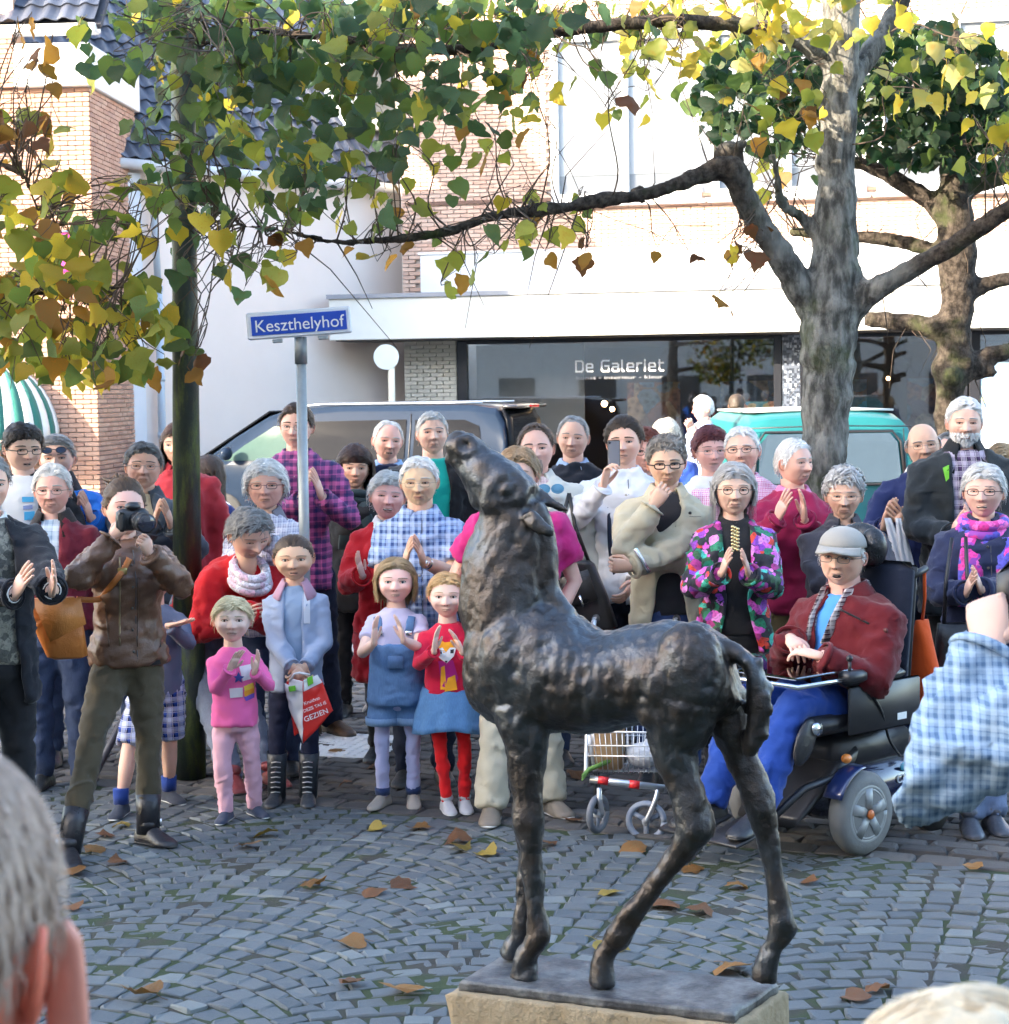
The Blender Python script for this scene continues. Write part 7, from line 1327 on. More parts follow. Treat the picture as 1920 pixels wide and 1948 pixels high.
bp_ = at(1102, 1130, 9.1); hb2 = empty('shoulder_bag', bp_, rad(-10), 'black leather shoulder bag hanging below the cream jacket', 'shoulder bag'); mb = MB(); mb.grid([ring(np.array([.02 - z * .35, 0, z]), np.array([1.0, 0, 0]), np.array([0, 1.0, 0]), a, .05, 24, 4.5) for z, a in ((-.17, .09), (-.16, .115), (.0, .12), (.15, .11), (.17, .09))]); mb.build('bag_body', M_leather((.014, .013, .014), .35), hb2); mb = MB(); mb.box((.0, -.058, .03), (.16, .008, .16), roty(rad(-18)), bev=.004); mb.build('flap', M_leather((.018, .017, .018), .3), hb2); mb = MB(); mb.box((.02, -.064, -.03), (.012, .004, .06), roty(rad(-18))); mb.build('clasp', CHROME, hb2)
mb = MB(); mb.tube([(-.06, 0, .16), (-.09, .02, .34), (-.05, .04, .5)], .010, 6); mb.tube([(.05, 0, .16), (-.02, .02, .34), (-.05, .04, .5)], .010, 6); mb.build('handle', M_leather((.014, .013, .014), .35), hb2)
person('grey haired man in black jumper with pale blue collar before the van tailgate', 1090, 795, 10.3, hyaw=-8, hair=('short', 'high', (.38, .37, .36)), hairp=dict(T=.03), skin='fair', age=1, up=dict(mat=M_cloth((.014, .016, .024)), kind='sweater', collar=(CL('#9db4d4'), .05, .45, .8)), group=GB)
WSH = M_cloth((.74, .74, .77), fold=.9)
P = person('young man in white shirt holding up a smartphone to film', 1187, 800, 9.4, hyaw=-10, hair=('back', 'normal', (.045, .028, .018)), hairp=dict(T=.085, messy=.4), skin='fair', up=dict(mat=WSH, kind='shirt', hem=-.14, ease=1.0, collar=(WSH, .045, .6, .7)), low=dict(mat=M_denim((.012, .014, .024))), arms={-1: dict(to=(1148, 925, .34), pose='fold', pole=(-.7, .1, -1), f=(.2, -.15, .95), n=(.75, -.4, 0)), 1: dict(to=(1205, 1110, .18))}, group=GB)
strap(P, [P['N'] + np.array([-.075, -.06, -.02]), P['N'] + np.array([-.085, -.125, -.2]), P['N'] + np.array([-.08, -.14, -.42]), P['N'] + np.array([-.03, -.135, -.62])], .022, M_cloth((.02, .025, .045)), 'bag_strap')
ph = at(1168, 862, 9.05); sp_ = empty('smartphone', ph, rad(-6), 'dark smartphone held up in front of the face of the man in white', 'phone'); mb = MB(); mb.box((0, 0, 0), (.062, .009, .128), bev=.006); mb.build('case', M_plain((.05, .05, .055), .3), sp_, False); mb = MB(); mb.box((0, -.0055, .0), (.054, .002, .118), bev=.001); mb.build('back_plate', M_plain((.24, .25, .29), .25, .3), sp_, False); mb = MB(); mb.tube([(-.02, -.006, .052), (-.02, -.008, .052)], .006, 12); mb.build('lens', BLACK, sp_)
person('red haired woman with glasses peering out behind the man in the beige coat', 1229, 820, 10.3, hyaw=-4, female=True, hair=('short', 'low', (.20, .045, .02)), hairp=dict(T=.07, messy=.4), glasses=((.03, .03, .03), 'rect'), skin='rosy', up=dict(mat=CL('#5a3040'), kind='shirt'), group=GB)
person('white blond sunlit person in royal blue jacket seen from behind', 1268, 802, 13.6, yaw=150, female=True, hair=('short', 'low', (.72, .66, .55)), hairp=dict(T=.08, messy=.4), up=dict(mat=CL('#1f3f8c'), kind='jacket', ease=1.1), group=GB, wide=1.2)
BGE = M_cloth(srgb('#b3aa92'), fold=1.0)
P = person('man with curly grey hair and black glasses in beige coat, hand on his chin', 1268, 836, 8.8, hyaw=-3, hpitch=-2, hair=('curly', 'normal', (.24, .21, .18)), hairp=dict(T=.075, messy=.5, n_rib=620, wid=.03), glasses=((.012, .012, .014), 'rect', .008), skin='tan', age=.8, smile=.3, up=dict(mat=BGE, kind='coat', hem=-.42, ease=.98, open=(.05, .06, .12), inner=M_cloth((.018, .018, .022)), collar=(BGE, .065, .6, .9)), low=dict(mat=M_denim((.035, .06, .16))), arms={-1: dict(to=(1243, 962, .20), pose='fold', pole=(-.6, -.3, -1), f=(.55, .0, .75), n=(.3, .9, .2)), 1: dict(to=(1200, 1078, .26), pose='grip', pole=(.9, .1, -.6), f=(-1, -.1, .05), n=(0, .9, .2))}, wide=1.02)
mb = MB(); q = P['LC'](at(1222, 1066, 8.5)); mb.box(q, (.02, .012, .13), roty(rad(-30)), bev=.003); mb.build('folded_glasses_case', CHROME, P['o'])
for x, y in ((1313, 976), (1334, 1060), (1200, 1085)):
    p = on_garment(P, x, y, .003)
    if p is not None: mb = MB(); mb.ell(p, (.008, .004, .008)); mb.build('button', BLACK, P['o'])
line_on(P, [(1312 + i * 2, 983 - (i % 2)) for i in range(12)], .002, M_plain((.25, .23, .18), .8), 'pocket_seam')
P = person('sunlit white haired man in pale blue shirt walking past the shop window', 1336, 755, 17.6, yaw=-70, hair=('short', 'normal', WHIT), hairp=dict(T=.05), up=dict(mat=CL('#a8b8d8'), kind='shirt', collar=(CL('#a8b8d8'), .05, .4)), arms={-1: dict(to=(1316, 828, .3), pose='clap'), 1: dict(to=(1322, 828, .34), pose='clap')}, group=GB)
person('dark haired man in dark coat with his back turned at the shop window', 1402, 752, 20.5, yaw=165, hair=('short', 'low', (.07, .05, .035)), hairp=dict(T=.05), up=dict(mat=CL('#1e1c20'), kind='coat', hem=-.4), group=GB)
person('woman with burgundy hair and glasses in white top beside the gingham shirt', 1352, 818, 10.0, hyaw=6, female=True, hair=('short', 'low', (.13, .025, .028)), hairp=dict(T=.08, messy=.35), glasses=((.3, .25, .25), 'rect', .003), skin='rosy', up=dict(mat=M_cloth((.72, .71, .69)), kind='shirt', ease=1.1), group=GB, wide=1.1)
GH = M_plaid((.78, .72, .78), srgb('#c04a90'), (.7, .5, .7), None, 34.0)
person('white haired man with glasses in pink gingham shirt behind the floral jacket', 1412, 815, 9.35, hyaw=-14, hair=('short', 'normal', WHIT), hairp=dict(T=.03), glasses=((.05, .04, .04), 'rect', .005), skin='rosy', age=1, up=dict(mat=GH, kind='shirt', ease=1.12, collar=(GH, .05, .45, .8)), belly=.5, group=GB, wide=1.1)
FLO = M_floral((.012, .012, .022), (srgb('#d858c0'), srgb('#e08ad8'), srgb('#1c7a58'), srgb('#d8402c'), (.012, .012, .022), srgb('#8a3ab0'), srgb('#48c0a8'), srgb('#a02a78'), srgb('#2a5a38')), 25.0)
P = person('smiling grey haired woman with round glasses in colourful floral jacket clapping', 1396, 886, 8.5, hyaw=-2, female=True, hair=('bob', 'bob', (.42, .40, .38)), hairp=dict(T=.055, drop=-.24, n_rib=460, messy=.12), glasses=((.03, .025, .02), 'round', .005), skin='fair', age=.6, smile=.5, up=dict(mat=FLO, kind='jacket', hem=-.22, ease=1.04, name='floral_jacket', open=(.06, .05, .10), inner=jet, inner_name='black_top', collar=(jet, .045, .05, .1)), low=dict(mat=blk), arms=clap(1374, 1090, 1424, 1092, .32))
mb = MB()
for i in range(22): a = i % 3 - 1; mb.ell(P['LC'](at(1399 + a * 5, 1002 + i * 2.2, 8.30)), (.009, .005, .007), 7, 5)
mb.build('gold_necklace', M_plain((.75, .6, .3), .25, .9), P['o'])['kind'] = 'stuff'
MAG = CL('#9c1f4a', fold=.6)
person('white haired man in raspberry jumper clapping, half behind the tree trunk', 1512, 838, 9.2, yaw=20, hyaw=18, hair=('short', 'normal', WHIT), hairp=dict(T=.03), skin='rosy', age=1, up=dict(mat=MAG, kind='sweater', hem=-.12, ease=1.08, collar=(CL('#d884b0'), .05, .5, .8)), low=dict(mat=CL('#6e6142')), arms=clap(1480, 985, 1530, 985, .32), group=GB)
GJ = CL('#43424a', fold=.9)
person('elderly woman with wavy grey hair and glasses in dark grey jacket before the trunk', 1606, 898, 8.85, hyaw=-10, hpitch=-2, female=True, hair=('curly', 'low', (.44, .43, .42)), hairp=dict(T=.085, messy=.4, n_rib=600, wid=.04), glasses=((.3, .25, .2), 'rect', .003), skin='tan', age=1, up=dict(mat=GJ, kind='jacket', ease=1.15, collar=(GJ, .07, .5, .8)), arms={1: dict(to=(1650, 1062, .26), pose='clap'), -1: dict(to=(1625, 1068, .28), pose='clap')}, group=GB, wide=1.15)
P = person('bald man with glasses in navy jumper clapping with a white plastic bag on his wrist', 1757, 806, 9.7, hyaw=-8, hroll=-5, hair=('bald', 'high', (.3, .3, .3)), glasses=((.25, .2, .18), 'rect', .003), skin='tan', age=1, up=dict(mat=CL('#1f2a55', fold=.7), kind='sweater', collar=(WHITE, .05, .45, .8)), arms={-1: dict(to=(1682, 1002, .34), pose='clap', f=(.25, -.1, .9), n=(.7, -.7, 0)), 1: dict(to=(1728, 1000, .36), pose='clap', f=(-.5, -.2, .5), n=(-.5, .4, .5))}, group=GB)
ob = at(1700, 985, 9.3); pb = empty('plastic_bag', ob, 0, 'thin white plastic carrier bag hanging from the hands of the bald man', 'plastic bag'); mb = MB()
for x0, x1, w0, w1, dy in ((-.03, .085, .016, .030, 0.0), (.02, .090, .014, .030, -.02)):
    R = [];
    for i in range(13): s = i / 12; c = np.array([x0 + (x1 - x0) * s, dy - .03 * s, -.36 * s]); w_ = w0 + (w1 - w0) * math.sin(s * 2.6); R.append([c + np.array([(j / 6 - .5) * 2 * w_, .010 * math.sin(j * 2.2 + s * 5), 0]) for j in range(7)])
    mb.grid(np.array(R), closed=False, caps=False)
o = mb.build('bag_sheet', M_plain((.62, .66, .72), .3, var=.05), pb); o.modifiers.new('s', 'SOLIDIFY').thickness = .003
PPL = M_plaid(srgb('#4a3458'), srgb('#241c34'), (.45, .4, .5), (.6, .55, .6), 13.0)
P = person('tall man with white hair and full white beard in dark jacket with green lining', 1836, 762, 9.3, hyaw=-8, hair=('short', 'normal', WHIT), hairp=dict(T=.055), beard=((.72, .71, .70), True), skin='rosy', age=1, up=dict(mat=CL('#20262a', fold=.8), kind='jacket', hem=-.3, ease=1.08, open=(.09, .075, .08), inner=PPL, collar=(CL('#16191c'), .085, .55, 1.0)), low=dict(mat=CL('#2c2a26')), arms=clap(1812, 1020, 1852, 1012, .34), group=GB, wide=1.08)
decal(P, [([(1794, 890), (1806, 884), (1806, 910), (1800, 916)], M_plain(srgb('#6ab52e'), .7))], 'green_lining')
PSC = M_floral(srgb('#8a3aa0'), (srgb('#e03a98'), srgb('#c02a88'), srgb('#4a4ab0'), srgb('#e060b0')), 22.0)
P = person('laughing grey haired woman with glasses, pink scarf and navy jacket clapping at the right', 1872, 888, 8.3, yaw=-6, hyaw=-14, female=True, hair=('short', 'low', SILV), hairp=dict(T=.055, messy=.3), glasses=((.04, .03, .03), 'rect', .005), skin='fair', smile=1.0, openm=.5, up=dict(mat=CL('#222a48', fold=1.0), kind='coat', hem=-.35, ease=1.05, collar=(CL('#222a48'), .06, .5, .8)), low=dict(mat=M_denim((.10, .13, .2))), arms=clap(1838, 1128, 1866, 1122, .30), feet={-1: (1850, 1590, 0), 1: (1895, 1585, 10)}, shoes=(.05, .055, .07), wide=1.1)
mb = MB(); n0 = P['N']
for i in range(3): mb.tube([n0 + np.array([math.cos(a) * (.09 + .01 * i), math.sin(a) * .08 - .015, .01 - .04 * i + .02 * math.sin(a)]) for a in np.linspace(0, 6.28, 22)], .027, 8)
for x in (-.07, .08): mb.tube([n0 + np.array([x, -.10, -.06]), n0 + np.array([x * 1.1, -.155, -.18]), n0 + np.array([x * 1.15, -.17, -.36])], [(.04, .012), (.055, .012), (.055, .010)], 10)
mb.build('scarf', PSC, P['o'])
bb_ = at(1822, 1240, 8.05); wb = empty('black_handbag', bb_, 0, 'black handbag with red trim hanging in front of the navy jacket', 'handbag'); mb = MB(); mb.grid([ring(np.array([0, 0, z]), np.array([1.0, 0, 0]), np.array([0, 1.0, 0]), a, .045, 24, 4.0) for z, a in ((-.135, .09), (-.12, .105), (.05, .095), (.125, .085))]); mb.build('bag_body', M_leather((.012, .012, .014), .35), wb); mb = MB(); mb.box((-.04, -.046, -.02), (.008, .006, .12), roty(rad(10))); mb.build('red_trim', M_plain((.4, .03, .05), .5), wb); mb = MB()
for x in (-.06, .06): mb.tube([(x, 0, .11), (x * .8, .02, .3), (x * .5 + .02, .06, .5)], .009, 6)
mb.build('handle', M_leather((.012, .012, .014), .35), wb)
person('blond woman at the right edge behind the laughing woman', 1908, 850, 9.5, hyaw=-10, female=True, hair=('bob', 'fringe', (.42, .27, .13)), hairp=dict(T=.06, drop=-.3), skin='rosy', up=dict(mat=CL('#6a6a78'), kind='jacket'), group=GB)
person('man half hidden between the bald man and the bearded man', 1806, 828, 10.9, hyaw=-20, hair=('short', 'high', (.3, .28, .26)), skin='rosy', up=dict(mat=CL('#3a3c48'), kind='jacket'), group=GB)
# --- viewers close to the camera
person('grey haired viewer with a red ear close to the camera at lower left', -186, 1420, 1.05, yaw=168, hh=.235, hair=('short', 'normal', (.42, .30, .23)), hairp=dict(T=.020, n_rib=4200, wid=.0055, messy=.14, Lk=.45), skin=(.66, .22, .14), up=dict(mat=navy, kind='jacket'), group='viewers close to the camera', low=dict(mat=dj))
person('blond viewer whose crown shows at the bottom right of the picture', 1835, 1925, 1.3, yaw=172, hh=.225, female=True, hair=('bob', 'bob', (.80, .62, .40)), hairp=dict(T=.05, n_rib=3200, wid=.007, messy=.06, drop=-.5), up=dict(mat=CL('#884466'), kind='tee'), group='viewers close to the camera')
EP = ALLP['grey haired viewer with a red ear close to the camera at lower left']; mb = MB(); E_ = lambda x, y, dz=0.0: EP['LC'](at(x, y, 1.05 + dz))
mb.tube([E_(86, 1800, .0), E_(98, 1772, .004), E_(120, 1766, .006), E_(136, 1790, .008), E_(143, 1850, .008), E_(148, 1920, .008), E_(150, 1990, .006), E_(136, 2040, .0)], [.0045, .006, .007, .0068, .0066, .0066, .0066, .005], 12)
mb.tube([E_(92, 1810, .0), E_(100, 1778, .003), E_(120, 1767, .005), E_(137, 1788, .006), E_(146, 1850, .006), E_(152, 1920, .006), E_(154, 1990, .006), E_(140, 2050, .0)], [.004, .005, .0058, .0056, .0054, .0052, .0052, .004], 12)
mb.tube([E_(108, 1785, .004), E_(116, 1830, .005), E_(120, 1900, .005), E_(122, 1970, .005), E_(120, 2040, .005)], [(.006, .004), (.010, .0042), (.0115, .0042), (.012, .0042), (.012, .0042)], 14)
V_, F_ = remesh(mb, .0018, 6); link('ear', vfmesh('ear', V_, F_, M_plain((.60, .24, .17), .5, var=.2, scale=60)), EP['o'])
SLV = M_plaid((.27, .37, .49), (.09, .16, .27), (.42, .52, .62), None, 24.0)
P = person('viewer with raised arm in pale blue checked sleeve holding a camera at the right edge', 2290, 900, 2.9, yaw=170, hair=('short', 'normal', GREY), up=dict(mat=SLV, kind='shirt', ease=1.0, sw=1.28, name='checked_shirt', amp=1.2), arms={1: dict(to=(1905, 1245, -.14), pose='grip', pole=(1.0, .1, -.75), f=(.1, -.5, .8), n=(-.3, -.8, .2)), -1: dict(to=(2010, 1230, -.25), pose='grip')}, low=dict(mat=dj), group='viewers close to the camera', voxel=.013)
kc = at(1972, 1125, 3.1); kk = empty('camera', kc, rad(170), 'black camera held up at the right edge by the checked sleeve', 'camera'); mb = MB(); mb.box((0, 0, 0), (.13, .06, .10), bev=.02); mb.build('camera_body', BLKPL, kk); mb = MB(); mb.tube([(0, -.03, 0), (0, -.12, 0)], [.04, .042], 20); mb.build('lens', BLKPL, kk)
# ================================================================== wheelchair with its passenger, walking frame
RW = M_cloth(srgb('#5c1018'), fold=1.0); BLT = M_cloth(srgb('#1c3f8c'), fold=.9); YW = -50
ZS = 7.72; SE = person('man in grey cap and dark red jacket sitting in the powered wheelchair', 1600, 1028, ZS, yaw=YW, hyaw=24, hpitch=2, hroll=4, hh=.248, hair=('bald', 'high', WHIT), hairp=dict(T=.02), glasses=((.12, .1, .1), 'rect', .004), skin='rosy', age=1, openm=.8, brow=(.4, .38, .36), seat=dict(hip=(0, .06, .60), neck=(0, .04, 1.035), knee={1: (.12, -.45, .63), -1: (-.12, -.47, .62)}, ankle={1: (.12, -.66, .24), -1: (-.12, -.68, .24)}), belly=.8, up=dict(mat=RW, kind='coat', hem=-.12, ease=1.08, open=(.035, .035, .05), inner=CL('#4d8fd8'), collar=(RW, .075, .5, .9)), low=dict(mat=BLT, ease=1.12), shoes=(.02, .02, .022), arms={-1: dict(to=(1505, 1215, .10), pose='relax', f=(.8, -.5, -.25), n=(0, .2, -1)), 1: dict(to=(1560, 1248, .30), pose='relax', f=(-.9, -.25, .15), n=(0, .2, -1))}, group=None, wide=1.1)
mb = MB(); HTs = SE['HT']; R = []
for i in range(9):
    a = i / 8 * math.pi / 2; R.append([(math.sin(q) * (.375 * math.cos(a) + .012), -math.cos(q) * (.46 * math.cos(a) + .012) + .01, .19 + .34 * math.sin(a) * 1.0) for q in np.linspace(0, 2 * math.pi, 32, endpoint=False)])
mb.grid(np.array([HTs(r) for r in R])); CPM = M_cloth((.30, .285, .26)); mb.build('cap_crown', CPM, SE['o'])
mb = MB(); R = []
for k_ in range(5):
    s = k_ / 4; R.append([(math.sin(q) * (.37 + .03 * s), -math.cos(q) * (.46 + .26 * s) + .01, .20 - .10 * s * abs(math.sin(q)) - .045 * s) for q in np.linspace(-1.15, 1.15, 17)])
mb.grid(np.array([HTs(r) for r in R]), closed=False, caps=False); o = mb.build('cap_peak', CPM, SE['o']); o.modifiers.new('s', 'SOLIDIFY').thickness = .006
SCF = M_plaid(srgb('#4a2230'), (.55, .5, .48), srgb('#1e1a22'), (.6, .55, .52), 17.0); mb = MB(); n0 = SE['N']
for x in (-.055, .06): mb.tube([n0 + np.array([x * 1.2, .05, .035]), n0 + np.array([x * 1.1, -.07, .0]), n0 + np.array([x, -.145, -.10]), n0 + np.array([x * .9 - .01, -.185, -.26 if x < 0 else -.2])], [(.03, .02), (.04, .014), (.042, .011), (.042, .010)], 10)
mb.build('scarf', SCF, SE['o'])
for x, y in ((1662, 1128), (1685, 1200)):
    p = on_garment(SE, x, y, .003)
    if p is not None: mb = MB(); mb.ell(p, (.012, .006, .012)); mb.build('button', M_plain((.08, .03, .03), .3, .6), SE['o'])
line_on(SE, [(1600 + i * 6, 1160 + i * 3) for i in range(10)], .005, blk, 'pocket_zip')
# chair (its own frame: faces -y, near side +x)
CR = rotz(rad(YW)); co = SE['loc'] + np.array([-.045, 0, 0]); ch = empty('powered_wheelchair', co, rad(YW), 'black and dark blue powered wheelchair with clear tray and grey tyred wheels', 'wheelchair')
DB = M_plain((.012, .016, .05), .25, coat=1.0); VIN = M_leather((.014, .014, .017), .35); BLU = M_cloth((.012, .016, .032))
def part(name, mat, f, smooth=True, parent=None): mb = MB(); f(mb); return mb.build(name, mat, parent if parent is not None else ch, smooth)
WX, WY, WR = .275, -.14, .172
M_ty = M_plain((.16, .16, .155), .8, var=.15, bump=.3); M_rim = M_plain((.24, .25, .25), .45, .2)
for s in (1, -1):
    w = empty('drive_wheel', (s * WX, WY, WR)); w.parent = ch
    part('tyre', M_ty, lambda m: m.tube([(x, 0, 0) for x in (-.042, -.036, -.015, .015, .036, .042)], [.125, .160, WR, WR, .160, .125], 40, ref=(0, 0, 1)), parent=w)
    part('rim', M_rim, lambda m: [m.tube([(s * .030, math.cos(a) * .112, math.sin(a) * .112) for a in np.linspace(0, 6.2832, 33)], (.014, .018), 8), m.tube([(s * .034, math.cos(a) * .10, math.sin(a) * .10) for a in np.linspace(0, 6.2832, 33)], .010, 8)], parent=w)
    for i in range(5):
        a = i * 2 * math.pi / 5 + .3; d = np.array([0, math.cos(a), math.sin(a)]); part('spoke', M_rim, lambda m: m.tube([d * .02 + np.array([s * .040, 0, 0]), d * .06 + np.array([s * .044, 0, 0]), d * .105 + np.array([s * .036, 0, 0])], [(.024, .008), (.022, .008), (.030, .010)], 8, ref=(1, 0, 0)), parent=w)
    part('hub_cap', M_plain((.55, .14, .03), .4), lambda m: m.ell((s * .052, 0, 0), (.010, .020, .020)), parent=w)
    part('wheel_backing', BLACK, lambda m: m.tube([(s * .018, 0, 0), (s * .022, 0, 0)], .11, 28), parent=w)
    part('mudguard', M_plain((.012, .025, .10), .3, coat=1.0), lambda m: m.tube([(s * WX, WY + math.cos(a) * .20, WR + math.sin(a) * .20) for a in np.linspace(1.7, 2.7, 8)], (.05, .008), 8, ref=(0, 0, 1)))
    part('caster_wheel', RUBBER, lambda m: m.tube([(s * .22 - .025, .40, .10), (s * .22 + .025, .40, .10)], .10, 24)); part('caster_fork', ALU, lambda m: m.tube([(s * .22, .38, .22), (s * .27, .40, .16), (s * .26, .40, .10)], .014, 8))
    part('front_strut', BLKPL, lambda m: m.tube([(s * .24, -.18, .34), (s * .20, -.40, .30), (s * .17, -.62, .17)], .016, 10))
    part('armrest_post', ALU, lambda m: m.tube([(s * .27, .02, .50), (s * .27, -.02, .70)], .014, 10)); part('armrest', VIN, lambda m: m.box((s * .27, -.06, .725), (.075, .38, .05), bev=.02))
    part('leg_pad', VIN, lambda m: m.ell((s * .245, -.45, .50), (.022, .055, .10), 14, 10, rotx(rad(-28)))); part('leg_knob', CHROME, lambda m: m.tube([(s * .24, -.40, .55), (s * .275, -.40, .55)], .026, 14))
    part('footplate', BLKPL, lambda m: m.box((s * .12, -.70, .155), (.19, .24, .016), rotx(rad(12)), bev=.004))
part('leg_shroud', BLKPL, lambda m: m.grid([ring(np.array([0, y, z]), np.array([1.0, 0, 0]), np.array([0, .5, .85]), a, b, 20, 4) for y, z, a, b in ((-.10, .38, .22, .07), (-.22, .32, .20, .07), (-.32, .22, .18, .06), (-.40, .15, .16, .03))])); part('base_shell', DB, lambda m: m.box((0, .10, .24), (.44, .72, .22), bev=.06)); part('battery_box', BLKPL, lambda m: m.box((0, .06, .40), (.38, .5, .16), bev=.03)); part('seat_column', BLKPL, lambda m: m.box((0, .04, .49), (.2, .24, .06), bev=.01))
part('seat_cushion', VIN, lambda m: m.box((0, -.10, .545), (.50, .62, .085), bev=.03)); part('side_panel', BLKPL, lambda m: m.box((.285, -.0, .60), (.02, .46, .20), bev=.008)); part('side_panel', BLKPL, lambda m: m.box((-.285, -.0, .60), (.02, .46, .20), bev=.008))
part('backrest', BLU, lambda m: m.box((0, .235, .86), (.46, .10, .62), rotx(rad(-6)), bev=.04)); part('back_shell', BLKPL, lambda m: m.box((0, .30, .86), (.40, .03, .58), rotx(rad(-6)), bev=.012)); part('headrest_bar', ALU, lambda m: m.tube([(0, .30, 1.1), (0, .27, 1.25)], .012, 8))
part('headrest', M_leather((.012, .013, .016), .28), lambda m: [m.ell((0, .20, 1.235), (.135, .055, .095), 20, 12), m.ell((.10, .16, 1.23), (.06, .05, .085), 16, 10, rotz(rad(35))), m.ell((-.10, .16, 1.23), (.06, .05, .085), 16, 10, rotz(rad(-35)))])
part('push_handle', BLACK, lambda m: m.tube([(.19, .30, 1.10), (.19, .40, 1.13)], .016, 8)); part('push_handle', BLACK, lambda m: m.tube([(-.19, .30, 1.10), (-.19, .40, 1.13)], .016, 8))
tray = part('tray', M_glass((.95, .97, .98), .25), lambda m: m.box((0, -.34, .768), (.58, .42, .012), bev=.004), False); part('tray_frame', CHROME, lambda m: m.tube([(-.29, -.10, .735), (-.29, -.54, .735), (.29, -.54, .735), (.29, -.10, .735)], .011, 8))
part('control_box', BLKPL, lambda m: m.box((.30, -.22, .745), (.07, .12, .05), bev=.012)); part('joystick', BLACK, lambda m: [m.tube([(.30, -.24, .76), (.30, -.24, .81)], .007, 8), m.ell((.30, -.24, .82), (.014, .014, .014))]); part('cable', BLACK, lambda m: m.tube(smoothpath([(.29, -.17, .73), (.30, -.05, .60), (.27, .05, .45), (.24, .16, .36)], [1] * 4)[0], .006, 6))
part('white_tag', WHITE, lambda m: m.box((.297, .10, .545), (.003, .06, .028)), False); part('orange_lamp', M_plain((.8, .25, .05), .3), lambda m: m.ell((.25, -.2, .40), (.02, .025, .02))); part('bracket', ALU, lambda m: m.box((.25, .36, .46), (.05, .12, .03), rotx(rad(20)), bev=.006)); part('bracket', ALU, lambda m: m.ell((.24, .40, .52), (.03, .03, .04)))
q = font('C300', .048, M_plain((.6, .62, .65), .4), ch, (.2245, .16, .24), 'lettering'); q.rotation_euler = (rad(90), 0, rad(90)); part('badge', M_plain((.05, .25, .35), .3), lambda m: m.ell((.223, .22, .305), (.004, .04, .02)))
part('orange_bag', M_cloth(srgb('#d8541c')), lambda m: m.grid([ring(np.array([.14, .44, z]), np.array([1.0, 0, 0]), np.array([0, 1.0, 0]), a, .04, 16, 3) for z, a in ((.50, .03), (.53, .075), (.68, .085), (.82, .04), (.90, .012))])); part('bag_loop', M_cloth(srgb('#d8541c')), lambda m: m.tube([(.14, .44, .88), (.17, .42, 1.0), (.19, .39, 1.12)], .008, 6))
# walking frame with wire basket
rf = ground(1138, 1588); rl = empty('rollator', (rf[0] + .13, rf[1] + .1, 0), rad(-24), 'aluminium rollator with wire basket of shopping behind the foreleg of the foal', 'rollator'); RO = np.array([rf[0] + .13, rf[1] + .1, 0]); Rr2 = rotz(rad(24))
def rpart(name, mat, f, smooth=True): mb = MB(); f(mb); return mb.build(name, mat, rl, smooth)
SIL = M_plain((.55, .56, .58), .28, .85, var=.05)
def rq(px, py, Y): return Rr2 @ (at(px, py, Y) - RO)
YR = rf[1]; a0 = rq(1122, 1482, YR); a1 = rq(1264, 1500, YR - .02); rpart('front_tube', SIL, lambda m: m.tube([a0, a1], .017, 12))
for t_ in (.18, .60): c = a0 + (a1 - a0) * t_; d = nrm(a1 - a0); rpart('red_reflector', M_plain((.7, .03, .03), .3), lambda m: m.tube([c - d * .022, c + d * .022], .0185, 12))
for (x, y, rw, fx, ang_) in ((1138, 1548, .082, 1140, 80), (1230, 1562, .088, 1252, 12)):
    cc = rq(x, y, YR - .02); ax_ = rotz(rad(ang_)) @ np.array([0, 1.0, 0]); up_ = np.array([0, 0, 1.0]); sd_ = np.cross(ax_, up_)
    rpart('wheel_tyre', M_plain((.16, .17, .19), .7) if ang_ > 50 else M_plain((.24, .27, .33), .6), lambda m: m.tube([cc + (sd_ * math.cos(a) + up_ * math.sin(a)) * (rw - .012) for a in np.linspace(0, 6.2832, 31)], (.014, .016), 8))
    for i in range(3): a = i * 2.094 + .5; d = sd_ * math.cos(a) + up_ * math.sin(a); rpart('wheel_spoke', M_plain((.24, .27, .33), .6), lambda m: m.tube([cc, cc + d * (rw - .02)], [(.014, .006), (.010, .006)], 6, ref=ax_))
    rpart('wheel_hub', GREYPL, lambda m: m.tube([cc - ax_ * .02, cc + ax_ * .02], .018, 14)); tp = rq(fx, 1500, YR - .02); rpart('fork', SIL, lambda m: m.tube(smoothpath([tp, tp * .6 + cc * .4 + np.array([.012, -.02, .0]), cc + ax_ * -.022], [1] * 3)[0], .012, 8))
bx0 = rq(1118, 1392, YR + .05); bx1 = rq(1272, 1392, YR + .0); u2 = nrm((bx1 - bx0) * np.array([1, 1, 0])); v2 = np.array([-u2[1], u2[0], 0]); bw = np.linalg.norm((bx1 - bx0)[:2]); zt_ = bx0[2]; zb_ = rq(1130, 1470, YR + .05)[2]; dep_ = .24; o0 = np.array([bx0[0], bx0[1], 0])
def bk(u, v, z): return o0 + u2 * u * bw + v2 * v * dep_ + np.array([0, 0, z])
M_wire = M_plain((.62, .63, .65), .3, .7)
for z in (zt_, zt_ - .06, zt_ - .105): rpart('basket_rim', M_wire, lambda m: m.tube([bk(.0, 0, z), bk(1, 0, z), bk(1, 1, z), bk(0, 1, z), bk(0, 0, z)], .0045 if z == zt_ else .0035, 6))
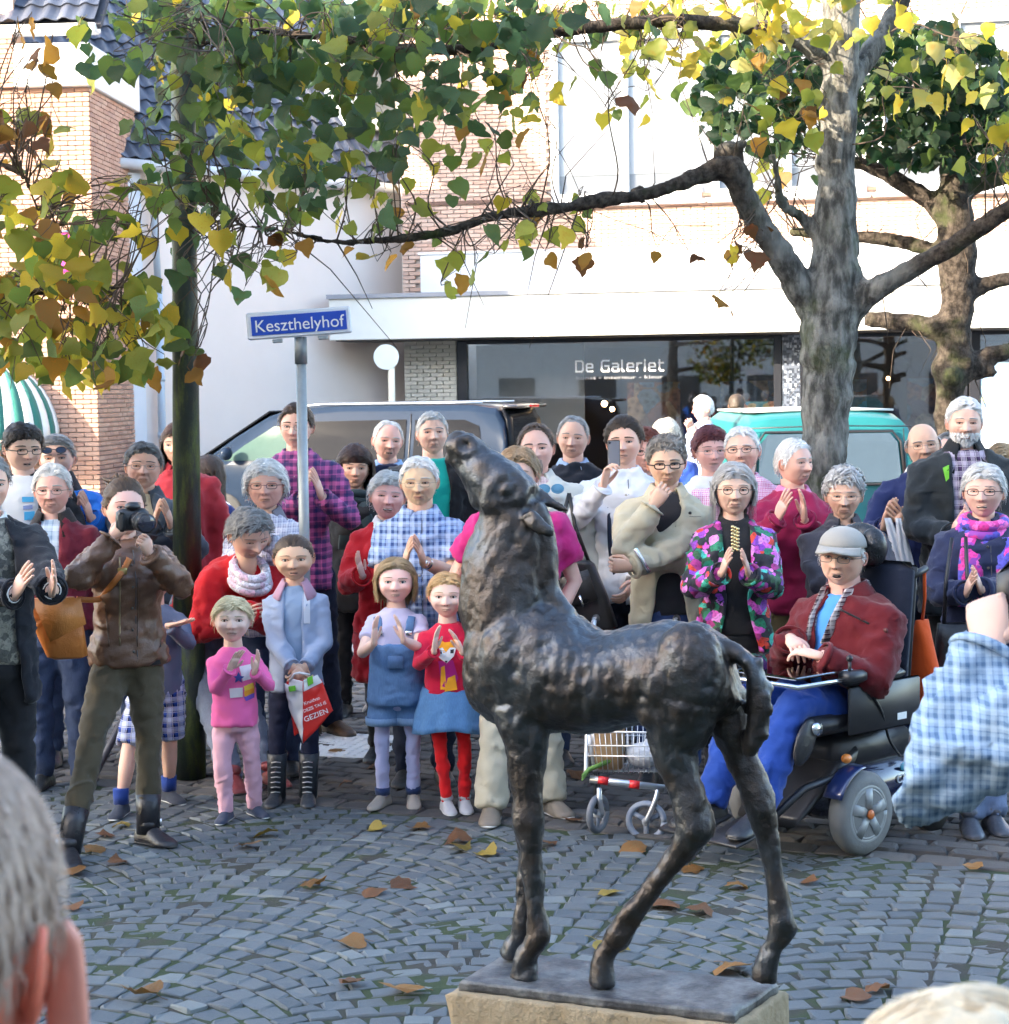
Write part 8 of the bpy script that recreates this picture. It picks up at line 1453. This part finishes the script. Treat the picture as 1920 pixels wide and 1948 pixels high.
def wires(m):
    for i in range(15): u = i / 14; m.tube([bk(u, 0, zt_), bk(.06 + u * .88, .06, zb_), bk(.06 + u * .88, .94, zb_), bk(u, 1, zt_)], .0022, 5)
    for i in range(1, 8): v = i / 8; m.tube([bk(0, v, zt_), bk(.06, .06 + .88 * v, zb_), bk(.94, .06 + .88 * v, zb_), bk(1, v, zt_)], .0022, 5)
rpart('basket_wire', M_wire, wires)['kind'] = 'stuff'
for s in (0, 1):
    p0 = bk(s, .5, zt_ - .08); rpart('side_frame', SIL, lambda m: m.tube(smoothpath([bk(s * 1.06 - .03, .1, zb_ - .02), bk(s * 1.06 - .03, .6, zt_ + .05), bk(s * 1.06 - .03, 1.5, .62), bk(s * 1.06 - .03, 1.8, .84), bk(s * 1.06 - .03, 2.2, .86)], [1] * 5)[0], .013, 10)); rpart('rear_leg', SIL, lambda m: m.tube([bk(s * 1.06 - .03, 1.2, .5), bk(s * 1.06 - .03, 2.0, .09)], .012, 10)); rpart('rear_wheel', RUBBER, lambda m: m.tube([bk(s * 1.06 - .05, 2.0, .09), bk(s * 1.06 - .01, 2.0, .09)], .085, 20)); rpart('hand_grip', BLACK, lambda m: m.tube([bk(s * 1.06 - .03, 1.9, .855), bk(s * 1.06 - .03, 2.35, .862)], .018, 10))
def groc(name, label, cat, f, mat): mb = MB(); f(mb); o = mb.build(name, mat); o.location = RO; o.rotation_euler = (0, 0, rad(-24)); return tag(o, label, cat)
groc('paper_bag', 'brown paper bag standing in the wire basket of the rollator', 'paper bag', lambda m: m.grid([ring(bk(.24, .5, z), u2, v2, a * bw, .09, 20, 5) for z, a in ((zb_ + .008, .17), (zb_ + .08, .19), (zt_ + .03, .18), (zt_ + .07, .14))]), M_plain((.42, .26, .13), .8, bump=.3))
groc('white_bag', 'crumpled white grocery bag lying in the wire basket of the rollator', 'grocery bag', lambda m: [m.ell(bk(.68, .4, zb_ + .062), (.085, .07, .055), 18, 12), m.ell(bk(.78, .55, zb_ + .085), (.05, .05, .05))], M_plain((.66, .68, .72), .35, var=.15, scale=30, bump=.8))
groc('leek', 'green leek stalks sticking out of the rollator basket', 'vegetable', lambda m: [m.tube([bk(.30, .2, zb_ + .05), bk(.02, -.05, zb_ + .018), rq(1108, 1484, YR - .05) + np.array([0, 0, .01 * i])], [.012, .010, .004], 7) for i in range(3)], M_plain((.16, .30, .06), .6))
# dark stick leaning behind the photographer
s0 = ground(152, 1530); s1 = at(226, 1385, 8.75); mb = MB(); mb.tube([np.zeros(3), s1 - s0, (s1 - s0) * 2.6], [.018, .018, .014], 10); o = mb.build('walking_stick', M_plain((.05, .05, .065), .5)); o.location = s0; tag(o, 'dark slanting stick behind the legs of the photographer', 'walking stick')
bpy.data.scenes.remove(TMP)
